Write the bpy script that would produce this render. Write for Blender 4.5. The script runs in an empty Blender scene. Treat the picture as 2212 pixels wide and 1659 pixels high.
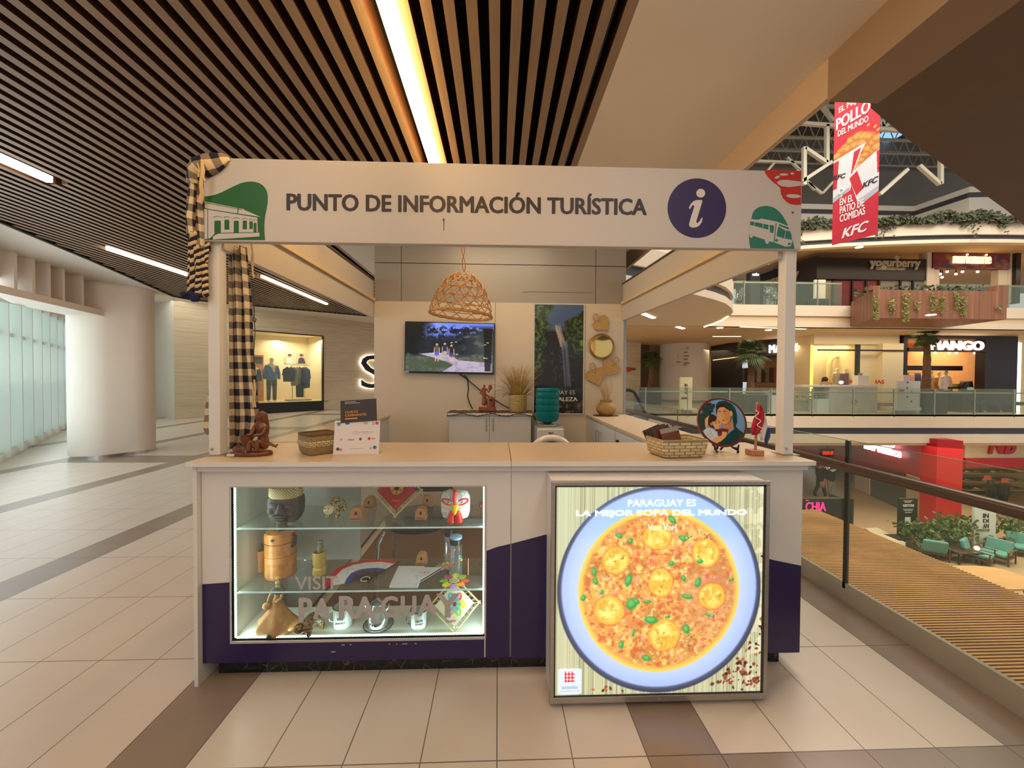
import bpy, math, random
import numpy as np
from mathutils import Vector, Matrix
from math import sin, cos, pi, radians as rad, sqrt, atan2

SC = bpy.context.scene
COL = SC.collection

# ------------------------------------------------------------------ camera
CAM_F, CAM_H, CAM_YAW, CAM_PITCH, CAM_ROLL = 840.0, 1.47, math.atan(30/840), rad(1.0), 0.006
_F = Vector((sin(CAM_YAW)*cos(CAM_PITCH), cos(CAM_YAW)*cos(CAM_PITCH), -sin(CAM_PITCH)))
_R0 = Vector((cos(CAM_YAW), -sin(CAM_YAW), 0.0)); _U0 = _R0.cross(_F)
_R = _R0*cos(CAM_ROLL) + _U0*sin(CAM_ROLL); _U = _U0*cos(CAM_ROLL) - _R0*sin(CAM_ROLL)
_cd = bpy.data.cameras.new('camera'); _cam = bpy.data.objects.new('camera', _cd); COL.objects.link(_cam)
_cd.sensor_fit = 'HORIZONTAL'; _cd.sensor_width = 36.0; _cd.lens = 36.0*CAM_F/2212.0
_cd.clip_start = 0.05; _cd.clip_end = 200.0
_cam.matrix_world = Matrix(((_R.x, _U.x, -_F.x, 0), (_R.y, _U.y, -_F.y, 0), (_R.z, _U.z, -_F.z, CAM_H), (0, 0, 0, 1)))
SC.camera = _cam

# ------------------------------------------------------------------ world and exposure
SC.view_settings.view_transform = 'Standard'; SC.view_settings.look = 'None'
SC.view_settings.exposure = 0.0; SC.view_settings.gamma = 1.0; SC.view_settings.use_curve_mapping = False
_w = bpy.data.worlds.new('world'); SC.world = _w; _w.use_nodes = True
_bg = _w.node_tree.nodes['Background']; _bg.inputs[0].default_value = (0.99, 0.98, 0.99, 1); _bg.inputs[1].default_value = 0.62
SC.cycles.max_bounces = 7; SC.cycles.diffuse_bounces = 4; SC.cycles.glossy_bounces = 3
SC.cycles.transmission_bounces = 5; SC.cycles.transparent_max_bounces = 14
SC.cycles.sample_clamp_indirect = 4.0; SC.cycles.caustics_reflective = False; SC.cycles.caustics_refractive = False

def area(name, loc, size, power, col=(1, 0.85, 0.66), target=None, sizey=None):
    d = bpy.data.lights.new(name, 'AREA'); d.energy = power; d.color = col
    d.shape = 'RECTANGLE'; d.size = size; d.size_y = sizey or size
    o = bpy.data.objects.new(name, d); COL.objects.link(o); o.location = loc
    if target is not None:
        o.rotation_euler = (Vector(target)-Vector(loc)).to_track_quat('-Z', 'Y').to_euler()
    return o
WARM = (1, 0.78, 0.52); DAY = (0.86, 0.95, 1.0)
LIGHTS = [                                       # ceiling washes and daylight of the mall, plus added fill lamps
    ('window_daylight', (-9.0, 8.2, 1.55), 6.0, 42, DAY, (-5.15, 11.4, 0.9), 2.4),
    ('window_daylight_near', (-5.6, 3.9, 1.55), 5.0, 62, DAY, (-1.7, 7.1, 0.7), 2.4),
    ('ceiling_strip_behind', (-1.6, -0.9, 3.05), 0.3, 26, (1, .97, .92), (-1.6, -0.9, 0), 4.0),  # two unseen lamps added behind the camera to brighten the floor
    ('ceiling_strip_behind', (0.9, -0.9, 3.05), 0.3, 26, (1, .97, .92), (0.9, -0.9, 0), 4.0),
    ('ceiling_strip_kiosk', (0.0, 3.3, 3.05), 1.2, 14, (1, .82, .58), (0.0, 3.3, 0), 1.0),  # added fill above the kiosk, brightens back wall and worktop
    ('perimeter_light', (-9.2, 13.6, 3.9), 5.0, 55, (1, .93, .82), (-9.4, 14.2, 0), 2.0),  # added fill under the high ceiling, brightens the far stone wall
    ('skylight_daylight', (13, 9, 13.6), 18.0, 4200, (1, 0.93, 0.82), (13, 9.5, 0), 10.0),
    ('gallery_cove_light', (16.5, 17.0, 3.55), 14.0, 150, WARM, (16.5, 17.0, 0), 0.8),
    ('shop_vitrine_light', (16.2, 19.6, 3.2), 3.0, 90, (1, 0.80, 0.45), (16.2, 19.8, 0), 1.2),
    ('shop_interior_light', (23.3, 21.0, 3.2), 4.0, 170, (1, 0.72, 0.42), (23.3, 21.0, 0), 2.5),
    ('dark_shop_light', (13.0, 24.0, 3.2), 3.0, 60, WARM, (13, 24, 0), 2.0),
    ('upper_gallery_light', (20, 17.6, 7.0), 16.0, 120, WARM, (20, 18, 0), 0.8),
    ('upper_shop_light', (25.0, 20.5, 6.2), 2.4, 90, (1, 0.72, 0.38), (25, 20.5, 0), 1.5),
    ('lower_gallery_light', (17, 13.0, -1.3), 8.0, 330, WARM, (17, 13, -4.6), 6.0),  # added fill hanging free in the void, lights the stall roof
    ('lower_shop_light', (20.5, 18.2, -1.5), 3.5, 120, WARM, (20.5, 18.2, -4.6), 1.5),
    ('balcony_soffit_light', (5.2, 20.0, 3.55), 6.0, 160, WARM, (6.0, 20.0, 0), 6.0),
    ('showcase_side_light', (-1.258, 1.925, .57), .012, 1.3, (.84, 1, .92), (-.66, 2.12, .57), .7),
    ('showcase_side_light', (-.07, 1.925, .57), .012, 1.3, (.84, 1, .92), (-.66, 2.12, .57), .7),
    ('showcase_base_light', (-.66, 1.93, .215), 1.15, .5, (.84, 1, .92), (-.66, 2.25, .5), .012),
    ('shop_window_light', (-8.8, 17.5, 3.05), 2.2, 70, (1, 0.80, 0.50), (-8.8, 17.4, 0), 0.6),
]
for L in LIGHTS: area(*L)

# ------------------------------------------------------------------ helpers
RND = random.Random(7)
def lin(c):
    out = []
    for v in c[:3]:
        v = v/255.0
        out.append(v/12.92 if v <= 0.04045 else ((v+0.055)/1.055)**2.4)
    return (*out, 1.0)
def at(px, py, X=None, Y=None, Z=None):
    """the point of the plane X=, Y= or Z= seen at a pixel of the photograph"""
    d = _F + _R*((px-1106)/CAM_F) - _U*((py-829.5)/CAM_F)
    t = X/d.x if X is not None else Y/d.y if Y is not None else (Z-CAM_H)/d.z
    return Vector((0, 0, CAM_H)) + d*t

class NT:
    def __init__(s, name):
        s.m = bpy.data.materials.new(name); s.m.use_nodes = True; s.t = s.m.node_tree
        s.b = s.t.nodes['Principled BSDF']
    def n(s, typ, **kw):
        x = s.t.nodes.new(typ)
        for k, v in kw.items():
            if k.startswith('i_'):
                key = k[2:]; key = int(key) if key.isdigit() else key.replace('_', ' ')
                s.set(x.inputs[key], v)
            else: setattr(x, k, v)
        return x
    def set(s, inp, v):
        if isinstance(v, bpy.types.NodeSocket): s.t.links.new(v, inp)
        else: inp.default_value = v
    def math(s, op, a, b=0.0, c=0.0):
        x = s.t.nodes.new('ShaderNodeMath'); x.operation = op
        s.set(x.inputs[0], a); s.set(x.inputs[1], b); s.set(x.inputs[2], c); return x.outputs[0]
    def mix(s, f, a, b):
        x = s.t.nodes.new('ShaderNodeMix'); x.data_type = 'RGBA'
        s.set(x.inputs[0], f); s.set(x.inputs[6], a); s.set(x.inputs[7], b); return x.outputs[2]
    def ramp(s, f, stops):
        x = s.t.nodes.new('ShaderNodeValToRGB'); s.set(x.inputs[0], f); e = x.color_ramp.elements
        while len(e) < len(stops): e.new(0.5)
        for i, (p, c) in enumerate(stops): e[i].position = p; e[i].color = c
        return x.outputs[0]
    def xyz(s, space='Object'):
        tc = s.n('ShaderNodeTexCoord'); sp = s.n('ShaderNodeSeparateXYZ'); s.set(sp.inputs[0], tc.outputs[space])
        return sp.outputs[0], sp.outputs[1], sp.outputs[2]
    def vec(s, scale=(1, 1, 1), space='Object'):
        tc = s.n('ShaderNodeTexCoord'); mp = s.n('ShaderNodeMapping'); s.set(mp.inputs[0], tc.outputs[space]); mp.inputs[3].default_value = scale
        return mp.outputs[0]
    def noise(s, scale=5, detail=3, stretch=(1, 1, 1), rough=0.5, space='Object'):
        return s.n('ShaderNodeTexNoise', i_Vector=s.vec(stretch, space), i_Scale=scale, i_Detail=detail, i_Roughness=rough).outputs[0]
    def bump(s, h, strength=0.3, dist=0.01):
        x = s.n('ShaderNodeBump', i_Strength=strength, i_Distance=dist, i_Height=h); s.t.links.new(x.outputs[0], s.b.inputs['Normal'])
    def col(s, c): s.set(s.b.inputs['Base Color'], c)

MATS = {}
def M(name, rgb, rough=0.55, metal=0.0, var=0.0, vscale=8.0, stretch=(1, 1, 1), emit=0.0, ecol=None, alpha=None, bump=0.0, spec=0.5, sheen=0.0):
    if name in MATS: return MATS[name]
    t = NT(name); b = t.b; c = lin(rgb)
    b.inputs['Roughness'].default_value = rough; b.inputs['Metallic'].default_value = metal
    b.inputs['Specular IOR Level'].default_value = spec
    if var:
        h = t.noise(vscale, 4, stretch)
        lo = tuple(v*(1-var) for v in c[:3])+(1,); hi = tuple(min(1, v*(1+var)) for v in c[:3])+(1,)
        t.col(t.ramp(h, [(0.3, lo), (0.7, hi)]))
        if bump: t.bump(h, bump, 0.01)
    else:
        h = t.noise(30, 2)
        t.col(t.mix(h, tuple(v*0.97 for v in c[:3])+(1,), tuple(min(1, v*1.03) for v in c[:3])+(1,)))
    if emit:
        b.inputs['Emission Color'].default_value = lin(ecol or rgb); b.inputs['Emission Strength'].default_value = emit
    if sheen: b.inputs['Sheen Weight'].default_value = sheen
    MATS[name] = t.m; return t.m

def glass(name, rgb=(225, 240, 235), alpha=0.12, rough=0.03):
    """thin pane: mostly clear, a little tint, mirror reflection by angle"""
    if name in MATS: return MATS[name]
    t = NT(name); t.t.nodes.remove(t.b)
    tr = t.n('ShaderNodeBsdfTransparent'); tr.inputs[0].default_value = tuple(1-(1-v)*min(1, alpha*4) for v in lin(rgb)[:3])+(1,)
    gl = t.n('ShaderNodeBsdfGlossy'); gl.inputs['Roughness'].default_value = rough
    df = t.n('ShaderNodeBsdfDiffuse'); df.inputs[0].default_value = lin(rgb)
    ge = t.n('ShaderNodeNewGeometry'); dt = t.n('ShaderNodeVectorMath', operation='DOT_PRODUCT'); t.set(dt.inputs[0], ge.outputs['Normal']); t.set(dt.inputs[1], ge.outputs['Incoming'])
    fr = t.math('ADD', .03, t.math('MULTIPLY', .55, t.math('POWER', t.math('SUBTRACT', 1.0, t.math('ABSOLUTE', dt.outputs['Value'])), 5.0)))
    m1 = t.n('ShaderNodeMixShader'); m1.inputs[0].default_value = alpha
    t.t.links.new(tr.outputs[0], m1.inputs[1]); t.t.links.new(df.outputs[0], m1.inputs[2])
    m2 = t.n('ShaderNodeMixShader'); t.t.links.new(fr, m2.inputs[0]); t.t.links.new(m1.outputs[0], m2.inputs[1]); t.t.links.new(gl.outputs[0], m2.inputs[2])
    t.t.links.new(m2.outputs[0], t.t.nodes['Material Output'].inputs[0])
    MATS[name] = t.m; return t.m

def paint_mat(name, rough=0.4, emit=0.0, gloss=0.5):
    if name in MATS: return MATS[name]
    t = NT(name); a = t.n('ShaderNodeAttribute', attribute_name='paint'); t.col(a.outputs[0])
    t.b.inputs['Roughness'].default_value = rough; t.b.inputs['Specular IOR Level'].default_value = gloss
    if emit:
        t.set(t.b.inputs['Emission Color'], a.outputs[0]); t.b.inputs['Emission Strength'].default_value = emit
        t.col((0.02, 0.02, 0.02, 1))
    MATS[name] = t.m; return t.m

# ---- text outlines: the built-in font turned into flat meshes
_TX = {}
def text_mesh(s, bold=0.0):
    k = (s, bold)
    if k not in _TX:
        c = bpy.data.curves.new('t', 'FONT'); c.body = s; c.size = 1.0; c.extrude = 0.5; heavy = bold*.8; c.resolution_u = 3
        o = bpy.data.objects.new('t', c); COL.objects.link(o)
        dg = bpy.context.evaluated_depsgraph_get(); me = bpy.data.meshes.new_from_object(o.evaluated_get(dg))
        v = np.array([p.co[:] for p in me.vertices]); f = [tuple(p.vertices) for p in me.polygons]
        if heavy:                                            # heavier strokes: the outline repeated a hair to each side
            v0, f0 = v, f; v = v0.copy(); f = list(f0)
            for k_, (dx, dy) in enumerate(((-1, 0), (1, 0), (0, -.55), (0, .55), (-.7, -.4), (.7, .4), (-.7, .4), (.7, -.4))):
                f += [tuple(i+len(v) for i in q) for q in f0]; v = np.concatenate([v, v0+np.array([dx*heavy, dy*heavy, .03*(k_+1)])])
        bpy.data.objects.remove(o); bpy.data.curves.remove(c); bpy.data.meshes.remove(me)
        _TX[k] = (v, f)
    return _TX[k]

class MB:
    """collects shapes (world coordinates) and links them as ONE mesh object"""
    def __init__(s): s.v = []; s.f = []; s.mi = []; s.uv = None; s.m = 0
    def add(s, vs, fs):
        b = len(s.v); s.v += [tuple(x) for x in vs]
        s.f += [tuple(i+b for i in f) for f in fs]; s.mi += [s.m]*len(fs); return s
    def mat(s, i): s.m = i; return s
    def box(s, x0, x1, y0, y1, z0, z1):
        if x0 > x1: x0, x1 = x1, x0
        if y0 > y1: y0, y1 = y1, y0
        if z0 > z1: z0, z1 = z1, z0
        v = [(x, y, z) for z in (z0, z1) for y in (y0, y1) for x in (x0, x1)]
        return s.add(v, [(0, 2, 3, 1), (4, 5, 7, 6), (0, 1, 5, 4), (2, 6, 7, 3), (0, 4, 6, 2), (1, 3, 7, 5)])
    def obox(s, c, size, R=None):
        """box by centre, size and rotation matrix"""
        v = []
        for dz in (-.5, .5):
            for dy in (-.5, .5):
                for dx in (-.5, .5):
                    p = Vector((dx*size[0], dy*size[1], dz*size[2]))
                    v.append((R @ p if R else p)+Vector(c))
        return s.add(v, [(0, 2, 3, 1), (4, 5, 7, 6), (0, 1, 5, 4), (2, 6, 7, 3), (0, 4, 6, 2), (1, 3, 7, 5)])
    def bar(s, a, b, w, h=None):
        """square bar from a to b"""
        a = Vector(a); b = Vector(b); d = b-a
        if d.length < 1e-6: return s
        q = d.to_track_quat('X', 'Z').to_matrix()
        return s.obox((a+b)/2, (d.length, w, h or w), q)
    def prism(s, pts, ext, cap=True):
        """3-D polygon pts swept by the vector ext"""
        n = len(pts); e = Vector(ext); P = [Vector(p) for p in pts]
        v = P+[p+e for p in P]; f = [(i, (i+1) % n, (i+1) % n+n, i+n) for i in range(n)]
        if cap: f += [tuple(range(n))[::-1], tuple(range(n, 2*n))]
        return s.add(v, f)
    def poly(s, pts): return s.add(pts, [tuple(range(len(pts)))])
    def shape(s, pts, y0, y1):
        """outline in the XZ plane between two depths"""
        return s.prism([(x, y0, z) for x, z in pts], (0, y1-y0, 0))
    def plan(s, pts, z0, z1):
        return s.prism([(x, y, z0) for x, y in pts], (0, 0, z1-z0))
    def tube(s, pts, r, n=8, closed=False):
        P = [Vector(p) for p in pts]; k = len(P); rs = r if hasattr(r, '__len__') else [r]*k
        v = []; f = []; up = None
        for i, p in enumerate(P):
            if closed: t = P[(i+1) % k]-P[i-1]
            else: t = P[min(i+1, k-1)]-P[max(i-1, 0)]
            if t.length < 1e-9: t = Vector((0, 0, 1))
            t.normalize()
            if up is None:
                up = Vector((0, 0, 1)) if abs(t.z) < 0.9 else Vector((0, 1, 0))
            up = (up-t*up.dot(t))
            if up.length < 1e-6: up = t.orthogonal()
            up.normalize(); sd = t.cross(up)
            for j in range(n):
                a = 2*pi*j/n; v.append(p+(up*cos(a)+sd*sin(a))*rs[i])
        kk = k if closed else k-1
        for i in range(kk):
            for j in range(n):
                a = i*n+j; b = i*n+(j+1) % n; c = ((i+1) % k)*n+(j+1) % n; d = ((i+1) % k)*n+j
                f.append((a, b, c, d))
        if not closed: f += [tuple(range(n))[::-1], tuple(range((k-1)*n, k*n))]
        return s.add(v, f)
    def lathe(s, prof, c=(0, 0, 0), n=24, sx=1, sy=1, axis='Z'):
        """profile of (radius, height) turned about an axis through c"""
        v = []; f = []; k = len(prof)
        for r, z in prof:
            for j in range(n):
                a = 2*pi*j/n; x, y = r*cos(a)*sx, r*sin(a)*sy
                p = (x, y, z) if axis == 'Z' else (x, -z, y) if axis == 'Y' else (z, x, y)
                v.append((c[0]+p[0], c[1]+p[1], c[2]+p[2]))
        for i in range(k-1):
            for j in range(n):
                f.append((i*n+j, i*n+(j+1) % n, (i+1)*n+(j+1) % n, (i+1)*n+j))
        f += [tuple(range(n))[::-1], tuple(range((k-1)*n, k*n))]
        return s.add(v, f)
    def ball(s, c, r, n=12, m=8):
        r = r if hasattr(r, '__len__') else (r, r, r)
        v = []; f = []
        for i in range(m+1):
            th = pi*i/m
            for j in range(n):
                a = 2*pi*j/n; v.append((c[0]+r[0]*max(sin(th), 1e-4)*cos(a), c[1]+r[1]*max(sin(th), 1e-4)*sin(a), c[2]-r[2]*cos(th)))
        for i in range(m):
            for j in range(n): f.append((i*n+j, i*n+(j+1) % n, (i+1)*n+(j+1) % n, (i+1)*n+j))
        return s.add(v, f)
    def disc(s, c, rx, rz, y0, y1, n=40):
        return s.shape([(c[0]+rx*cos(2*pi*i/n), c[1]+rz*sin(2*pi*i/n)) for i in range(n)], y0, y1)
    def loft(s, rings, cap=True):
        n = len(rings[0]); v = [p for r in rings for p in r]; f = []
        for i in range(len(rings)-1):
            for j in range(n): f.append((i*n+j, i*n+(j+1) % n, (i+1)*n+(j+1) % n, (i+1)*n+j))
        if cap: f += [tuple(range(n))[::-1], tuple(range((len(rings)-1)*n, len(rings)*n))]
        return s.add(v, f)
    def sheet(s, rows, uv=None):
        """open surface from rows of points; uv rows optional"""
        n = len(rows[0]); b = len(s.v); s.v += [tuple(p) for r in rows for p in r]
        for i in range(len(rows)-1):
            for j in range(n-1):
                s.f.append((b+i*n+j, b+i*n+j+1, b+(i+1)*n+j+1, b+(i+1)*n+j)); s.mi.append(s.m)
        if uv is not None:
            if s.uv is None: s.uv = {}
            for i, r in enumerate(uv):
                for j, q in enumerate(r): s.uv[b+i*n+j] = q
        return s
    def text(s, t, org, ux, uz, x0, x1, z0, z1, depth=0.002, bold=0.0, shear=0.0, fit=True):
        """lettering fitted to a box: org + ux*x + uz*z, raised by depth towards -(ux x uz) front"""
        v, f = text_mesh(t, bold); ux = Vector(ux).normalized(); uz = Vector(uz).normalized(); nn = ux.cross(uz)
        mn = v.min(0); mx = v.max(0); w = max(mx[0]-mn[0], 1e-6); h = max(mx[1]-mn[1], 1e-6)
        sx = (x1-x0)/w; sz = (z1-z0)/h
        if not fit: sx = sz = min(sx, sz)
        cx = (x0+x1)/2; cz = (z0+z1)/2; mx_ = (mn[0]+mx[0])/2; mz_ = (mn[1]+mx[1])/2
        out = []
        for p in v:
            zz = (p[1]-mz_)*sz; xx = (p[0]-mx_)*sx+shear*zz
            out.append(Vector(org)+ux*(cx+xx)+uz*(cz+zz)+nn*((p[2]+0.5)*depth))
        return s.add(out, f)
    def build(s, name, mats, parent=None, smooth=False, bevel=0.0, angle=35, mod=None, solid=0.0):
        me = bpy.data.meshes.new(name); off = Vector((0, 0, 0))
        if parent is not None:
            q = parent
            while q is not None: off += q.location; q = q.parent
        V = np.array(s.v, dtype=np.float64)-np.array(off)
        me.from_pydata(V.tolist(), [], s.f)
        mats = mats if isinstance(mats, (list, tuple)) else [mats]
        for m in mats: me.materials.append(m)
        if len(mats) > 1: me.polygons.foreach_set('material_index', s.mi)
        if s.uv is not None:
            l = me.uv_layers.new(name='UVMap'); idx = np.zeros(len(me.loops), dtype=np.int32); me.loops.foreach_get('vertex_index', idx)
            l.data.foreach_set('uv', np.array([s.uv.get(int(i), (0, 0)) for i in idx], dtype=np.float32).ravel())
        me.validate()
        if smooth:
            me.polygons.foreach_set('use_smooth', [True]*len(me.polygons)); me.set_sharp_from_angle(angle=rad(angle))
        me.update()
        o = bpy.data.objects.new(name, me); COL.objects.link(o)
        if parent is not None: o.parent = parent
        if bevel:
            b = o.modifiers.new('bevel', 'BEVEL'); b.width = bevel; b.segments = 2; b.limit_method = 'ANGLE'; b.angle_limit = rad(40)
        if solid:
            b = o.modifiers.new('solid', 'SOLIDIFY'); b.thickness = solid; b.offset = 0
        if mod: mod(o)
        return o

def thing(name, label, cat, loc=(0, 0, 0), group=None):
    o = bpy.data.objects.new(name, None); COL.objects.link(o); o.location = loc; o.empty_display_size = 0.05
    return tag(o, label, cat, group)
def tag(o, label, cat, group=None):
    o['label'] = label; o['category'] = cat
    if group: o['group'] = group
    return o
def struct(o): o['kind'] = 'structure'; return o
def stuff(o, label, cat): o['kind'] = 'stuff'; o['label'] = label; o['category'] = cat; return o
def dup(root, loc, label=None, rz=None, scale=None):
    r = root.copy(); COL.objects.link(r); r.location = loc
    if label: r['label'] = label
    if rz is not None: r.rotation_euler = (0, 0, rz)
    if scale is not None: r.scale = (scale,)*3
    for ch in list(root.children):
        c = ch.copy(); COL.objects.link(c); c.parent = r
        for g in ch.children:
            d = g.copy(); COL.objects.link(d); d.parent = c
    return r

# ---- painted pictures: colour grids made with numpy
class Canvas:
    def __init__(s, w, h, bg):
        s.w, s.h = w, h; s.a = np.zeros((h, w, 3)); s.a[:] = np.array(bg)/255.0
        s.y, s.x = np.mgrid[0:h, 0:w]; s.x = (s.x+0.5)/w; s.y = (s.y+0.5)/h; s.asp = w/h; s.rng = np.random.RandomState(5)
    def put(s, mask, rgb, k=1.0):
        m = np.clip(mask, 0, 1)[..., None]*k; s.a = s.a*(1-m)+np.array(rgb)/255.0*m; return s
    def ell(s, cx, cy, rx, ry, rgb, soft=0.02, k=1.0, rot=0.0):
        dx, dy = (s.x-cx)*s.asp, s.y-cy; c, n = cos(rot), sin(rot)
        u = (dx*c+dy*n)/(rx*s.asp); v = (-dx*n+dy*c)/ry
        return s.put((1-np.sqrt(u*u+v*v))/max(soft, 1e-3)+0.5, rgb, k)
    def poly(s, pts, rgb, k=1.0):
        n = len(pts); ins = np.zeros(s.x.shape, bool)
        for i in range(n):
            (x0, y0), (x1, y1) = pts[i], pts[(i+1) % n]
            if y0 == y1: continue
            c = ((s.y >= min(y0, y1)) & (s.y < max(y0, y1))) & (s.x < (x1-x0)*(s.y-y0)/(y1-y0)+x0); ins ^= c
        return s.put(ins.astype(float), rgb, k)
    def line(s, pts, wd, rgb, k=1.0):
        for (x0, y0), (x1, y1) in zip(pts[:-1], pts[1:]):
            ax, ay, bx, by = x0*s.asp, y0, x1*s.asp, y1; px, py = s.x*s.asp-ax, s.y-ay; dx, dy = bx-ax, by-ay
            t = np.clip((px*dx+py*dy)/max(dx*dx+dy*dy, 1e-9), 0, 1); d = np.sqrt((px-t*dx)**2+(py-t*dy)**2)
            s.put((wd-d)*s.h+0.5, rgb, k)
        return s
    def noise(s, nx, ny, seed=0, octs=3):
        r = np.random.RandomState(abs(int(seed))); out = np.zeros((s.h, s.w)); amp = 1.0; tot = 0
        for o in range(octs):
            gx, gy = int(nx*2**o)+2, int(ny*2**o)+2; g = r.rand(gy+1, gx+1)
            fx, fy = s.x*(gx-1), s.y*(gy-1); ix, iy = fx.astype(int), fy.astype(int); tx, ty = fx-ix, fy-iy
            tx = tx*tx*(3-2*tx); ty = ty*ty*(3-2*ty)
            out += amp*((g[iy, ix]*(1-tx)+g[iy, ix+1]*tx)*(1-ty)+(g[iy+1, ix]*(1-tx)+g[iy+1, ix+1]*tx)*ty); tot += amp; amp *= 0.5
        return out/tot
    def build(s, name, mat, org, ux, uz, w, h, parent=None, keep=None, thick=0.0):
        """org = lower corner seen at the picture's bottom start; ux, uz unit vectors; keep: mask of kept cells"""
        W, H = s.w, s.h; org = np.array(org, float); ux = np.array(ux, float); uz = np.array(uz, float)
        off = np.zeros(3); q = parent
        while q is not None: off += np.array(q.location); q = q.parent
        xs = np.linspace(0, w, W); zs = np.linspace(h, 0, H)
        P = (org-off)[None, None]+xs[None, :, None]*ux+zs[:, None, None]*uz
        idx = np.arange(W*H).reshape(H, W)
        F = np.stack([idx[1:, :-1], idx[1:, 1:], idx[:-1, 1:], idx[:-1, :-1]], -1)
        if keep is not None: F = F[keep[:-1, :-1] & keep[1:, 1:] & keep[:-1, 1:] & keep[1:, :-1]]
        F = F.reshape(-1, 4); me = bpy.data.meshes.new(name)
        me.vertices.add(W*H); me.vertices.foreach_set('co', P.reshape(-1)); me.loops.add(F.size); me.loops.foreach_set('vertex_index', F.reshape(-1).astype(np.int32))
        me.polygons.add(len(F)); me.polygons.foreach_set('loop_start', np.arange(0, F.size, 4, dtype=np.int32))
        ca = me.color_attributes.new('paint', 'FLOAT_COLOR', 'POINT'); a = np.clip(s.a, 0, 1)
        l = np.where(a <= 0.04045, a/12.92, ((a+0.055)/1.055)**2.4); ca.data.foreach_set('color', np.concatenate([l, np.ones((H, W, 1))], -1).reshape(-1))
        me.update(calc_edges=True); me.materials.append(mat)
        o = bpy.data.objects.new(name, me); COL.objects.link(o)
        if parent is not None: o.parent = parent
        return o

def skin(name, verts, edges, radii, mat, parent=None, sub=2, root=0):
    """one continuous body grown on a skeleton of joints"""
    me = bpy.data.meshes.new(name); off = Vector((0, 0, 0)); q = parent
    while q is not None: off += q.location; q = q.parent
    me.from_pydata([tuple(Vector(v)-off) for v in verts], edges, []); o = bpy.data.objects.new(name, me); COL.objects.link(o)
    if parent is not None: o.parent = parent
    m = o.modifiers.new('skin', 'SKIN'); m.use_smooth_shade = True
    for i, r in enumerate(radii):
        sv = me.skin_vertices[0].data[i]; rr = r if hasattr(r, '__len__') else (r, r); sv.radius = rr; sv.use_root = (i == root)
    if sub: s = o.modifiers.new('sub', 'SUBSURF'); s.levels = sub; s.render_levels = sub
    dg = bpy.context.evaluated_depsgraph_get(); m2 = bpy.data.meshes.new_from_object(o.evaluated_get(dg))
    o.modifiers.clear(); o.data = m2; m2.materials.clear(); m2.materials.append(mat)
    m2.polygons.foreach_set('use_smooth', [True]*len(m2.polygons)); m2.name = name
    return o

EX, EZ = Vector((1, 0, 0)), Vector((0, 0, 1))
# ---- shared materials
WHITE = M('white_laminate', (218, 213, 206), 0.38, var=0.03, vscale=2)
WHITE2 = M('white_paint', (222, 212, 200), 0.6, var=0.02, vscale=3)
CREAM = M('cream_paint', (218, 200, 172), 0.7, var=0.02, vscale=2)
SOFFIT = M('soffit_paint', (238, 226, 206), 0.75, var=0.02, vscale=2)
DARKBAND = M('dark_band', (60, 55, 62), 0.35)
PURPLE = M('purple_vinyl', (38, 24, 74), 0.3, var=0.08, vscale=3)
ALU = M('brushed_aluminium', (176, 170, 162), 0.35, 0.85, var=0.06, vscale=6, stretch=(1, 1, 12))
CHROME = M('chrome', (205, 205, 205), 0.12, 1.0)
BLACK = M('black_plastic', (22, 21, 22), 0.4)
DARKWOOD = M('carved_dark_wood', (104, 56, 26), 0.32, var=0.3, vscale=30, stretch=(1, 1, .3), bump=.15)
STRAW = M('straw', (196, 166, 112), 0.7, var=0.2, vscale=60)
GREY_STEEL = M('dark_steel', (58, 55, 52), 0.3, 0.7)
CLEAR = glass('clear_glass', (215, 235, 228), 0.05)
GREENGLASS = glass('green_glass', (185, 215, 200), 0.10)
# =================================================================== FLOOR
def floor_mat():
    t = NT('floor_tile'); x, y, z = t.xyz()
    def joint(v, org, pitch, hw):
        f = t.math('FRACT', t.math('DIVIDE', t.math('SUBTRACT', v, org), pitch))
        d = t.math('MULTIPLY', t.math('MINIMUM', f, t.math('SUBTRACT', 1.0, f)), pitch)
        return t.math('LESS_THAN', d, hw)
    j = t.math('MAXIMUM', joint(x, 0.003, 0.292, 0.0022), joint(y, 2.05, 0.584, 0.0022))
    n = t.noise(3.0, 4); n2 = t.noise(220, 2)
    base = t.mix(n, lin((206, 192, 176)), lin((220, 207, 192)))
    base = t.mix(t.math('MULTIPLY', n2, 0.25), base, lin((186, 170, 152)))
    t.col(t.mix(j, base, lin((110, 96, 82)))); t.b.inputs['Roughness'].default_value = 0.30
    t.b.inputs['Specular IOR Level'].default_value = 0.45
    t2 = NT('floor_tile_brown'); x, y, z = t2.xyz(); t = t2
    j = t.math('MAXIMUM', joint(x, 0.003, 0.292, 0.0022), joint(y, 2.05, 0.584, 0.0022))
    n = t.noise(5.0, 4); base = t.mix(n, lin((134, 116, 102)), lin((152, 134, 118)))
    t.col(t.mix(j, base, lin((84, 72, 62)))); t.b.inputs['Roughness'].default_value = 0.28
    return [MATSET('floor_tile', bpy.data.materials['floor_tile']), bpy.data.materials['floor_tile_brown']]
def MATSET(k, m): MATS[k] = m; return m
FLOORM = floor_mat()
mb = MB()
P, Q = 0.292, 0.584
i0, i1 = -50, 7
for i in range(i0, i1+1):
    xa = 0.003+P*i; xb = min(xa+P, 2.31)
    for j in range(-24, 32):
        ya = 2.05+Q*(j-1); yb = ya+Q
        k = (i-2) % 7
        brown = (k == 0) or (i == 7) or (xa > 0.55 and yb < 1.6) or ((j-2) % 7 == 0 and xa < -3.4 and (i-2) % 21 > 13)
        mb.m = 1 if brown else 0
        mb.poly([(xa, ya, 0), (xb, ya, 0), (xb, yb, 0), (xa, yb, 0)])
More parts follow.
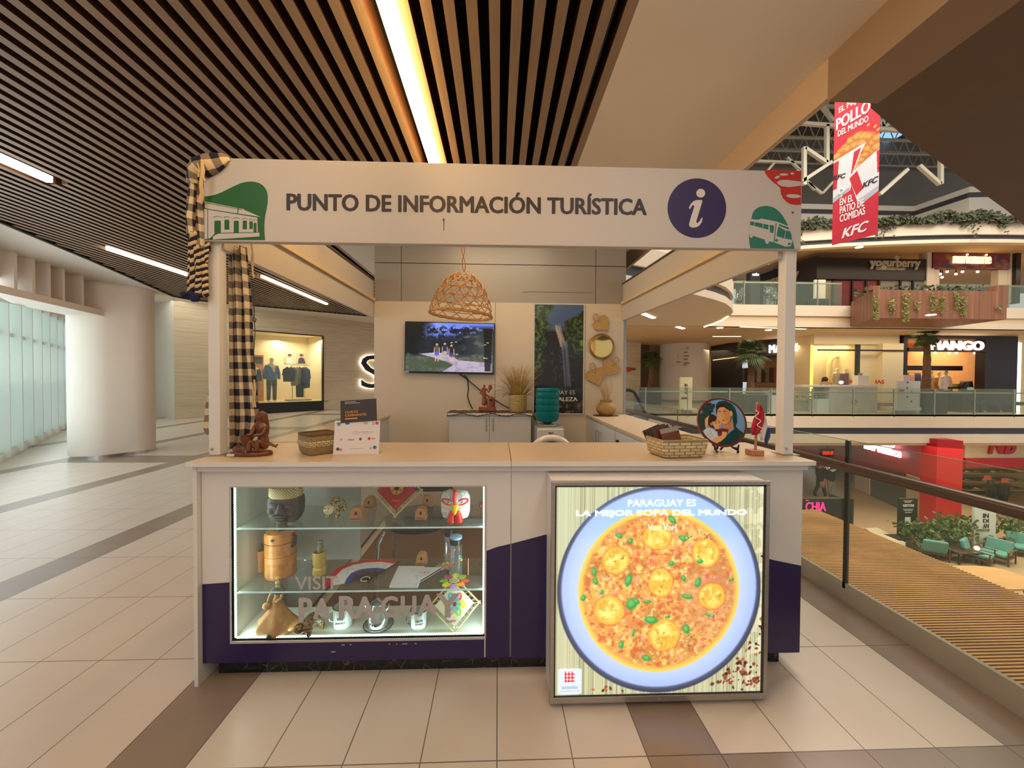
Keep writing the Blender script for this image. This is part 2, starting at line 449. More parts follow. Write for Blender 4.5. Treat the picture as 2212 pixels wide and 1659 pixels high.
struct(mb.build('floor', FLOORM))
# slab edge under the near railing, and the floor's own thickness
mb = MB(); mb.box(-14, 2.31, -12, 20.7, -1.0, -0.004); struct(mb.build('floor_slab', CREAM))
# gallery floor across the void, lower floor
mb = MB(); mb.box(2.31, 34, 15.6, 30, -0.06, 0.0); struct(mb.build('floor_gallery', M('gallery_floor', (206, 182, 148), 0.25, var=0.05, vscale=1)))
mb = MB(); mb.box(2.31, 40, -4, 34, -4.7, -4.6); struct(mb.build('floor_lower', M('lower_floor', (178, 152, 118), 0.3, var=0.1, vscale=.8)))

# =================================================================== CEILING
ZC = 3.1
SLAT = M('slat_side_dark', (74, 48, 31), 0.45, var=0.15, vscale=18, stretch=(8, .4, 8), spec=0.3); SLAT_LIT = M('slat_edge_wood', (150, 126, 102), 0.32, var=0.10, vscale=18, stretch=(8, .4, 8))  # lit undersides and shaded sides put into two slat colours
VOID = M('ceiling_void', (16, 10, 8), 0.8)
EDGE = [(-2.6, -4.0), (-5.32, 4.39), (-5.78, 5.77), (-6.35, 7.35), (-6.68, 8.25), (-6.60, 8.62), (-6.30, 8.86), (-5.2, 9.55), (-3.37, 10.69), (-2.0, 11.5)]
def edge_y(x):
    """far limit of the slats at x, and near limit"""
    far = None; near = -3.5
    for (xa, ya), (xb, yb) in zip(EDGE[4:-1], EDGE[5:]):
        if xa <= x <= xb: far = ya+(yb-ya)*(x-xa)/(xb-xa)
    if x > EDGE[-1][0]: far = 4.6
    for (xa, ya), (xb, yb) in zip(EDGE[:4], EDGE[1:5]):
        if xb <= x <= xa: near = ya+(yb-ya)*(x-xa)/(xb-xa)
    return near, far
STRIPS = ((-3.77, .7, 3.5), (-5.04, 5.15, 7.4), (-3.87, 6.5, 9.0))
mb = MB(); x = 0.55
while x > -6.66:
    n, f = edge_y(x)
    if -0.57 < x+0.026 < -0.43: n = 3.22          # gap for the near light strip
    cut = next(((a, b) for sx_, a, b in STRIPS if abs(x+.026-sx_) < .075), None)      # gaps for the light strips
    for a, b in ([(n, f)] if not f or not cut else [(n, min(f, cut[0])), (max(n, cut[1]), f)]):
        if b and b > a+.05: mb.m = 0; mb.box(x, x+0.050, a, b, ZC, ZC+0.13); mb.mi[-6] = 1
    x -= 0.10
struct(mb.build('ceiling_slats', [SLAT, SLAT_LIT]))
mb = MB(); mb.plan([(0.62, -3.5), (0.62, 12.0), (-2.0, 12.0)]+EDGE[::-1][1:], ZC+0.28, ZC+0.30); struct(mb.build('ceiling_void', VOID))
mb = MB()
for (xa, ya), (xb, yb) in zip(EDGE[:-1], EDGE[1:]): mb.bar((xa, ya, ZC+.13), (xb, yb, ZC+.13), 0.03, 0.30)
struct(mb.build('trim_1', M('slat_edge_black', (20, 14, 12), 0.5)))
mb = MB(); mb.box(0.60, 1.70, -4, 9.0, ZC, ZC+0.25); struct(mb.build('ceiling', SOFFIT))
mb = MB(); mb.box(-2.0, 0.60, 4.62, 12.0, ZC, ZC+0.2); mb.box(0.6, 1.7, 9.0, 12, ZC, ZC+.2); struct(mb.build('ceiling_core', SOFFIT))
mb = MB(); mb.box(1.668, 1.70, -4, 9.0, 2.90, ZC); struct(mb.build('beam_edge', M('soffit_band', (196, 170, 140), 0.7)))
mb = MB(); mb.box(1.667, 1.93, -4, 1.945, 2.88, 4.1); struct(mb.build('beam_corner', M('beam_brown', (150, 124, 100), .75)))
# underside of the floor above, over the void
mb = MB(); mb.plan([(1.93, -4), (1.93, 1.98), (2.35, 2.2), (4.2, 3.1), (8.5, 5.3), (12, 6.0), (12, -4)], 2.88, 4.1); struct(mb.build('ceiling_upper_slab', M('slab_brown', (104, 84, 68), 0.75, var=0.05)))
# perimeter soffits by the windows and the stone wall
L0 = [(-2.6, -4.0), (-5.32, 4.39), (-5.78, 5.77), (-6.35, 7.35), (-6.68, 8.25)]
mb = MB(); mb.plan(L0+[(-9.5, 8.25), (-9.5, 6.6), (-6.6, 3.0), (-4.0, -4.0)], ZC, ZC+.25); struct(mb.build('ceiling_perimeter', WHITE2))
mb = MB(); mb.plan([(-16, 8.25), (-6.68, 8.26), (-6.60, 8.64), (-6.30, 8.88), (-3.37, 10.72), (-2.0, 11.5), (-1.0, 22.5), (-16, 22.5)], 3.98, 4.1)
struct(mb.build('ceiling_high', M('high_ceiling_paint', (226, 216, 202), 0.7, var=.02)))

def strip_lamp(name, label, x, y0, y1, z, w, col, st, dz=0.05):
    t = thing(name, label, 'strip light', (x, (y0+y1)/2, z), 'ceiling strip lights')
    mb = MB(); mb.box(x-w/2-.006, x+w/2+.006, y0-.01, y1+.01, z+dz, z+dz+.05); mb.build('housing', BLACK, t)
    mb = MB(); mb.box(x-w/2, x+w/2, y0, y1, z, z+dz); mb.build('diffuser', M('strip_glow_%d' % st, col, 0.5, emit=st, ecol=col), t)
strip_lamp('strip_light', 'warm white strip light above the word INFORMACIÓN on the sign', -0.49, -2.5, 3.10, ZC-.055, 0.06, (255, 206, 132), 30, .08)
strip_lamp('strip_light', 'pinkish strip light farthest from the sign, cut off by the picture edge', -3.77, 0.8, 3.43, ZC-.02, 0.05, (255, 214, 176), 12)
strip_lamp('strip_light', 'strip light running behind the checked scarf tassels', -5.04, 5.23, 7.3, ZC-.02, 0.06, (255, 214, 180), 12)
strip_lamp('strip_light', 'strip light seen between checked curtain and back wall, over the clothing store window', -3.87, 6.55, 8.93, ZC-.02, 0.06, (255, 210, 165), 12)

# =================================================================== COLUMN AND WINDOW WALL
def stadium(a, b, r, n=18):
    ang = atan2(b[1]-a[1], b[0]-a[0]); out = []
    for i in range(n+1): t = ang+pi/2+pi*i/n; out.append((a[0]+r*cos(t), a[1]+r*sin(t)))
    for i in range(n+1): t = ang-pi/2+pi*i/n; out.append((b[0]+r*cos(t), b[1]+r*sin(t)))
    return out
ca, cb, cr = (-7.27, 7.40), (-7.10, 7.66), 0.43
mb = MB(); mb.plan(stadium(ca, cb, cr), 0.05, ZC); o = mb.build('column_1', WHITE2, smooth=True); struct(o)
mb = MB(); mb.plan(stadium(ca, cb, cr-.02), 0.0, 0.05); struct(mb.build('baseboard_column', CHROME, smooth=True))

WA, WB = Vector((-6.0, 3.84, 0)), Vector((-12.72, 11.99, 0)); WD = (WB-WA).normalized(); WN = Vector((WD.y, -WD.x, 0))   # WN points into the hall
def wall_pt(s, z, off=0.0): p = WA+WD*s+WN*off; return (p.x, p.y, z)
WL = (WB-WA).length
FRAME = M('window_frame_white', (232, 236, 234), 0.4)
def pane_mat(name, lo, hi, st):
    t = NT(name); x, y, z = t.xyz(); n = t.noise(1.2, 3)
    c = t.mix(n, lin(lo), lin(hi)); t.b.inputs['Base Color'].default_value = (.5, .55, .55, 1); t.b.inputs['Roughness'].default_value = .15
    t.set(t.b.inputs['Emission Color'], c); t.b.inputs['Emission Strength'].default_value = st; return t.m
PCLEAR = pane_mat('daylit_pane', (192, 230, 222), (218, 246, 238), 1.1)
PFROST = pane_mat('frosted_pane', (164, 202, 206), (186, 222, 224), 0.88)
k = 0; step = 0.78; s = 0.0
while s < WL-.2:
    e = min(s+step, WL); k += 1
    t = bpy.data.objects.new('window_%d' % k, None); COL.objects.link(t); t.location = wall_pt(s, 0); struct(t)
    mb = MB()
    mb.bar(wall_pt(s, 1.5, .04), wall_pt(s, 1.5001, .04), .05) if False else None
    q = Matrix.Rotation(atan2(WD.y, WD.x), 3, 'Z')
    mb.obox(wall_pt(s, 1.50, .07), (.05, .20, 2.9), q)                       # upright fin
    for z, h in ((.10, .10), (2.18, .07), (2.92, .10)): mb.obox(wall_pt((s+e)/2, z, .02), (e-s, .10, h), q)
    mb.build('window_frame', FRAME, t)
    mb = MB(); mb.obox(wall_pt((s+e)/2, .72, 0), (e-s-.04, .012, 1.15), q); mb.build('frosted_pane', PFROST, t)
    mb = MB(); mb.obox(wall_pt((s+e)/2, 1.73, 0), (e-s-.04, .012, .84), q); mb.obox(wall_pt((s+e)/2, 2.54, 0), (e-s-.04, .012, .68), q); mb.build('clear_pane', PCLEAR, t)
    s = e
mb = MB(); mb.prism([wall_pt(-.3, 2.97, -.15), wall_pt(WL+.3, 2.97, -.15), wall_pt(WL+.3, 2.97, .05), wall_pt(-.3, 2.97, .05)], (0, 0, 1.1)); struct(mb.build('wall_window_head', WHITE2))
mb = MB(); mb.prism([wall_pt(-.3, 0, -.15), wall_pt(WL+.3, 0, -.15), wall_pt(WL+.3, 0, .10), wall_pt(-.3, 0, .10)], (0, 0, .10)); struct(mb.build('trim_2', FRAME))
# dropped beam from the column, with upright boards above it
BA, BD = Vector((-6.2, 4.84, 0)), Vector((-.324, 1, 0)).normalized(); BN = Vector((-BD.y, BD.x, 0))
def bp(y, z, off=0.0): p = BA+BD*((y-4.84)/BD.y)+BN*off; return (p.x, p.y, z)
mb = MB(); mb.prism([bp(1.0, 2.50), bp(7.3, 2.50), bp(7.3, 2.50, .55), bp(1.0, 2.50, .55)], (0, 0, .10)); struct(mb.build('beam_window', WHITE2))
mb = MB(); mb.prism([bp(1.0, 2.60, .34), bp(7.3, 2.60, .34), bp(7.3, 2.60, .50), bp(1.0, 2.60, .50)], (0, 0, .50)); struct(mb.build('wall_bulkhead', WHITE2))
for i, y in enumerate((5.40, 5.68, 5.95, 6.22, 6.62)):
    mb = MB(); mb.prism([bp(y, 2.60, .02), bp(y+.05, 2.60, .02), bp(y+.05, 2.60, .36), bp(y, 2.60, .36)], (0, 0, .50)); struct(mb.build('trim_%d' % (3+i), WHITE2))

# =================================================================== STONE STORE WALL
def trav():
    t = NT('travertine'); x, y, z = t.xyz()
    n = t.n('ShaderNodeTexNoise', i_Vector=t.vec((.7, .7, 16)), i_Scale=2.2, i_Detail=6, i_Roughness=.6).outputs[0]
    n2 = t.noise(.8, 2)
    c = t.ramp(n, [(.25, lin((186, 164, 132))), (.5, lin((208, 190, 160))), (.8, lin((222, 208, 184)))])
    f = t.math('FRACT', t.math('DIVIDE', z, 0.42)); j = t.math('LESS_THAN', f, 0.016)
    t.col(t.mix(j, t.mix(t.math('MULTIPLY', n2, .35), c, lin((180, 158, 126))), lin((140, 118, 92)))); t.b.inputs['Roughness'].default_value = .35
    return MATSET('travertine', t.m)
TRAV = trav()
SA = Vector((-10.86, 13.44, 0)); SB = Vector((-6.99, 17.54, 0)); SD = (SB-SA).normalized(); SNn = Vector((SD.y, -SD.x, 0)); SQ = Matrix.Rotation(atan2(SD.y, SD.x), 3, 'Z')
def sw(s, z, off=0.0): p = SA+SD*s+SNn*off; return (p.x, p.y, z)       # off > 0 comes out of the wall into the hall
def ray_s(px, py, off=0.0):
    """distance along the store wall and height where a pixel's sight line meets it"""
    d = at(px, py, Y=10.0)-Vector((0, 0, CAM_H)); o = SA+SNn*off
    # solve t*d.xy = o.xy + s*SD.xy
    det = d.x*(-SD.y)+SD.x*d.y; t = (o.x*(-SD.y)+SD.x*o.y)/det; p = Vector((0, 0, CAM_H))+d*t
    return (p-o).xy.dot(SD.xy), p.z
s0, _ = ray_s(542, 800); s1, ztop = ray_s(699, 717); _, zb = ray_s(699, 866); _, zbase = ray_s(699, 885)
def slab(mb, sa, sb, za, zb_, o0=-.25, o1=0.0): return mb.prism([sw(sa, za, o0), sw(sb, za, o0), sw(sb, za, o1), sw(sa, za, o1)], (0, 0, zb_-za))
s0 -= .55
mb = MB(); slab(mb, 0, s0, 0, 3.98); slab(mb, s0, s1, 3.2, 3.98); slab(mb, s1, 9.5, 0, 3.98); struct(mb.build('wall_stone', TRAV))
mb = MB(); slab(mb, s0, s1, 0, zb, -.20, .015); struct(mb.build('trim_8', M('window_base_black', (26, 22, 20), .4)))
# display room behind the store window
STW = M('store_wall_cream', (238, 224, 190), .8)
mb = MB(); slab(mb, s0-.2, s1+.2, zb, 3.3, -2.3, -2.2); slab(mb, s0-.25, s0-.2, zb, 3.3, -2.3, -.25); slab(mb, s1+.2, s1+.25, zb, 3.3, -2.3, -.25); slab(mb, s0-.2, s1+.2, 3.25, 3.3, -2.3, -.25); struct(mb.build('wall_store', STW))
mb = MB(); slab(mb, s0-.2, s1+.2, zb-.05, zb, -2.3, -.0); struct(mb.build('floor_store', M('store_floor', (215, 200, 170), .5)))
mb = MB(); slab(mb, s0, s1, zb, 3.2, -.05, -.04); struct(mb.build('window_20', CLEAR))
mb = MB(); slab(mb, s1-.04, s1, zb, 3.2, -.10, .02); slab(mb, s0, s1, 3.16, 3.2, -.10, .02); struct(mb.build('trim_9', BLACK))
# white end wall
e0, e1, e2 = at(153, 905, Z=0), at(333, 899.5, Z=0), at(376, 901.5, Z=0)
mb = MB()
for a, b in ((Vector((-13.2, 12.3, 0)), e0), (e0, e1), (e1, SA+Vector((0, 0, 0)))):
    d = (b-a).normalized(); nn = Vector((d.y, -d.x, 0))*-.15; mb.prism([a, b, b+nn, a+nn], (0, 0, 3.98))
struct(mb.build('wall_end', WHITE2))
mb = MB()
for a, b in ((e0, e1), (e1, e2)):
    d = (b-a).normalized(); nn = Vector((d.y, -d.x, 0))*.02; mb.prism([a, b, b+nn, a+nn], (0, 0, .10))
struct(mb.build('baseboard_end', M('baseboard_grey', (150, 140, 128), .5)))

# letter on the store wall: black with a white glowing rim
t = thing('shop_sign', 'tall black letter S with glowing white edge on the stone store wall', 'sign', sw(ray_s(800, 838)[0], 2))
sx0, zz1 = ray_s(778, 766, .05); sx1, zz0 = ray_s(826, 838, .05)
mb = MB(); mb.text('S', sw(0, 0, .06), SD, EZ, sx0-.04, sx1+.04, zz0-.04, zz1+.04, .04, bold=0.02); mb.build('glowing_rim', M('halo_white', (255, 250, 240), .5, emit=2.4), t)
mb = MB(); mb.text('S', sw(0, 0, .10), SD, EZ, sx0, sx1, zz0, zz1, .05); mb.build('letter_face', M('letter_black', (24, 20, 18), .4), t)

# things in the store window
def sp(px, py, off):
    s, z = ray_s(px, py, off); return Vector(sw(s, z, off))
def mannequin_body(name, base, h, rz, mat, parent, arms=True, head=True):
    """one continuous standing figure"""
    q = Matrix.Rotation(rz, 3, 'Z'); b = Vector(base)
    J = [(0, 0, .53), (0, 0, .63), (0, 0, .74), (0, 0, .82), (0, 0, .86), (0, -.01, .93), (0, -.01, .985),
         (.105, 0, .80), (.135, 0, .64), (.13, -.02, .50), (-.105, 0, .80), (-.135, 0, .64), (-.13, -.02, .50),
         (.05, 0, .47), (.058, 0, .27), (.062, .01, .05), (.065, -.06, .015), (-.05, 0, .47), (-.058, 0, .27), (-.062, .01, .05), (-.065, -.06, .015)]
    R_ = [(.085, .06), (.075, .055), (.095, .062), (.07, .05), (.026, .026), (.046, .054), (.036, .042), (.034, .034), (.026, .026), (.018, .018), (.034, .034), (.026, .026), (.018, .018),
          (.05, .05), (.036, .036), (.024, .024), (.018, .018), (.05, .05), (.036, .036), (.024, .024), (.018, .018)]
    E = [(0, 1), (1, 2), (2, 3), (3, 4), (4, 5), (5, 6), (3, 7), (7, 8), (8, 9), (3, 10), (10, 11), (11, 12), (0, 13), (13, 14), (14, 15), (15, 16), (0, 17), (17, 18), (18, 19), (19, 20)]
    V = [b+q @ (Vector(p)*h) for p in J]; return skin(name, V, E, [(r[0]*h, r[1]*h) for r in R_], mat, parent)
MANN = M('mannequin_cream', (232, 214, 176), .5)
SROT = atan2(SD.y, SD.x)
def garment(mb, base, h, rz, prof, n=20):
    """closed ring garment around the body: (height, half width, half depth)"""
    q = Matrix.Rotation(rz, 3, 'Z'); b = Vector(base)
    mb.loft([[b+q @ (Vector((w*cos(2*pi*i/n), d*sin(2*pi*i/n), z))*h) for i in range(n)] for z, w, d in prof])
def dressed(px, pyf, pyt, off, label, shirt, pants, rz=0):
    b = sp(px, pyf, off); h = (at(px, pyt, Y=b.y).z-b.z)/1.0
    t = thing('mannequin', label, 'mannequin', b, 'mannequins in the stone wall store'); rz = SROT+rz
    mannequin_body('body', b, h, rz, MANN, t)
    mb = MB(); garment(mb, b, h, rz, [(.50, .10, .072), (.56, .105, .075), (.68, .10, .07), (.77, .115, .07), (.815, .09, .06), (.84, .04, .04)])
    q = Matrix.Rotation(rz, 3, 'Z')
    for sg in (-1, 1): mb.tube([b+q @ (Vector(p)*h) for p in ((sg*.09, 0, .805), (sg*.125, 0, .70), (sg*.142, 0, .62), (sg*.138, -.02, .52))], [.04*h, .038*h, .034*h, .03*h], 10)
    mb.build('sweater', shirt, t, smooth=True, angle=60)
    mb = MB(); garment(mb, b, h, rz, [(.44, .09, .07), (.53, .098, .07)])
    for sg in (-1, 1): mb.tube([b+q @ (Vector(p)*h) for p in ((sg*.05, 0, .50), (sg*.057, 0, .28), (sg*.06, .01, .06))], [.055*h, .042*h, .036*h], 10)
    mb.build('trousers', pants, t, smooth=True, angle=60)
    mb = MB()
    for sg in (-1, 1): c = b+q @ (Vector((sg*.065, -.035, .02))*h); mb.ball(c, (.03*h, .05*h, .02*h))
    mb.build('shoe', M('shoe_white', (226, 214, 196), .5), t, smooth=True)
    return t
dressed(587, 870, 771, -.75, 'mannequin in blue sweater and olive trousers behind the store window', M('blue_sweater', (92, 118, 152), .8, var=.1), M('olive_trousers', (92, 80, 58), .8))
dressed(548, 870, 780, -.55, 'mannequin in striped navy top and jeans beside the checked curtain', M('navy_stripe', (48, 50, 68), .8, var=.4, vscale=30, stretch=(.1, .1, 4)), M('blue_jeans', (96, 124, 158), .8, var=.2))
# clothes rail
t = thing('clothes_rail', 'low steel clothes rail holding dark jackets in the store window', 'clothes rail', sp(640, 868, -1.0))
a, b = sp(618, 788, -1.0), sp(669, 789, -1.0); g = sp(640, 868, -1.0)
mb = MB(); mb.tube([a, b], .012, 6); mb.build('rail', CHROME, t)
for f in (.25, .78):
    p = a.lerp(b, f); mb = MB(); mb.tube([p, (p.x, p.y, zb+.02)], .012, 6); mb.build('post', CHROME, t)
mb = MB(); p = a.lerp(b, .5); mb.obox((p.x, p.y, zb+.03), ((a-b).length, .4, .06), SQ); mb.build('base', M('rail_base', (190, 186, 176), .4), t)
for i, (f, wd, ln, col, what) in enumerate(((.05, .26, .62, (40, 42, 54), 'navy jacket at the near end'), (.2, .2, .60, (52, 54, 66), 'dark blue jacket second'), (.34, .22, .80, (150, 140, 120), 'long grey cardigan'), (.46, .2, .75, (120, 116, 104), 'grey shirt next to black trousers'), (.57, .24, 1.3, (26, 26, 30), 'long black trousers'), (.72, .22, .92, (60, 76, 108), 'blue denim shirt'), (.84, .24, .90, (70, 84, 116), 'paler denim shirt at the far end'))):
    p = a.lerp(b, f); hz = p.z-.10
    t = thing('hanging_garment', what+' hanging on the store clothes rail', 'clothes', p, 'garments on the store rail')
    mb = MB(); n = SNn; q = [(0, .02), (.5*wd*1.4, -.10), (.62*wd*1.4, -ln*.55), (.5*wd*1.4, -ln*.56), (.46*wd*1.4, -ln), (-.46*wd*1.4, -ln), (-.5*wd*1.4, -ln*.56), (-.62*wd*1.4, -ln*.55), (-.5*wd*1.4, -.10)]
    dirv = (SNn*.75+SD*.66).normalized(); th = dirv.cross(EZ)*.06
    mb.prism([Vector((p.x, p.y, hz))+dirv*u+EZ*v-th*.5 for u, v in q], th); mb.build('cloth', M('cloth_%d' % i, col, .85, var=.12), t, bevel=.012)
    mb = MB(); mb.tube([p+Vector((0, 0, .02)), p+Vector((0, 0, -.08))], .006, 6); mb.build('hanger', CHROME, t)
for px, col, what in ((625.5, (150, 130, 118), 'portrait print of someone in white above the clothes rail'), (651, (110, 100, 104), 'portrait print of someone in a dark coat above the clothes rail')):
    s, z = ray_s(px, 774, -2.18); t = thing('wall_print', what, 'picture', sw(s, z, -2.18), 'prints in the store window')
    cv = Canvas(30, 36, (206, 190, 166)); cv.ell(.5, .3, .16, .14, (196, 150, 120), .2); cv.ell(.5, .2, .18, .1, (50, 40, 36), .2); cv.poly([(.15, 1), (.25, .5), (.5, .42), (.75, .5), (.9, 1)], (236, 230, 222) if px < 640 else (40, 42, 56)); 
    cv.build('print', paint_mat('print_paint'), sw(s-.22, z-.24, -2.17), SD, EZ, .44, .48, t)
    mb = MB(); slab(mb, s-.23, s+.23, z-.25, z+.25, -2.20, -2.175); mb.build('backing', WHITE, t)
t = thing('promo_panel', 'orange and grey promotional panel standing behind the striped mannequin', 'panel', sp(552, 868, -1.6))
s, z = ray_s(552, 868, -1.6); mb = MB(); slab(mb, s-.25, s+.30, zb, z+1.95, -1.64, -1.6); mb.build('panel_face', M('promo_orange', (226, 150, 62), .6, var=.25, vscale=3, stretch=(.3, .3, 2)), t)
_, z1_ = ray_s(552, 768, -1.6); mb = MB(); slab(mb, s-.2, s+.26, z1_-.35, z1_-.05, -1.6, -1.59); mb.build('grey_band', M('promo_grey', (90, 78, 72), .6), t)
for i in range(6):
    px = 551+i*23.6; p = sp(px, 708+i*1.6, -.5)
    t = thing('track_spotlight', 'small white ceiling spotlight, %s over the store window' % ('first from the curtain', 'second from the curtain', 'third from the curtain', 'fourth from the curtain', 'fifth from the curtain', 'sixth and last')[i], 'spotlight', p, 'store window spotlights')
    mb = MB(); mb.lathe([(.045, .12), (.05, -.02), (.045, -.02)], p, 10); mb.build('can', M('spot_can', (210, 200, 184), .5), t)
    mb = MB(); mb.lathe([(.04, -.021), (.038, -.03)], p, 10); mb.build('lens', M('spot_glow', (255, 226, 170), .5, emit=14), t)
    mb = MB(); mb.box(p.x-.01, p.x+.01, p.y-.01, p.y+.01, p.z+.1, 3.25); mb.build('stem', BLACK, t)
# =================================================================== KIOSK: FRONT COUNTERS
KL, KM, KR = -1.405, 0.065, 1.535          # start, seam, end of the counter
FY = 1.889                                 # face of the front panels
SIGNW = M('sign_white', (194, 187, 181), 0.5, var=0.015, vscale=1.5)
cab = thing('display_cabinet', 'white counter cabinet with lit glass showcase and VISIT PARAGUAY lettering', 'display cabinet', (-.67, 2.08, 0))
mb = MB(); mb.box(KL-.02, KL-.002, 1.862, 2.34, 0, 1.047); mb.build('side_panel', WHITE, cab)
WX0, WX1, WZ0, WZ1 = -1.268, -.061, .197, .937      # showcase opening
mb = MB()
mb.box(KL, WX0, FY, FY+.02, .60 if False else .095, 1.02); mb.box(WX1, KM, FY, FY+.02, .095, 1.02)
mb.box(WX0, WX1, FY, FY+.02, WZ1, 1.02); mb.box(WX0, WX1, FY, FY+.02, .095, WZ0); mb.build('front_panel', WHITE, cab)
mb = MB(); mb.box(KL, KM, 1.862, 2.34, 1.02, 1.047); mb.build('top_rail', WHITE, cab)
def vinyl(mb, pts): mb.shape(pts, FY-.0016, FY-.0002)
mb = MB(); vinyl(mb, [(KL+.001, .092), (WX0, .092), (WX0, .482), (-1.33, .478), (KL+.001, .474)]); vinyl(mb, [(WX0, .092), (WX1, .092), (WX1, WZ0-.012), (WX0, WZ0-.012)])
vinyl(mb, [(WX1+.006, .092), (KM-.001, .092), (KM-.001, .654), (.0, .640), (WX1+.006, .620)]); mb.build('purple_panel', PURPLE, cab)
for a, b in ((-.75, -.735), (-.71, -.702), (-.525, -.518), (-.49, -.483), (-.46, -.435), (-.40, -.39), (-.80, -.70)):
    z = .168 if a != -.80 else .135; mb = MB(); mb.box(a, b if a != -.80 else -.78, FY-.0022, FY-.0017, z, z+.003); mb.build('scratch_mark', M('scratch_white', (210, 205, 205), .6), cab)
MARB = None
def marble():
    t = NT('black_marble'); v = t.n('ShaderNodeTexVoronoi', i_Vector=t.vec((1, 1, 1)), i_Scale=16.0); v.feature = 'DISTANCE_TO_EDGE'
    n = t.noise(20, 4); d = t.math('ADD', v.outputs[0], t.math('MULTIPLY', n, .12)); t.col(t.ramp(d, [(.05, lin((92, 92, 88))), (.085, lin((24, 25, 25))), (1, lin((14, 14, 15)))])); t.b.inputs['Roughness'].default_value = .22; return t.m
MARB = marble()
mb = MB(); mb.box(KL+.035, KM, 1.945, 2.30, 0, .095); mb.build('plinth', MARB, cab)
# showcase inside
CASE = M('showcase_white', (205, 212, 205), .5, var=.02)
mb = MB(); mb.box(WX0-.02, WX0-.004, FY+.02, 2.30, .18, 1.0); mb.build('inner_side', CASE, cab)
mb = MB(); mb.box(WX1+.004, WX1+.02, FY+.02, 2.30, .18, 1.0); mb.build('inner_side', CASE, cab)
mb = MB(); mb.box(WX0-.004, WX1+.004, FY+.02, 2.16, .18, .197); mb.build('case_floor', M('case_floor_white', (214, 224, 214), .5), cab)
mb = MB(); mb.box(WX0-.004, -.80, 2.285, 2.30, .40, 1.0); mb.build('back_board', M('case_back_grey', (176, 180, 172), .55), cab)
GLSH = glass('shelf_glass', (200, 222, 208), .05, .01)
def rim_glass(zt, name):
    mb = MB(); mb.box(WX0-.003, WX1+.003, FY+.03, 2.25, zt-.006, zt); s_ = mb.build('glass_shelf', GLSH, cab)
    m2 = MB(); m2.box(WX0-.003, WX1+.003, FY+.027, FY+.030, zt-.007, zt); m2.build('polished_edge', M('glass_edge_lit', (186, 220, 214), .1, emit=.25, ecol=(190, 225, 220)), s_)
    return s_
rim_glass(.730, 'a'); rim_glass(.418, 'b')
mb = MB(); mb.box(WX0, WX1, FY+.004, FY+.010, WZ0, WZ1); pane = mb.build('glass_pane', glass('case_pane', (210, 225, 215), .02), cab)
LETT = M('lettering_grey', (178, 170, 166), .6)
mb = MB()
mb.text('VISIT', (0, FY+.002, 0), EX, EZ, -.972, -.768, .440, .505, .001, bold=.02); mb.build('small_lettering', LETT, pane)
mb = MB(); xs = -.958
for ch, x0, x1, z0, z1, b in (('P', -.955, -.890, .281, .402, .05), ('A', -.888, -.800, .296, .398, .05), ('R', -.764, -.676, .294, .408, .05), ('A', -.690, -.590, .296, .404, .05), ('G', -.564, -.480, .298, .404, .05), ('U', -.468, -.392, .302, .404, .05), ('A', -.388, -.292, .302, .408, .05), ('Y', -.296, -.184, .292, .412, .05)):
    mb.text(ch, (0, FY+.002, 0), EX, EZ, x0, x1, z0, z1, .001, bold=b)
mb.build('large_lettering', LETT, pane)
LEDM = M('led_white', (235, 255, 245), .5, emit=7.0, ecol=(222, 255, 240))
def leds(name, a, b, n):
    mb = MB(); a = Vector(a); b = Vector(b)
    d = (b-a).normalized(); mb.bar(a, b, .006, .004); s_ = mb.build('led_strip', M('led_tape', (220, 235, 225), .5, emit=1.2, ecol=(210, 255, 235)), cab)
    m2 = MB()
    for i in range(n): p = a.lerp(b, (i+.5)/n); m2.obox(p-Vector((0, .004, 0)), (.007, .004, .007))
    m2.build('led_dot', LEDM, s_)['kind'] = 'stuff'
LY = FY+.020
leds('l', (WX0+.006, LY, WZ0+.006), (WX0+.006, LY, WZ1-.004), 62); leds('b', (WX0+.01, LY, WZ0+.006), (WX1-.006, LY, WZ0+.006), 104)
leds('r', (WX1-.006, LY, WZ0+.006), (WX1-.006, LY, WZ1-.004), 62)
mb = MB(); mb.box(WX0-.008, WX0, FY-.003, FY+.02, WZ0-.012, WZ1+.005); mb.box(WX1, WX1+.008, FY-.003, FY+.02, WZ0-.012, WZ1+.005); mb.box(WX0, WX1, FY-.003, FY+.02, WZ0-.012, WZ0); mb.box(WX0, WX1, FY-.003, FY+.02, WZ1, WZ1+.005); mb.build('window_frame', M('case_frame', (188, 178, 172), .45), cab)

cab2 = thing('counter_cabinet', 'white counter cabinet with purple lower part behind the soup light box', 'cabinet', (.8, 2.08, 0))
mb = MB(); mb.box(KM+.003, KR-.005, FY, FY+.02, .095, 1.02); mb.box(KR-.02, KR-.005, FY+.02, 2.34, .09, 1.02); mb.build('front_panel', WHITE, cab2)
mb = MB(); mb.box(KM+.002, KR-.002, 1.862, 2.34, 1.02, 1.047); mb.build('top_rail', WHITE, cab2)
mb = MB(); vinyl(mb, [(KM+.004, .088), (KR-.006, .088), (KR-.006, .530), (1.39, .559), (1.1, .64), (.7, .72), (.4, .72), (.236, .698), (KM+.004, .655)]); mb.build('purple_panel', PURPLE, cab2)
mb = MB(); mb.box(KM+.002, 1.465, 1.945, 2.30, 0, .095); mb.build('plinth', MARB, cab2)

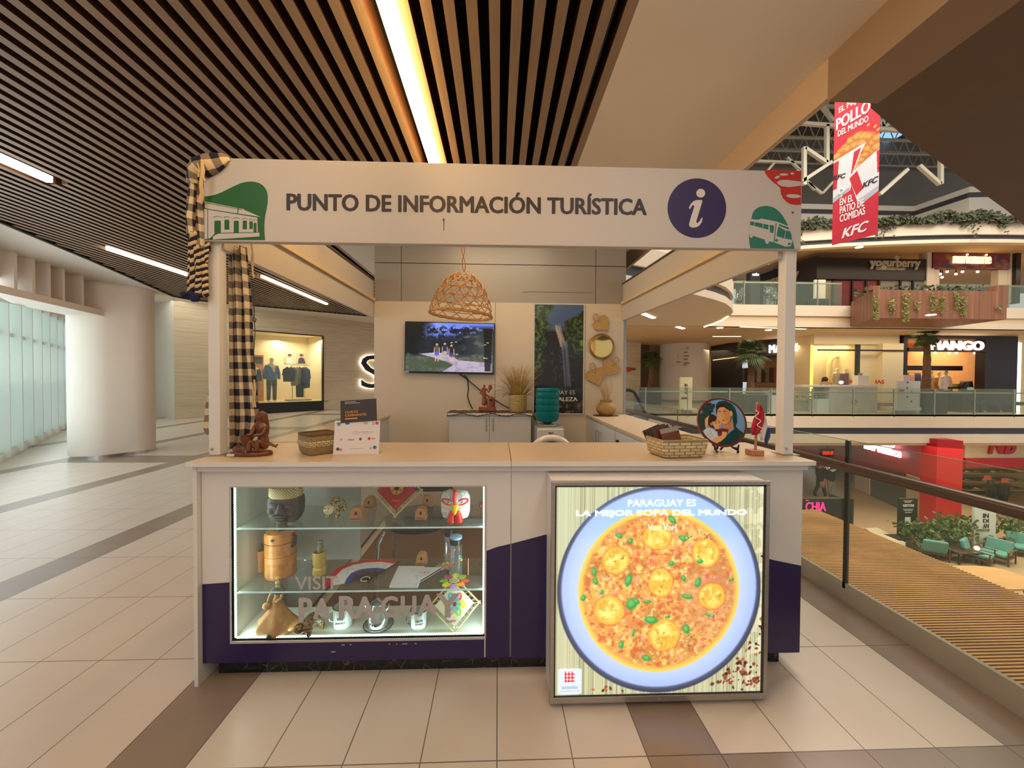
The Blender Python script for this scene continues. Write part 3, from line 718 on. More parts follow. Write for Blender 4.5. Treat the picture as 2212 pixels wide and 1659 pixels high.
TOPM = M('worktop_laminate', (202, 180, 152), .30, var=.03, vscale=3)
for x0, x1, lab in ((-1.437, KM-.001, 'pale counter top over the glass showcase, with the square basket on it'), (KM+.001, 1.552, 'pale counter top over the soup light box, with the painted plate on it')):
    t = thing('worktop', lab, 'counter top', ((x0+x1)/2, 2.08, 1.047), 'front counter tops')
    mb = MB(); mb.box(x0, x1, 1.836, 2.38, 1.047, 1.070); mb.build('slab', TOPM, t, bevel=.003)
    mb = MB(); mb.box(x0, x1, 1.8345, 1.836, 1.048, 1.069); mb.build('front_edging', WHITE, t)
CT = 1.0702

# =================================================================== KIOSK: SIGN, POSTS AND SIDE BOARDS
can = thing('sign_canopy', 'kiosk frame with white overhead sign board reading PUNTO DE INFORMACIÓN TURÍSTICA', 'kiosk sign', (0.05, 2.9, 1.07))
SX0, SX1 = -1.430, 1.546; sl = .0035
mb = MB(); mb.shape([(SX0, 2.122), (SX1, 2.134), (SX1, 2.530), (SX0, 2.523)], 1.95, 1.99); board = mb.build('sign_board', SIGNW, can, bevel=.003)
SY = 1.9495
mb = MB(); mb.text('PUNTO DE INFORMACIÓN TURÍSTICA', (0, SY, 0), Vector((1, 0, .0075)), EZ, -1.036, .744, 2.284, 2.388, .0012, bold=.044); mb.build('lettering', M('sign_letter_brown', (50, 38, 37), .5), board)
def px_shape(mb, off, sc, pts, y=SY, d=.0008): mb.shape([(lambda p: (p.x, p.z))(at(off[0]+x/sc, off[1]+y_/sc, Y=y)) for x, y_ in pts], y-d, y)
def ell_pts(cx, cy, rx, ry, n=28, rot=0): return [(cx+rx*cos(2*pi*i/n)*cos(rot)-ry*sin(2*pi*i/n)*sin(rot), cy+rx*cos(2*pi*i/n)*sin(rot)+ry*sin(2*pi*i/n)*cos(rot)) for i in range(n)]
G = M('emblem_green', (28, 92, 36), .5); BL = M('emblem_blue', (50, 42, 86), .5); RD = M('emblem_red', (188, 50, 42), .5); TL = M('emblem_teal', (44, 118, 100), .5)
# green house
o3 = ((390, 320), 4.61); mb = MB()
px_shape(mb, *o3, [(240, 482), (300, 475), (350, 463), (420, 436), (480, 405), (540, 376), (600, 350), (650, 337), (700, 333), (745, 337), (785, 349), (820, 370), (845, 400), (862, 435), (870, 480), (868, 540), (858, 600), (842, 680), (835, 740), (834, 800), (836, 860), (842, 915), (240, 915)])
g1 = mb.build('green_emblem', G, board); mb = MB(); y2 = SY-.0009
for pts in ([(242, 530), (310, 545), (575, 598), (628, 606), (640, 618), (800, 686), (640, 662), (275, 606), (242, 592)], [(242, 604), (268, 612), (268, 905), (242, 905)], [(275, 614), (640, 672), (765, 692), (769, 836), (372, 845), (290, 900), (276, 900)], [(320, 878), (378, 852), (786, 842), (786, 880), (322, 911)]): px_shape(mb, *o3, pts, y2)
mb.build('white_house', SIGNW, g1); mb = MB(); y3 = SY-.0018
for a, b, c, d in ((338, 722, 401, 846), (438, 713, 485, 811), (531, 724, 580, 842), (620, 722, 661, 808), (686, 728, 720, 805), (728, 744, 757, 837)): px_shape(mb, *o3, [(a, b+8), (a+6, b), (c-6, b), (c, b+6), (c, d), (a, d)], y3)
for a, b, y_ in ((325, 410, 688), (430, 496, 692), (523, 588, 702), (613, 665, 708), (682, 722, 715), (724, 762, 722)):
    top = [(a+(b-a)*i/8, y_-12*sin(pi*i/8)) for i in range(9)]; px_shape(mb, *o3, top+[(x, y+4) for x, y in top[::-1]], y3)
px_shape(mb, *o3, [(288, 905), (345, 846), (372, 846), (322, 880), (322, 905)], y3); px_shape(mb, *o3, [(566, 650), (572, 595), (580, 595), (574, 650)], y3); px_shape(mb, *o3, [(244, 540), (620, 612), (620, 616), (244, 545)], y3)
mb.build('green_openings', G, g1)
# blue disc with the letter i
o2 = ((1080, 300), 3.16); mb = MB(); px_shape(mb, *o2, ell_pts(1344, 473, 200, 203, 64)); g1 = mb.build('information_disc', BL, board)
mb = MB(); px_shape(mb, *o2, ell_pts(1370, 371, 30, 30), y2)
px_shape(mb, *o2, [(1289, 472), (1300, 446), (1318, 428), (1340, 418), (1378, 417), (1381, 428), (1340, 562), (1341, 574), (1350, 574), (1364, 560), (1376, 537), (1383, 543), (1376, 570), (1362, 590), (1342, 603), (1318, 607), (1298, 601), (1290, 586), (1294, 566), (1326, 462), (1322, 452), (1312, 455), (1297, 481)], y2); mb.build('letter_i', M('letter_i_white', (214, 204, 198), .5), g1)
# red lips
mb = MB(); px_shape(mb, *o2, [(1800, 211), (2056, 220), (2054, 449), (2020, 451), (1985, 446), (1955, 430), (1932, 405), (1919, 375), (1913, 335), (1895, 318), (1870, 300), (1845, 278), (1820, 248)]); g1 = mb.build('red_emblem', RD, board)
mb = MB()
for pts in ([(1888, 296), (1915, 282), (1960, 280), (2000, 286), (2054, 292), (2054, 318), (2010, 326), (1970, 329), (1930, 325), (1900, 312)], ell_pts(2003, 391, 50, 13, rot=.05), ell_pts(1937, 244, 30, 8), ell_pts(1893, 262, 18, 9, rot=-.3), ell_pts(1995, 237, 13, 7)): px_shape(mb, *o2, pts, y2)
mb.build('white_teeth', SIGNW, g1)
# teal bus
o7 = ((1600, 440), 5.927); mb = MB(); px_shape(mb, *o7, [(125, 570), (112, 500), (106, 440), (104, 390), (118, 300), (136, 200), (150, 130), (172, 88), (210, 55), (260, 36), (330, 28), (390, 38), (440, 60), (490, 100), (530, 148), (570, 210), (605, 285), (640, 385), (668, 480), (688, 578)]); g1 = mb.build('teal_emblem', TL, board)
mb = MB(); px_shape(mb, *o7, [(130, 200), (228, 206), (262, 190), (466, 232), (520, 252), (606, 288), (645, 400), (662, 440), (660, 490), (640, 545), (575, 552), (430, 497), (352, 482), (300, 458), (160, 412), (105, 404), (106, 345), (122, 278)], y2); px_shape(mb, *o7, ell_pts(335, 466, 26, 50, rot=-.12), y2-.0003); px_shape(mb, *o7, ell_pts(130, 386, 24, 54, rot=-.12), y2-.0003); mb.build('white_bus', SIGNW, g1)
mb = MB()
for pts in ([(124, 226), (174, 234), (172, 282), (120, 272)], [(182, 235), (280, 256), (280, 313), (180, 286)], [(290, 258), (358, 273), (352, 331), (288, 316)], [(371, 270), (427, 282), (416, 377), (376, 366)], [(480, 292), (574, 345), (556, 446), (459, 412)], [(580, 345), (630, 352), (650, 402), (655, 462), (566, 446)], [(494, 262), (612, 306), (618, 330), (490, 284)], [(448, 250), (458, 250), (432, 494), (422, 492)], ell_pts(460, 470, 20, 16), ell_pts(622, 515, 20, 14, rot=-.3)): px_shape(mb, *o7, pts, y3)
mb.build('teal_windows', TL, g1)
mb = MB(); px_shape(mb, (380, 300), 3.16, ell_pts(1828, 553, 7, 10)); px_shape(mb, (380, 300), 3.16, [(1826, 560), (1831, 560), (1832, 627), (1827, 627)]); mb.build('stain', M('stain_brown', (96, 70, 52), .7), board); mb = MB(); px_shape(mb, (1080, 300), 3.16, ell_pts(1998, 503, 8, 7)); mb.build('stain', M('stain_brown', (96, 70, 52), .7), board)
# posts
for x0, x1, lab in ((-1.432, -1.378, 0), (1.488, 1.545, 1)):
    mb = MB(); mb.box(x0, x1, 1.955+.02, 2.03, CT+.004, 2.14); p = mb.build('post', WHITE, can, bevel=.002)
    mb = MB(); mb.box(x0-.03*(1-lab)-.0, x1+.03, 1.965, 2.06, CT, CT+.004); mb.build('foot_plate', ALU, p)
    mb = MB(); mb.lathe([(.006, 0), (.006, .004)], ((x0+x1)/2-.01, 1.972, CT+.035), 10, axis='Y'); mb.build('bolt', ALU, p)
SIDEM = M('side_board_grey', (198, 188, 176), .5)
for a, b, sg in (((-1.368, 2.0), (-1.338, 4.235), -1), ((1.462, 2.0), (1.362, 4.235), 1)):
    mb = MB(); A = Vector((a[0], a[1], 2.10)); B = Vector((b[0], b[1], 2.10)); e = Vector((sg*.03, 0, 0))
    mb.prism([A, B, B+e, A+e], (0, 0, .40)); sb = mb.build('side_board', SIDEM, can)
    mb = MB(); h = Vector((0, 0, .175)); e = Vector((-sg*.022, 0, 0)); mb.prism([A+h, B+h, B+h+e, A+h+e], (0, 0, .03)); mb.build('rail', M('rail_cream', (214, 190, 150), .5), sb)
    mb = MB(); h = Vector((0, 0, .395)); e2 = Vector((-sg*.012, 0, 0)); mb.prism([A+h, B+h, B+h+e2, A+h+e2], (0, 0, .012)); mb.build('top_trim', M('trim_shadow_grey', (92, 78, 68), .6), sb)  # dark strip painting the shadow along the board's top edge
mb = MB(); mb.bar((-1.36, 3.0, 2.522), (1.42, 3.0, 2.522), .03, .03); mb.build('cross_bar', ALU, can)

# =================================================================== SOUP LIGHT BOX
BX0, BX1, BZ0, BZ1, BY0, BY1 = .236, 1.222, .022, 1.012, 1.69, 1.884
lb = thing('light_box', 'glowing square advertising box showing a bowl of orange soup with dumplings', 'light box', (.73, 1.79, 0))
mb = MB(); mb.box(BX0+.006, BX1-.006, BY0+.016, BY1, BZ0, BZ1-.004); mb.build('housing', M('box_white', (214, 212, 214), .4), lb)
mb = MB(); w = .018
mb.box(BX0, BX1, BY0, BY0+.02, BZ0, BZ0+.028); mb.box(BX0, BX1, BY0, BY0+.02, BZ1-w, BZ1); mb.box(BX0, BX0+w, BY0, BY0+.02, BZ0+.028, BZ1-w); mb.box(BX1-w, BX1, BY0, BY0+.02, BZ0+.028, BZ1-w); mb.build('frame', ALU, lb, bevel=.002)
for fx in (.03, .5, .97):
    for z in (BZ0+.012, BZ1-.008): mb = MB(); mb.lathe([(.004, 0), (.003, .003)], (BX0+(BX1-BX0)*fx, BY0-.001, z), 8, axis='Y'); mb.build('screw', CHROME, lb)
for x in (BX0+.06, BX1-.06):
    mb = MB(); mb.box(x-.03, x+.03, BY0+.04, BY1-.03, 0, BZ0+.002); mb.build('foot', BLACK, lb)
N = 440; cv = Canvas(N, N, (190, 192, 156)); r = cv.rng
st = np.repeat(r.rand(1, N), N, 0); cv.put(((st > .62)*.55), (150, 154, 118)); st = np.repeat(r.rand(1, N), N, 0); cv.put((st > .86)*.7, (96, 100, 70)); cv.put((cv.noise(2, 3, 3)-.35)*.9, (176, 196, 180)); cv.put((cv.x-.86)*5*(cv.noise(20, 30, 9) > .5), (238, 236, 216), .8)
for i in range(260):                                            # chilli flakes
    q = r.rand(); x, y = .80+.19*r.rand(), .3+.69*r.rand()
    if q < .45: x, y = .60+.38*r.rand(), .985-.22*r.rand()*r.rand()-.03
    if q > .9: x, y = .15+.5*r.rand(), .985-.03*r.rand()
    dx, dy = x-.498, y-.497
    if (dx/.50)**2+(dy/.51)**2 < 1 or r.rand() > (.35+.75*y): continue
    cv.ell(x, y, .003+.008*r.rand(), .003+.006*r.rand(), [(132, 62, 48), (176, 92, 60), (72, 28, 30), (104, 50, 40)][i % 4], .5, rot=r.rand()*3)
cv.ell(.498, .497, .484, .492, (58, 62, 84), .012); cv.ell(.497, .492, .463, .470, (150, 176, 236), .02); cv.ell(.497, .49, .43, .44, (184, 204, 246), .25); cv.ell(.50, .20, .28, .12, (128, 178, 236), .9, .8)
wob = 1+.02*(cv.noise(9, 9, 4)-.5); ds = np.sqrt(((cv.x-.494)/.378)**2+((cv.y-.502)/.382)**2)*wob
cv.put((1.02-ds)*60, (236, 196, 88)); cv.put((.985-ds)*22, (210, 156, 84))
inside = (.97-ds)*20
n1, n2, n3 = cv.noise(7, 7, 11), cv.noise(22, 22, 12), cv.noise(60, 60, 13, 2)
cv.put(np.clip(inside, 0, 1)*np.clip((n1-.45)*5, 0, 1), (188, 130, 70), .8); cv.put(np.clip(inside, 0, 1)*np.clip((n2-.56)*8, 0, 1), (232, 190, 106), .8); cv.put(np.clip(inside, 0, 1)*np.clip((n3-.60)*9, 0, 1), (182, 98, 60), .7); cv.put(np.clip(inside, 0, 1)*np.clip((.36-n3)*9, 0, 1), (240, 214, 150), .7); cv.put(np.clip(inside, 0, 1)*np.clip((cv.noise(3, 3, 21)-.55)*4, 0, 1), (200, 140, 104), .6)
for i in range(170):
    a, q = r.rand()*6.28, .36*sqrt(r.rand()); cv.ell(.494+q*cos(a), .505+q*sin(a), .004+.010*r.rand(), .004+.008*r.rand(), [(214, 92, 66), (226, 120, 84), (190, 120, 60), (232, 150, 150)][i % 4], .6, .75, rot=a)
def nx(x, y): return ((x-113)/1365, (y-152)/1352)
for x, y, a, b in ((505, 635, 92, 92), (770, 485, 98, 82), (1088, 592, 92, 98), (797, 780, 80, 98), (1130, 872, 92, 88), (468, 952, 98, 98), (825, 1118, 102, 106)):
    u, v = nx(x, y); A, B = a/1365, b/1352; wv = 1+.10*(cv.noise(26, 26, int(x))-.5)*2
    d = np.sqrt(((cv.x-u)/A)**2+((cv.y-v)/B)**2)*wv
    cv.put((1.10-d)*10, (198, 118, 60), .55); cv.put((1-d)*9, (226, 176, 72)); nn = cv.noise(40, 40, int(y), 3); cv.put(np.clip((.88-d)*5, 0, 1)*np.clip((nn-.35)*3, 0, 1), (246, 222, 128)); cv.put(np.clip((.9-d)*5, 0, 1)*np.clip((cv.noise(50, 50, int(x+y), 2)-.62)*8, 0, 1), (206, 158, 62), .8)
    if b > 85: cv.put(np.clip((.8-d)*5, 0, 1)*np.clip((cv.noise(80, 80, int(x-y), 2)-.72)*12, 0, 1), (96, 104, 60), .7)
for x, y, a, b, q in ((525, 475, 26, 14, .6), (598, 510, 16, 20, .3), (868, 375, 34, 18, .8), (940, 495, 26, 18, .4), (968, 490, 20, 10, -.4), (590, 760, 22, 42, .3), (368, 705, 14, 34, -.2), (866, 655, 20, 16, .3), (948, 752, 14, 22, -.4), (1042, 780, 18, 34, .3), (1052, 645, 22, 14, 0), (1260, 765, 18, 10, -.4), (298, 870, 18, 20, .2), (612, 912, 34, 42, .7), (640, 895, 28, 16, .6), (710, 900, 28, 10, 0), (965, 870, 34, 14, .3), (990, 872, 14, 14, 0), (738, 1018, 46, 24, .1), (968, 1080, 24, 32, -.3), (625, 1098, 10, 24, .2), (547, 1175, 16, 26, 0), (712, 1265, 32, 18, .4), (1118, 992, 28, 10, .2), (418, 835, 12, 16, .2), (846, 1000, 18, 8, 0), (376, 765, 26, 16, .9)):
    u, v = nx(x, y); cv.ell(u, v, a/1365, b/1352, (66, 148, 74), .5, 1, q); cv.ell(u-.003, v-.003, a/2400, b/2400, (120, 190, 110), .7, .7, q)
for x, y in ((985, 480), (1050, 470), (985, 1130), (985, 1180), (1150, 1000), (1110, 488), (660, 800), (440, 740)):
    u, v = nx(x, y)
    for i in range(16): a = r.rand()*6.3; q = .022*r.rand(); cv.line([(u+q*cos(a), v+q*sin(a)), (u+q*cos(a)+.014*(r.rand()-.5), v+q*sin(a)+.014*(r.rand()-.5))], .0014, (88, 92, 58) if i % 2 else (222, 206, 150), .8)
scr = cv.build('poster', paint_mat('poster_glow', .25, emit=.92), (BX0+w, BY0+.006, BZ0+.028), EX, EZ, BX1-BX0-2*w, BZ1-BZ0-w-.028, lb)
mb = MB()
for a in ((BX0+w, BX0+w+.006, BZ0+.028, BZ1-w), (BX1-w-.010, BX1-w, BZ0+.028, BZ1-w), (BX0+w, BX1-w, BZ1-w-.006, BZ1-w), (BX0+w, BX1-w, BZ0+.028, BZ0+.034)): mb.box(a[0], a[1], BY0+.002, BY0+.006, a[2], a[3])
mb.build('dark_gasket', M('gasket', (54, 48, 46), .5), lb)
PW = M('poster_letter_white', (250, 250, 250), .5, emit=1.0)
def ptxt(s, x0, x1, y0, y1, b, mat, nm, parent=scr):
    a, c = at(1160+x0/2.963, 1000+y1/2.963, Y=BY0), at(1160+x1/2.963, 1000+y0/2.963, Y=BY0)
    mb = MB(); mb.text(s, (0, BY0+.005, 0), EX, EZ, a.x, c.x, a.z, c.z, .001, bold=b); return mb.build(nm, mat, parent)
ptxt('PARAGUAY ES', 585, 1022, 236, 282, 0, PW, 'light_lettering'); ptxt('LA MEJOR SOPA DEL MUNDO', 252, 1348, 300, 354, .036, PW, 'bold_lettering'); ptxt('Vorí Vorí', 712, 898, 396, 434, .012, PW, 'small_lettering')
a, c = at(1160+137/2.963, 1000+1487/2.963, Y=BY0), at(1160+287/2.963, 1000+1322/2.963, Y=BY0)
mb = MB(); x0, x1, z0, z1 = a.x, c.x, a.z, c.z; k = .007
mb.shape([(x0+k, z0), (x1-k, z0), (x1, z0+k), (x1, z1-k), (x1-k, z1), (x0+k, z1), (x0, z1-k), (x0, z0+k)], BY0+.004, BY0+.0055); bd = mb.build('award_badge', M('badge_white', (206, 222, 240), .5, emit=.85), scr)
mb = MB(); gx0, gx1, gz0, gz1 = at(1160+178/2.963, 1450, Y=BY0).x, at(1160+243/2.963, 1450, Y=BY0).x, at(1250, 1000+1405/2.963, Y=BY0).z, at(1250, 1000+1337/2.963, Y=BY0).z
for i in range(6):
    for j in range(6):
        mb.m = 0 if (i % 2 == 0 and j % 2 == 0) else 1 if (i % 2 != j % 2) else 2
        mb.box(gx0+(gx1-gx0)*i/6, gx0+(gx1-gx0)*(i+1)/6, BY0+.003, BY0+.004, gz0+(gz1-gz0)*j/6, gz0+(gz1-gz0)*(j+1)/6)
mb.build('gingham_pattern', [M('gingham_red', (206, 40, 60), .5, emit=.8), M('gingham_pink', (222, 120, 136), .5, emit=.8), M('gingham_white', (240, 230, 236), .5, emit=.8)], bd)
GL = M('badge_letter', (70, 72, 84), .5, emit=.1); ptxt('tasteatlas', 157, 262, 1427, 1452, .0, GL, 'name_lettering', bd); ptxt('AWARDS 23/24', 147, 273, 1458, 1474, .0, GL, 'year_lettering', bd)

# =================================================================== CHECKED CLOTHS ON THE POST
def check_mat():
    t = NT('checked_cloth'); tc = t.n('ShaderNodeTexCoord'); sp_ = t.n('ShaderNodeSeparateXYZ'); t.set(sp_.inputs[0], tc.outputs['UV'])
    def st(v): return t.math('GREATER_THAN', t.math('FRACT', t.math('DIVIDE', v, .070)), .5)
    a, b = st(sp_.outputs[0]), st(sp_.outputs[1]); wv = t.math('GREATER_THAN', t.math('FRACT', t.math('MULTIPLY', t.math('ADD', sp_.outputs[0], sp_.outputs[1]), 260.0)), .5)
    s_ = t.math('ADD', a, b); d = lin((24, 20, 40)); c = lin((216, 194, 154)); half = t.mix(wv, lin((46, 40, 56)), lin((180, 160, 130)))
    one = t.math('COMPARE', s_, 1.0, .1); two = t.math('GREATER_THAN', s_, 1.5); t.col(t.mix(two, t.mix(one, c, half), d)); t.b.inputs['Roughness'].default_value = .9; return t.m
CHECK = check_mat()
t = thing('checked_curtain', 'navy and cream checked cloth hanging in folds down the kiosk post', 'cloth', (-1.33, 2.09, 1.1))
def drape(x0f, x1f, zs, y0, amp, nf, ulen, ph=0, nseg=44, yf=None):
    rows, uv = [], []
    for z in zs:
        r_, u_ = [], []
        for j in range(nseg+1):
            f = j/nseg; x = x0f(z)+(x1f(z)-x0f(z))*f
            y = y0+amp*(sin(2*pi*nf*f+ph+.6*sin(z*3))+.3*sin(2*pi*nf*2.3*f+z*5)); r_.append((x, y+(yf(z) if yf else 0), z)); u_.append((f*ulen, z))
        rows.append(r_); uv.append(u_)
    return rows, uv
zs = [2.14-(2.14-1.085)*i/60 for i in range(61)]
def X(px, y): return (px-1076)*y/840
xl = lambda z: -1.402 if z > 1.55 else -1.402-.0*(1.55-z)
xr = lambda z: np.interp(z, [1.08, 1.16, 1.25, 1.4, 1.6, 1.85, 2.14], [-1.335, -1.275, -1.262, -1.272, -1.287, -1.293, -1.318])
mb = MB(); mb.sheet(*drape(xl, xr, zs, 2.085, .016, 2.2, .34)); mb.build('cloth', CHECK, t, smooth=True, angle=180, solid=.003)
zs2 = [1.62-(1.62-1.10)*i/30 for i in range(31)]
xl2 = lambda z: np.interp(z, [1.10, 1.18, 1.3, 1.45, 1.62], [-1.50, -1.555, -1.545, -1.515, -1.462]); xr2 = lambda z: np.interp(z, [1.10, 1.2, 1.62], [-1.47, -1.44, -1.455])
mb = MB(); mb.sheet(*drape(xl2, xr2, zs2, 2.10, .010, 1.0, .12, 1.0, 16)); mb.build('cloth_fold', CHECK, t, smooth=True, angle=180, solid=.003)
mb = MB()
for i, (px, y0_, y1_) in enumerate(((543, 525, 580), (545, 540, 600), (549, 820, 880), (545, 830, 880))):
    a, b = at(px, y0_, Y=2.07), at(px+3, y1_, Y=2.07); mb = MB(); mb.tube([a, a.lerp(b, .4)+Vector((.006, -.004, 0)), a.lerp(b, .7)-Vector((.004, 0, 0)), b], .004, 6); mb.build('cream_fringe', M('fringe_cream', (206, 176, 130), .9), t)
mb = MB(); c = [at(px, y, Y=2.06) for px, y in ((545, 610), (548, 645), (549, 680), (546, 692), (550, 697), (553, 690), (549, 686))]; mb.tube(c, .0025, 6); c2 = [at(px, y, Y=2.06) for px, y in ((549, 690), (551, 720), (548, 760), (550, 800))]; mb.tube(c2, .002, 6); mb.build('dark_cord', BLACK, t)

t = thing('checked_scarf', 'rolled checked scarf with braided navy tassels over the sign corner', 'scarf', (-1.46, 1.96, 2.3))
# lump over the corner
def roll(path, rad_, nn=14, tw=0.0):
    rows, uv = [], []; L = 0
    for i, (p, r_) in enumerate(zip(path, rad_)):
        p = Vector(p); d = (Vector(path[min(i+1, len(path)-1)])-Vector(path[max(i-1, 0)])).normalized(); a = d.orthogonal().normalized() if abs(d.y) > .9 else Vector((0, 1, 0)); a = (a-d*a.dot(d)).normalized(); b = d.cross(a)
        if i: L += (p-Vector(path[i-1])).length
        rows.append([p+(a*cos(2*pi*j/nn+tw*L)+b*sin(2*pi*j/nn+tw*L))*r_*(1+.16*sin(3*2*pi*j/nn+L*30)) for j in range(nn+1)]); uv.append([(j/nn*.21, L) for j in range(nn+1)])
    return rows, uv
def pp(px, y, Y=1.945): return at(px, y, Y=Y)
mb = MB(); path = [pp(497, 343, 1.955), pp(486, 346, 1.95), pp(470, 352, 1.945), pp(452, 356, 1.94), pp(436, 360, 1.935), pp(424, 370, 1.94), pp(420, 385, 1.945), pp(421, 398, 1.95)]
mb.sheet(*roll(path, [.012, .030, .040, .044, .046, .040, .034, .028])); mb.build('rolled_cloth', CHECK, t, smooth=True, angle=180)
mb = MB(); zs = [at(420, 392+6*i, Y=1.95).z for i in range(26)]
mb.sheet(*drape(lambda z: np.interp(z, [2.1, 2.25, 2.42], [-1.50, -1.51, -1.50]), lambda z: np.interp(z, [2.1, 2.42], [-1.40, -1.442]), zs, 1.958, .010, 1.6, .13, .4, 24)); mb.build('hanging_cloth', CHECK, t, smooth=True, angle=180, solid=.003)
mb = MB(); path = [pp(417, 395, 1.94), pp(414, 430, 1.94), pp(411, 470, 1.94), pp(413, 510, 1.945)]; mb.sheet(*roll(path, [.014, .016, .020, .016])); mb.build('side_roll', CHECK, t, smooth=True, angle=180)
mb = MB(); path = [pp(436, 345, 1.895), pp(438, 370, 1.895), pp(434, 400, 1.90), pp(437, 420, 1.915), pp(431, 438, 1.92)]; mb.tube(path, [.006, .009, .008, .010, .012], 8); mb.tube([pp(426, 350, 1.895), pp(433, 372, 1.893), pp(444, 392, 1.90)], .004, 6); mb.tube([pp(424, 366, 1.893), pp(430, 372, 1.89), pp(428, 382, 1.893)], .004, 6); mb.build('knotted_fringe', M('fringe_cream', (0, 0, 0)), t)
CREAMY = M('fringe_cream', (0, 0, 0)); NAVY = M('fringe_navy', (26, 22, 40), .9)
for k, (pa, pb, r_) in enumerate(((( 418, 500), (417, 628), .011), ((432, 545), (429, 640), .012), ((441, 540), (444, 640), .010), ((413, 520), (411, 632), .009), ((424, 530), (434, 640), .010), ((448, 525), (440, 610), .007))):
    a, b = pp(*pa), pp(*pb); mb = MB(); nb = 7
    for s_ in range(2):
        mb.m = s_
        pts = [a.lerp(b, i/(nb*4))+Vector((sin(i*pi/2+s_*pi)*r_*.7, cos(i*pi/2+s_*pi)*r_*.7, 0)) for i in range(nb*4+1)]; mb.tube(pts, r_*.95, 8)
    mb.build('braided_tassel', [CREAMY, NAVY], t, smooth=True, angle=180)
mb = MB(); c = pp(421, 640); 
for i in range(26): q = Vector((RND.gauss(0, .016), RND.gauss(0, .012), RND.gauss(0, .010))); mb.ball(c+q, .014, 8, 6)
mb.build('fringe_tuft', M('pompom_navy', (30, 28, 66), .95), t, smooth=True)
# =================================================================== KIOSK INSIDE
BW0, BW1, BY = -1.335, 1.385, 4.24
WALLM = M('back_wall_white', (214, 200, 180), .55, var=.015, vscale=1)
mb = MB(); mb.box(BW0, -.036, BY, BY+.03, 0, 2.28); mb.box(-.032, BW1, BY, BY+.03, 0, 2.28); struct(mb.build('wall_back', WALLM))
CLAD = M('grey_cladding', (160, 155, 147), .4, .2, var=.02, vscale=1)
mb = MB(); mb.box(BW0, 1.40, BY+.035, 5.9, 0, ZC); struct(mb.build('wall_core', M('core_dark', (62, 58, 54), .6)))
mb = MB(); y0, y1 = BY+.012, BY+.036
for xa, xb in ((BW0, -1.052), (-1.046, 1.062), (1.068, 1.40)):
    mb.box(xa, xb, y0, y1, 2.283, 2.690); mb.box(xa, xb, y0, y1, 2.698, ZC)
struct(mb.build('trim_14', CLAD))
mb = MB(); mb.box(BW1-.004, BW1+.02, BY-.01, BY+.03, 0, 2.28); struct(mb.build('trim_15', ALU))
mb = MB(); mb.tube([at(1130, 631, Y=4.25), at(1142, 630, Y=4.25), at(1280, 632, Y=4.25)], .004, 6); tag(mb.build('thin_cable', M('cable_grey', (150, 136, 118), .6)), 'thin pale cable along the grey panels above the waterfall poster', 'cable')

mb = MB(); mb.box(-1.1, .98, 2.32, BY, 0, .004); struct(mb.build('floor_kiosk', M('kiosk_floor_brown', (112, 82, 58), .4, var=.06, vscale=2)))  # added darker floor sheet, its colour standing in for interior shade
# TV
t = thing('television', 'flat wall TV showing three people walking on a forest path', 'TV', (-.52, BY, 1.78))
tx0, tx1, tz0, tz1 = -1.000, -.040, 1.503, 2.055
q = Matrix.Rotation(.012, 3, 'Y')
mb = MB(); mb.obox((-.52, 4.215, 1.779), (.958, .045, .55), q); mb.build('casing', BLACK, t, bevel=.004)
mb = MB(); mb.obox((-.52, 4.236, 1.78), (.4, .006, .3)); mb.build('bracket', GREY_STEEL, t)
cv = Canvas(230, 130, (16, 20, 24)); n = cv.noise(6, 5, 2, 4); n2 = cv.noise(30, 20, 5, 3); n3 = cv.noise(14, 14, 8, 3)
cv.put((.42-cv.y)*6*(cv.x > .18)+(-.3), (92, 120, 226)); cv.put(np.clip((.30-cv.y)*8, 0, 1)*np.clip((cv.x-.2)*6, 0, 1)*np.clip((.55-cv.x)*4, 0, 1), (120, 150, 246), .8)
cv.put(np.clip((n2-.42-(.45-cv.y)*.35+np.abs(cv.x-.4)*.5)*8, 0, 1)*np.clip((cv.y-.02)*10, 0, 1)*(cv.y < .75), (22, 28, 36))
cv.put(np.clip((.34-cv.x-.25*cv.y+.12*(n-.5))*8, 0, 1)*(cv.y < .7), (14, 18, 20)); cv.put(np.clip((cv.x-.62-.1*n)*6, 0, 1)*np.clip((cv.y-.08)*6, 0, 1)*(cv.y < .8), (46, 56, 58)); cv.put(np.clip((n3-.55)*5, 0, 1)*np.clip((cv.x-.55)*5, 0, 1)*(cv.y > .25)*(cv.y < .7), (92, 100, 98), .6)
for i in range(14): cv.line([(.5+.014*(i-7)*.5, .34), (.5+.03*(i-7), .08+.02*(i % 4))], .004, (20, 26, 40))
cv.put(np.clip((cv.y-.60-.06*n)*14, 0, 1), (64, 74, 62)); cv.put(np.clip((n2-.5)*5, 0, 1)*(cv.y > .62), (92, 98, 92), .6)
cv.poly([(.16, .64), (.36, .60), (.52, .66), (.60, .76), (.98, .80), (.98, 1), (.42, 1), (.54, .86), (.44, .78), (.30, .70)], (158, 152, 176)); cv.put(np.clip((cv.noise(20, 30, 17)-.55)*5, 0, 1)*(cv.y > .7)*(cv.x > .4), (112, 108, 128), .6); cv.ell(.36, .84, .16, .07, (58, 70, 48), .5); cv.poly([(.88, .1), (.98, .1), (.97, .98), (.90, .98)], (12, 13, 18), .85)
for x, y, c in ((.93, .39, (226, 186, 70)), (.90, .43, (200, 160, 70)), (.52, .40, (206, 196, 90)), (.57, .385, (206, 196, 90)), (.895, .70, (220, 200, 120)), (.92, .71, (190, 170, 90)), (.58, .635, (220, 216, 150))): cv.ell(x, y, .014, .008, c, .8)
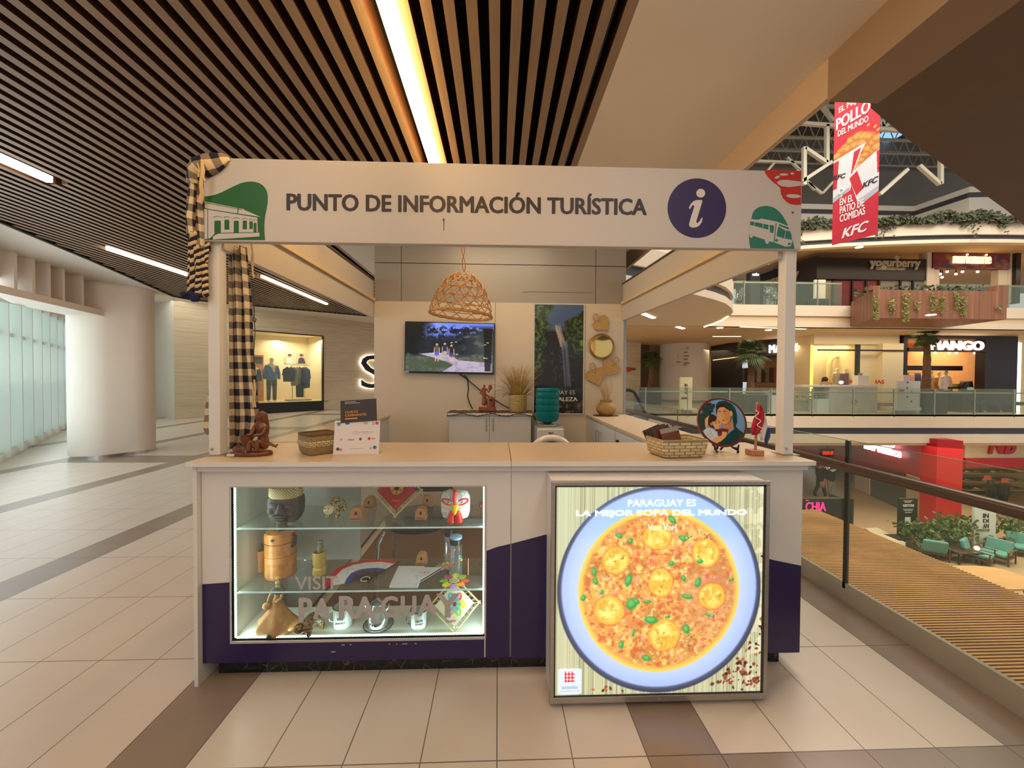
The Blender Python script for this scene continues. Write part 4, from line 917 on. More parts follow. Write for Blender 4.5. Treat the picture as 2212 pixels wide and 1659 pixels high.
for x, top, bc, lc in ((.355, .43, (84, 70, 54), (70, 84, 190)), (.445, .415, (30, 34, 66), (150, 146, 140)), (.52, .45, (24, 26, 40), (54, 60, 130))):
    cv.ell(x, top+.02, .013, .032, (186, 150, 126), .4); cv.ell(x, top+.105, .030, .075, bc, .3); cv.line([(x-.026, top+.08), (x-.032, top+.22)], .007, (196, 160, 136)); cv.line([(x+.026, top+.08), (x+.03, top+.2)], .007, (196, 160, 136))
    cv.ell(x, top+.205, .026, .05, lc, .3); cv.line([(x-.012, top+.24), (x-.014, top+.35)], .010, (190, 152, 128) if x != .445 else lc); cv.line([(x+.012, top+.24), (x+.016, top+.35)], .010, (190, 152, 128) if x != .445 else lc)
R3 = q; o_ = Vector((-.52, 4.191, 1.779)); cv.build('screen', paint_mat('screen_glow', .2, emit=.95), o_+R3 @ Vector((-.469, 0, -.255)), R3 @ EX, R3 @ EZ, .938, .520, t)
mb = MB(); mb.obox(o_+R3 @ Vector((-.452, -.0015, -.262)), (.048, .002, .018), R3); mb.build('sticker', M('sticker_grey', (170, 172, 176), .5), t)
t = thing('power_cable', 'dark TV cables running down the white wall to the low cabinet', 'cable', (-.2, 4.22, 1.5))
for pts in (((1003, 811), (1010, 818), (1012, 840), (1010, 856), (1014, 870), (1021, 884)), ((992, 808), (1006, 817), (1024, 832), (1045, 850), (1066, 862), (1085, 874), (1100, 882))):
    mb = MB(); P_ = [at(a, b, Y=4.222) for a, b in pts]; P2 = []
    for a, b in zip(P_[:-1], P_[1:]): P2 += [a.lerp(b, f/4) for f in range(4)]
    mb.tube(P2+[P_[-1]], .006, 6); mb.build('cable', M('cable_black', (40, 32, 28), .5), t)

# waterfall poster
px0, px1, pz0, pz1 = .393, .928, 1.078, 2.262
t = thing('poster', 'tall framed waterfall poster behind the blue water bottle', 'poster', (.66, BY, 1.67))
mb = MB()
for a in ((px0-.012, px0, pz0-.012, pz1+.008), (px1, px1+.012, pz0-.012, pz1+.008), (px0, px1, pz0-.012, pz0), (px0, px1, pz1, pz1+.008)): mb.box(a[0], a[1], 4.222, 4.2395, a[2], a[3])
mb.build('frame', M('poster_frame', (206, 204, 198), .4), t)
cv = Canvas(130, 288, (34, 27, 20)); n = cv.noise(6, 12, 31, 4); n2 = cv.noise(24, 50, 33, 3); n3 = cv.noise(50, 100, 36, 2)
cv.put((.26-cv.y+.05*(n-.5))*30, (74, 98, 140)); cv.put((.10-cv.y)*5, (92, 116, 156), .5)
lm = (.34-cv.x-.22*np.maximum(cv.y-.1, 0)+.16*(n-.5)+.05*np.sin(cv.y*40))*14; cv.put(lm*(cv.y < .62), (44, 62, 30)); cv.put(np.clip(lm, 0, 1)*np.clip((n2-.52)*7, 0, 1)*(cv.y < .6), (92, 118, 50)); cv.put(np.clip(lm, 0, 1)*np.clip((.42-n2)*8, 0, 1)*(cv.y < .6), (20, 30, 16), .8)
rm = (cv.x-.60+.22*(n-.5)-np.maximum(.16-cv.y, 0)*3.2)*14; cv.put(rm*(cv.y > .05)*(cv.y < .48), (34, 50, 26)); cv.put(np.clip(rm, 0, 1)*np.clip((n2-.52)*7, 0, 1)*(cv.y < .45)*(cv.y > .08), (78, 104, 44)); cv.ell(.97, .35, .05, .03, (112, 146, 40), .5)
cv.put(np.clip((n2-.6)*6, 0, 1)*(cv.y > .2)*(cv.y < .74)*(cv.x > .3)*(cv.x < .9), (82, 66, 46), .7)
for i in range(46):
    x = .42+.10*RND.random(); y = .18+.05*RND.random(); p_ = [(x, y)]
    for k in range(6): x += .016+.012*RND.random(); y += .020+.02*RND.random(); p_.append((x, y))
    cv.line(p_, .0016, (176, 164, 150) if i % 3 else (214, 206, 196), .55)
for i in range(34):
    x = .55+.12*RND.random(); y = .32+.05*RND.random(); p_ = [(x, y)]
    while y < .74: x += .007+.012*(RND.random()-.4); y += .03+.02*RND.random(); p_.append((x, y))
    cv.line(p_, .0014, (86, 102, 142) if i % 2 else (130, 144, 176), .5)
cv.put(np.clip((cv.y-.745)*60, 0, 1), (20, 26, 18)); cv.put(np.clip((cv.y-.755)*60, 0, 1)*np.clip((.84-cv.y)*16, 0, 1), (42, 62, 36), .8); cv.put(np.clip((cv.y-.87)*20, 0, 1)*np.clip((n2-.45)*5, 0, 1)*(cv.x > .45), (132, 104, 78), .8)
pr = cv.build('print', paint_mat('print_gloss', .22), (px0, 4.226, pz0), EX, EZ, px1-px0, pz1-pz0, t)
PWH = M('print_letter_white', (206, 202, 196), .5)
def wtxt(s_, a, b, bold, nm):
    A, B = at(*a, Y=4.225), at(*b, Y=4.225); mb = MB(); mb.text(s_, (0, 4.2255, 0), EX, EZ, A.x, B.x, A.z, B.z, .001, bold=bold); mb.build(nm, PWH, pr)
wtxt('PARAGUAY ES', (1161, 852), (1242, 843.5), 0, 'light_lettering'); wtxt('NATURALEZA', (1158, 866.5), (1248, 858), .05, 'bold_lettering')

# gold mirror and straw fans
mc = at(1300, 748, Y=4.2); t = thing('round_mirror', 'round gold wall mirror between the heart-shaped straw fans', 'mirror', (mc.x, BY, mc.z))
mb = MB(); mb.lathe([(.118, -.006), (.136, -.010), (.142, -.022), (.134, -.034), (.122, -.030), (.116, -.022)][::-1], (mc.x, 4.236-.040, mc.z), 48, axis='Y') if False else mb.tube([(mc.x+.127*cos(a*pi/24), 4.215, mc.z+.127*sin(a*pi/24)) for a in range(48)], .013, 10, closed=True); mb.build('rim', M('gold_rim', (176, 136, 62), .3, .9), t, smooth=True)
mb = MB(); mb.lathe([(.001, .0), (.118, .010), (.118, .016), (.001, .018)], (mc.x, 4.222, mc.z), 40, axis='Y'); mb.build('mirror_glass', M('gold_mirror', (226, 192, 120), .04, 1.0), t, smooth=True, angle=30)
FANM = M('woven_straw_fan', (190, 152, 96), .75, var=.22, vscale=70, bump=.3)
def straw_fan(px, py, s, rot, label):
    c = at(px, py, Y=4.215); t = thing('straw_fan', label, 'straw fan', (c.x, BY, c.z), 'heart-shaped straw fans')
    pts = []
    for i in range(40):
        a = 2*pi*i/40; x = 16*sin(a)**3; z = 13*cos(a)-5*cos(2*a)-2*cos(3*a)-cos(4*a); pts.append((x/17*s, z/17*s))
    c_, s_ = cos(rot), sin(rot); P_ = [(c.x+x*c_-z*s_, c.z+x*s_+z*c_) for x, z in pts]
    mb = MB(); mb.shape(P_, 4.212, 4.226); b = mb.build('blade', FANM, t, bevel=.004)
    mb = MB(); mb.tube([(x, 4.213, z) for x, z in P_], .005, 6, closed=True); mb.build('bound_edge', FANM, b, smooth=True)
    hx, hz = -s_*s*.40, c_*s*.40; ex, ez = c.x-s_*s*1.05, c.z+c_*s*1.05
    mb = MB(); mb.tube([(c.x+hx, 4.21, c.z+hz), (c.x-s_*s*.72, 4.21, c.z+c_*s*.72)], .009, 8); mb.tube([(ex+.03*cos(a*pi/10), 4.212, ez+.035*sin(a*pi/10)) for a in range(20)], .006, 6, closed=True); mb.build('loop_handle', FANM, t, smooth=True)
straw_fan(1300, 700, .098, .75, 'heart-shaped straw fan over the gold mirror')
straw_fan(1287, 813, .112, .35, 'heart-shaped straw fan behind the dried stems of the vase')
straw_fan(1318, 795, .104, -.62, 'heart-shaped straw fan close below the gold mirror')

# low cabinet with cloth, carving and grass pot
def handle(mb, a, b, out):
    a, b, out = Vector(a), Vector(b), Vector(out); mb.tube([a+out, b+out], .005, 8); mb.tube([a.lerp(b, .15), a.lerp(b, .15)+out], .004, 6); mb.tube([a.lerp(b, .85), a.lerp(b, .85)+out], .004, 6)
LZ = 1.105; lx0, lx1, ly = -.49, .335, 3.90
t = thing('low_cabinet', 'white two-door cabinet under the TV with checked runner on top', 'cabinet', (-.08, 4.07, 0))
mb = MB(); mb.box(lx0, lx1, ly+.018, BY-.004, .06, LZ-.022); mb.box(lx0+.03, lx1-.03, ly+.05, BY-.01, 0, .06); mb.build('body', WHITE, t)
mb = MB(); mb.box(lx0-.012, lx1+.012, ly-.01, BY-.004, LZ-.022, LZ); mb.build('top', WHITE, t, bevel=.003)
for x0, x1, hx in ((lx0+.002, -.086, -.115), (-.082, lx1-.002, -.048)):
    mb = MB(); mb.box(x0, x1, ly, ly+.017, .065, LZ-.028); d = mb.build('door', WHITE, t, bevel=.002)
    mb = MB(); handle(mb, (hx, ly, .93), (hx, ly, 1.06), (0, -.028, 0)); mb.build('handle', CHROME, d, smooth=True)
t = thing('table_runner', 'dark brown patterned runner draped on the low cabinet under the grass pot', 'cloth', (-.08, 4.07, LZ))
def runner_mat():
    t = NT('runner_cloth'); x, y, z = t.xyz(); w = t.math('SINE', t.math('MULTIPLY', t.math('ADD', x, t.math('MULTIPLY', t.math('SINE', t.math('MULTIPLY', y, 90.0)), .02)), 150.0)); t.col(t.ramp(w, [(.2, lin((58, 40, 32))), (.6, lin((88, 62, 48))), (.85, lin((164, 132, 100)))])); t.b.inputs['Roughness'].default_value = .9; return t.m
RUN = runner_mat(); rows = []
for j in range(7):
    f = j/6; y = ly-.016+(4.22-ly)*f if j else ly-.022; r_ = []
    for i in range(45):
        g = i/44; x = lx0-.02+(lx1+.06-(lx0-.02))*g; z = LZ+.004+.003*sin(x*60+y*40)
        if j == 0: z -= .018+.012*sin(x*22)
        if g > .965: z -= .03*(g-.965)/.035*1.6; 
        if g > .99: z -= .04
        r_.append((x, y, z))
    rows.append(r_)
mb = MB(); mb.sheet(rows); mb.build('cloth', RUN, t, smooth=True, angle=180, solid=.004)
RZ = LZ+.009
# carving of a woman by a clay oven
c = at(1053, 888, Y=4.05); c.z = RZ
TERRA = M('terracotta_wood', (140, 74, 38), .45, var=.15, vscale=40)
t = thing('oven_carving', 'reddish carving of a standing woman beside a dome oven on the low cabinet', 'figurine', c)
mb = MB(); mb.box(c.x-.09, c.x+.09, c.y-.05, c.y+.05, RZ, RZ+.045); mb.build('base', TERRA, t, bevel=.006)
mb = MB(); x, y = c.x+.035, c.y; prof = [(.048, 0), (.05, .06)]+[(.05*cos(a*pi/16), .06+.052*sin(a*pi/16)) for a in range(1, 8)]; mb.lathe(prof, (x, y, RZ+.045), 20, sx=.9); ov = mb.build('dome_oven', TERRA, t, smooth=True)
mb = MB(); mb.lathe([(.016, 0), (.016, .006)], (x, y-.051, RZ+.12), 14, axis='Y'); mb.build('oven_mouth', BLACK, ov)
b = Vector((c.x-.035, c.y, RZ+.045)); V = [b+Vector(p) for p in ((0, 0, .01), (0, 0, .09), (0, 0, .15), (0, 0, .19), (0, 0, .205), (.002, -.004, .232), (.03, 0, .18), (.045, -.02, .15), (.06, -.02, .185), (-.03, 0, .18), (-.04, -.015, .14), (.0, -.03, .13))]
skin('woman', V, [(0, 1), (1, 2), (2, 3), (3, 4), (4, 5), (3, 6), (6, 7), (7, 8), (3, 9), (9, 10), (10, 11)], [.032, .024, .019, .020, .008, .015, .009, .007, .006, .009, .007, .006], TERRA, t)
mb = MB(); mb.ball(b+Vector((.062, -.02, .205)), (.022, .016, .03)); mb.build('basket_bundle', TERRA, t, smooth=True)
# grass pot
def weave_mat(name, a, b, su, sv):
    t = NT(name); tc = t.n('ShaderNodeTexCoord'); mp = t.n('ShaderNodeMapping'); t.set(mp.inputs[0], tc.outputs['UV']); br = t.n('ShaderNodeTexBrick', i_Vector=mp.outputs[0], i_Scale=1.0); br.offset = .5
    br.inputs['Color1'].default_value = lin(a); br.inputs['Color2'].default_value = lin(tuple(v*.88 for v in a)); br.inputs['Mortar'].default_value = lin(b); br.inputs['Mortar Size'].default_value = .13*sv; br.inputs['Brick Width'].default_value = su; br.inputs['Row Height'].default_value = sv; br.inputs['Mortar Smooth'].default_value = .3
    t.col(br.outputs[0]); t.b.inputs['Roughness'].default_value = .7; x = t.math('SUBTRACT', 1.0, br.outputs[1]); t.bump(x, .6, .003); return t.m
def uv_lathe(mb, prof, c, n=32):
    rows, uv = [], []; L = 0
    for k, (r, z) in enumerate(prof):
        if k: L += sqrt((r-prof[k-1][0])**2+(z-prof[k-1][1])**2)
        rows.append([(c[0]+r*cos(2*pi*j/n), c[1]+r*sin(2*pi*j/n), c[2]+z) for j in range(n+1)]); uv.append([(j/n*.6, L) for j in range(n+1)])
    return mb.sheet(rows, uv)
WEV = weave_mat('pot_weave', (214, 182, 112), (60, 42, 24), .042, .0125)
c = at(1119, 888, Y=4.03); c.z = RZ
t = thing('grass_pot', 'woven straw pot of tall dry grass on the low cabinet', 'potted grass', c)
mb = MB(); uv_lathe(mb, [(.001, 0), (.084, 0), (.090, .03), (.090, .165), (.084, .172), (.080, .165), (.078, .05), (.001, .05)], c); mb.build('pot', WEV, t, smooth=True)
mb = MB(); r_ = random.Random(3)
for i in range(230):
    a = r_.random()*6.28; q = .06*sqrt(r_.random()); L = .20+.20*r_.random(); lean = (.05+.16*r_.random())*(1+q*5); b = c+Vector((q*cos(a), q*sin(a)*.8, .05)); yl = .45
    P_ = [b+Vector((cos(a)*lean*f**1.6, sin(a)*lean*yl*f**1.6, .10+L*f-.05*f*f)) for f in (0, .35, .7, 1)]; w = .0026
    P_ = [b]+P_; d = Vector((sin(a)+.3, .4, 0)).normalized()
    k = len(mb.v); mb.v += [tuple(p+d*w*(1-j/6)) for j, p in enumerate(P_)]+[tuple(p-d*w*(1-j/6)) for j, p in enumerate(P_)]; n = len(P_)
    for j in range(n-1): mb.f.append((k+j, k+j+1, k+n+j+1, k+n+j)); mb.mi.append(0)
mb.build('grass_blades', M('dry_grass', (172, 140, 70), .8, var=.3, vscale=15), t)['kind'] = 'stuff'
mb = MB()
for i in range(26):
    sg = 1 if i % 2 else -1; z = .20+.14*r_.random(); b = c+Vector((sg*.05, -.02, .16)); e = c+Vector((sg*(.16+.12*r_.random()), -.06*r_.random(), z+(.12 if i == 3 else 0)-.04*(i % 3))); mb.tube([b, b.lerp(e, .5)+Vector((0, 0, .03)), e], .0014, 4)
mb.build('thin_stems', M('dry_stem', (120, 92, 56), .8), t)['kind'] = 'stuff'

# water dispenser and bottle
t = thing('water_dispenser', 'white water dispenser standing below the blue bottle', 'water dispenser', (.49, 3.82, 0))
mb = MB(); mb.box(.365, .635, 3.68, 3.97, 0, .995); mb.build('body', M('dispenser_grey', (150, 152, 148), .35), t, bevel=.012)
mb = MB(); mb.box(.372, .628, 3.655, 3.68, .45, .985); fp = mb.build('front_panel', WHITE, t, bevel=.012)
mb = MB(); mb.text('BLIX', (0, 3.6545, 0), EX, EZ, .474, .524, .935, .951, .001, bold=.02) if False else mb.box(.476, .510, 3.653, 3.655, .938, .950).box(.513, .524, 3.653, 3.655, .936, .952).box(.482, .510, 3.653, 3.655, .927, .932); mb.build('logo_mark', M('logo_blue_grey', (96, 104, 130), .5), fp)
mb = MB(); mb.lathe([(.09, 0), (.10, .012), (.085, .02), (.05, .02)], (.485, 3.80, .993), 28); mb.build('bottle_seat', M('seat_grey', (168, 170, 166), .3), t, smooth=True)
t = thing('water_bottle', 'large ribbed blue-green water bottle upside down on the dispenser', 'water bottle', (.485, 3.80, 1.0))
BW_ = NT('bottle_plastic'); BW_.col(lin((22, 128, 132))); BW_.b.inputs['Roughness'].default_value = .12; BW_.b.inputs['Transmission Weight'].default_value = .25; BW_.b.inputs['IOR'].default_value = 1.3
prof = [(.03, .0), (.055, .018), (.095, .030), (.112, .055)]
for i in range(4): z = .07+i*.062; prof += [(.114, z), (.117, z+.008), (.117, z+.046), (.110, z+.052), (.110, z+.058)]
prof += [(.116, .325), (.112, .342), (.095, .352), (.001, .354)]
mb = MB(); mb.lathe(prof, (.485, 3.80, 1.0145), 32); mb.build('bottle', BW_.m, t, smooth=True, angle=25)
# arched white board
t = thing('arched_rim_board', 'glossy white arched rim round a dark panel with coloured tags', 'display board', (.415, 3.0, .5))
mb = MB(); ac, az = .415, .87; out = [(ac+.178*cos(pi*i/24), az+.158*sin(pi*i/24)) for i in range(25)]; inn = [(ac+.125*cos(pi*i/24), az+.100*sin(pi*i/24)) for i in range(25)]
prof_c = [(ac+.152*cos(pi*i/30), 3.0, az+.128*sin(pi*i/30)) for i in range(31)]; prof_c = [(ac+.152, 3.0, .42)]+prof_c+[(ac-.152, 3.0, .42)]; mb.tube(prof_c, .028, 12); mb.build('rim', M('gloss_white', (224, 214, 202), .12), t, smooth=True)
mb = MB(); mb.shape([(ac-.14, .42), (ac+.14, .42)]+[(ac+.14*cos(pi*i/24), az+.115*sin(pi*i/24)) for i in range(25)], 2.997, 3.012); mb.build('dark_panel', M('panel_wine', (40, 18, 22), .3), t)
for x, c_ in ((-.055, (196, 70, 52)), (-.01, (180, 190, 160)), (.035, (190, 150, 90))):
    mb = MB(); mb.box(ac+x, ac+x+.014, 2.994, 2.997, az+.068, az+.086); mb.build('tag', M('tag_%d' % c_[0], c_, .5), t)
for x in (-.14, .14):
    mb = MB(); mb.tube([(ac+x, 3.0, .42), (ac+x, 3.05, .0)], .012, 8); mb.build('leg', CHROME, t)

# side counters inside
def counter(name, label, x0, x1, y0, y1, face, zt=1.07):
    t = thing(name, label, 'counter', ((x0+x1)/2, (y0+y1)/2, 0))
    mb = MB(); mb.box(x0+.015, x1-.015, y0, y1, .06, zt-.024); mb.build('body', M('counter_body', (204, 204, 200), .4), t)
    mb = MB(); mb.box(x0, x1, y0, y1, zt-.024, zt); mb.build('top', TOPM, t, bevel=.003); return t
t = counter('side_counter', 'white counter with doors and drawer inside, under the straw vase', .965, 1.40, 2.40, 4.236, -1)
CB = M('counter_front', (200, 204, 206), .35); fx = .978
for y0, y1, hy in ((3.62, 4.05, 3.66), (3.18, 3.60, 3.56)):
    mb = MB(); mb.box(fx-.016, fx, y0, y1, .07, 1.03); d = mb.build('door', CB, t, bevel=.002); mb = MB(); handle(mb, (fx-.016, hy, .83), (fx-.016, hy, .98), (-.028, 0, 0)); mb.build('handle', CHROME, d, smooth=True)
for z0, z1 in ((.80, 1.03), (.45, .79)):
    mb = MB(); mb.box(fx-.016, fx, 2.55, 3.14, z0, z1); d = mb.build('drawer', CB, t, bevel=.002); mb = MB(); handle(mb, (fx-.016, 2.66, z1-.08), (fx-.016, 2.92, z1-.08), (-.03, 0, 0)); mb.build('handle', CHROME, d, smooth=True)
    if z0 > .5: mb = MB(); mb.lathe([(.012, 0), (.012, .02)], (fx-.036, 3.06, .965), 10, axis='X'); mb.build('lock', BLACK, d)
counter('side_counter', 'white counter end seen beside the checked post, behind the paper sign', -1.40, -1.12, 2.40, 4.10, 1)
# vase
c = at(1309, 889, Y=4.06); c.z = 1.070
t = thing('straw_vase', 'round woven vase with dried stems on the inner counter corner', 'vase', c)
mb = MB(); mb.lathe([(.12, 0), (.125, .003), (.12, .006)], c, 30, sx=1.1, sy=.8); mb.build('mat', M('mat_brown', (84, 60, 44), .8), t)
mb = MB(); uv_lathe(mb, [(.001, .006), (.06, .006), (.090, .035), (.104, .068), (.098, .10), (.076, .128), (.060, .142), (.066, .166), (.060, .166), (.054, .142), (.001, .13)], c); mb.build('body', weave_mat('vase_weave', (196, 158, 92), (110, 80, 44), .03, .0115), t, smooth=True)
mb = MB()
for i in range(40):
    a = r_.random()*6.28; b = c+Vector((.02*cos(a), .02*sin(a), .12)); e = c+Vector((-.02+.15*(r_.random()-.5)+.03*cos(a), .03*sin(a), .26+.16*r_.random())); mb.tube([b, b.lerp(e, .5)+Vector((.008*cos(a), 0, .02)), e], .0015, 4)
mb.build('dried_stems', M('stem_pale', (196, 164, 110), .8), t)['kind'] = 'stuff'
# hanging basket shade
hc = Vector((-.283, 3.0, 2.02))
t = thing('basket_lampshade', 'woven cane dome basket hanging on a rope over the TV', 'hanging basket', hc+Vector((0, 0, .5)))
CANE = M('cane', (206, 150, 84), .55, var=.2, vscale=40)
def dome(a, h, tilt=True):
    """h 0 rim .. 1 top"""
    r = .236*(cos(h*pi/2*.97)**.62) if h < .98 else .03; z = .335*h
    return Vector((r*cos(a), r*sin(a), z))
TQ = Matrix.Rotation(.075, 3, 'Y')
def dp(a, h, k=1.0): v = dome(a, h); v.x *= k; v.y *= k; return hc+TQ @ Vector((v.x, v.y, v.z-.08))
mb = MB(); ns = 12
for s_ in (-1, 1):
    for i in range(ns):
        a0 = 2*pi*i/ns; mb.tube([dp(a0+s_*1.9*h**1.0, h, 1+.006*s_) for h in [j/14*.95 for j in range(15)]], .0034, 6)
for h in (.16, .36, .56, .74, .87): mb.tube([dp(a*pi/20, h) for a in range(40)], .0034, 6, closed=True)
mb.build('woven_lattice', CANE, t, smooth=True)
mb = MB()
for k in range(3): mb.tube([dp(a*pi/24, .005+.012*k+.006*sin(a*2.3+k*2), 1.01) for a in range(48)], .0085, 6, closed=True)
mb.build('rim', CANE, t, smooth=True)
mb = MB(); tp = dp(0, .98); tp = hc+TQ @ Vector((0, 0, .25)); e = Vector((hc.x+.005, 3.0, 2.51))
for s_ in (-1, 1): mb.tube([tp.lerp(e, f)+Vector((s_*.012*sin(f*pi*2.0), 0, 0)) for f in [j/20 for j in range(21)]], .004, 6)
mb.build('rope', M('rope_tan', (176, 130, 80), .8), t, smooth=True)
# visitor chair behind the showcase
cc = Vector((-.56, 2.78, 0)); t = thing('visitor_chair', 'black padded chair with chrome legs seen through the showcase glass', 'chair', cc)
mb = MB(); mb.loft([[(cc.x+w*cos(2*pi*i/24)*(1 if abs(cos(2*pi*i/24)) < .7 else .96), cc.y+d*sin(2*pi*i/24), z) for i in range(24)] for z, w, d in ((.42, .17, .16), (.43, .23, .22), (.47, .245, .235), (.49, .22, .21))]); mb.build('seat', M('seat_black', (26, 26, 26), .6), t, smooth=True)
mb = MB(); mb.loft([[(cc.x+w*cos(2*pi*i/24), cc.y+.25+d*sin(2*pi*i/24), z) for i in range(24)] for z, w, d in ((.58, .16, .012), (.62, .225, .022), (.84, .235, .024), (.90, .18, .012))]); mb.build('backrest', M('seat_black', (26, 26, 26)), t, smooth=True)
for sx in (-1, 1):
    mb = MB(); mb.tube([(cc.x+sx*.24, cc.y-.22, .012), (cc.x+sx*.225, cc.y-.19, .36), (cc.x+sx*.20, cc.y-.14, .42)], .012, 8); mb.build('leg', CHROME, t, smooth=True)
    mb = MB(); mb.tube([(cc.x+sx*.24, cc.y+.24, .012), (cc.x+sx*.22, cc.y+.2, .42), (cc.x+sx*.20, cc.y+.27, .62)], .012, 8); mb.build('leg', CHROME, t, smooth=True)
# =================================================================== ON THE FRONT COUNTER
CT = 1.0705
c = at(543, 985, Z=CT); c.y = 2.0; c.x = -1.235
t = thing('seated_woman_carving', 'dark wood carving of a kneeling woman with a bowl by the checked cloth', 'figurine', c)
mb = MB()
mb.loft([[(c.x+.0+w*cos(2*pi*i/28), c.y+d*sin(2*pi*i/28), CT+z) for i in range(28)] for z, w, d in ((0, .092, .052), (.004, .096, .055), (.016, .094, .054), (.022, .085, .046))]); mb.build('base', DARKWOOD, t, smooth=True, angle=50)
mb = MB(); mb.loft([[(c.x-.045+w*cos(2*pi*i/20), c.y-.01+d*sin(2*pi*i/20), CT+z) for i in range(20)] for z, w, d in ((.018, .042, .026), (.034, .046, .03), (.046, .036, .024))]); mb.build('basket_lump', DARKWOOD, t, smooth=True, angle=60)
b = Vector((c.x, c.y, CT)); V = [b+Vector(p) for p in ((.052, .012, .050), (.050, .008, .085), (.044, .004, .120), (.040, .0, .150), (.038, -.004, .168), (.036, -.010, .192), (.034, -.012, .206),
    (.018, -.012, .142), (.014, -.03, .108), (-.006, -.042, .104), (.068, -.004, .140), (.066, -.028, .108), (.028, -.044, .104),
    (.030, -.022, .045), (.006, -.040, .078), (.012, -.044, .022), (.070, -.012, .045), (.052, -.045, .080), (.048, -.046, .022))]
E = [(0, 1), (1, 2), (2, 3), (3, 4), (4, 5), (5, 6), (3, 7), (7, 8), (8, 9), (3, 10), (10, 11), (11, 12), (0, 13), (13, 14), (14, 15), (0, 16), (16, 17), (17, 18)]
skin('woman', V, E, [.030, .024, .024, .020, .010, .020, .016, .012, .010, .007, .012, .010, .007, .018, .015, .010, .018, .015, .010], DARKWOOD, t)
mb = MB(); mb.tube([b+Vector(p) for p in ((.036, -.004, .214), (.044, .008, .200), (.050, .014, .170), (.056, .018, .135), (.058, .020, .10))], [.014, .023, .019, .016, .010], 10); mb.build('long_hair', DARKWOOD, t, smooth=True)
mb = MB(); mb.lathe([(.022, .018), (.012, .03), (.010, .045), (.020, .062), (.029, .085), (.030, .100), (.026, .100), (.024, .086), (.001, .07)], (c.x-.012, c.y-.030, CT), 24); mb.build('bowl', DARKWOOD, t, smooth=True, angle=50)
mb = MB(); mb.box(c.x-.093, c.x-.058, c.y-.052, c.y-.046, CT+.004, CT+.014); mb.build('paper_label', M('label_white', (214, 206, 200), .5), t)
mb = MB(); k = b+Vector((.082, .005, .045)); mb.tube([k+Vector((-.02, 0, .02)), k+Vector((.005, 0, .008)), k+Vector((.03, .0, -.004)), k+Vector((.038, 0, .008))], [.010, .008, .007, .004], 8); mb.build('foot_scroll', DARKWOOD, t, smooth=True)

# square basket
c = at(665, 982, Z=CT); c = Vector((-.935, 2.06, CT)); t = thing('square_basket', 'brown woven four-sided basket with a pale band beside the wood carving', 'basket', c)
BASKW = weave_mat('basket_weave', (180, 150, 98), (92, 70, 40), .012, .006); BASKL = weave_mat('basket_band', (214, 196, 150), (104, 80, 44), .018, .010)
def sq_ring(r, z, n=8, rd=.25, q=.80, c=c, ax=1.0):
    out = []
    for i in range(4*n+1):
        f = (i % (4*n))/n; s_ = int(f); u = f-s_
        cs = [(1, -1), (1, 1), (-1, 1), (-1, -1)]; a, b_ = Vector(cs[s_]), Vector(cs[(s_+1) % 4]); p = a.lerp(b_, u); L = max(p.length, 1e-6); p = p*(1-.05*max(0, (L-1.15)/.26)); p = Vector((p.x*ax, p.y)); out.append((c.x+r*(p.x*cos(q)-p.y*sin(q)), c.y+r*(p.x*sin(q)+p.y*cos(q)), c.z+z))
    return out
def ring_uv(rs, zs, per=.5): return [[(i/32*per, z) for i in range(len(r))] for r, z in zip(rs, zs)]
def wall_rings(mb, prof, **k):
    rs = [sq_ring(r, z, **k) for r, z in prof]; L = 0; zz = []
    for i, (r, z) in enumerate(prof): L += 0 if not i else sqrt((r-prof[i-1][0])**2+(z-prof[i-1][1])**2); zz.append(L)
    mb.sheet(rs, ring_uv(rs, zz))
mb = MB(); wall_rings(mb, [(.001, .001), (.066, .001), (.074, .012), (.077, .040), (.079, .062), (.078, .100), (.070, .100), (.069, .012), (.001, .010)]); mb.build('body', BASKW, t, smooth=True, angle=50)
mb = MB(); wall_rings(mb, [(.0782, .042), (.0808, .046), (.0812, .066), (.0795, .070)]); mb.build('pale_band', BASKL, t, smooth=True)
mb = MB(); mb.tube([Vector(p) for p in sq_ring(.075, .102)[:-1]], .006, 8, closed=True); mb.build('rim', BASKW, t, smooth=True)

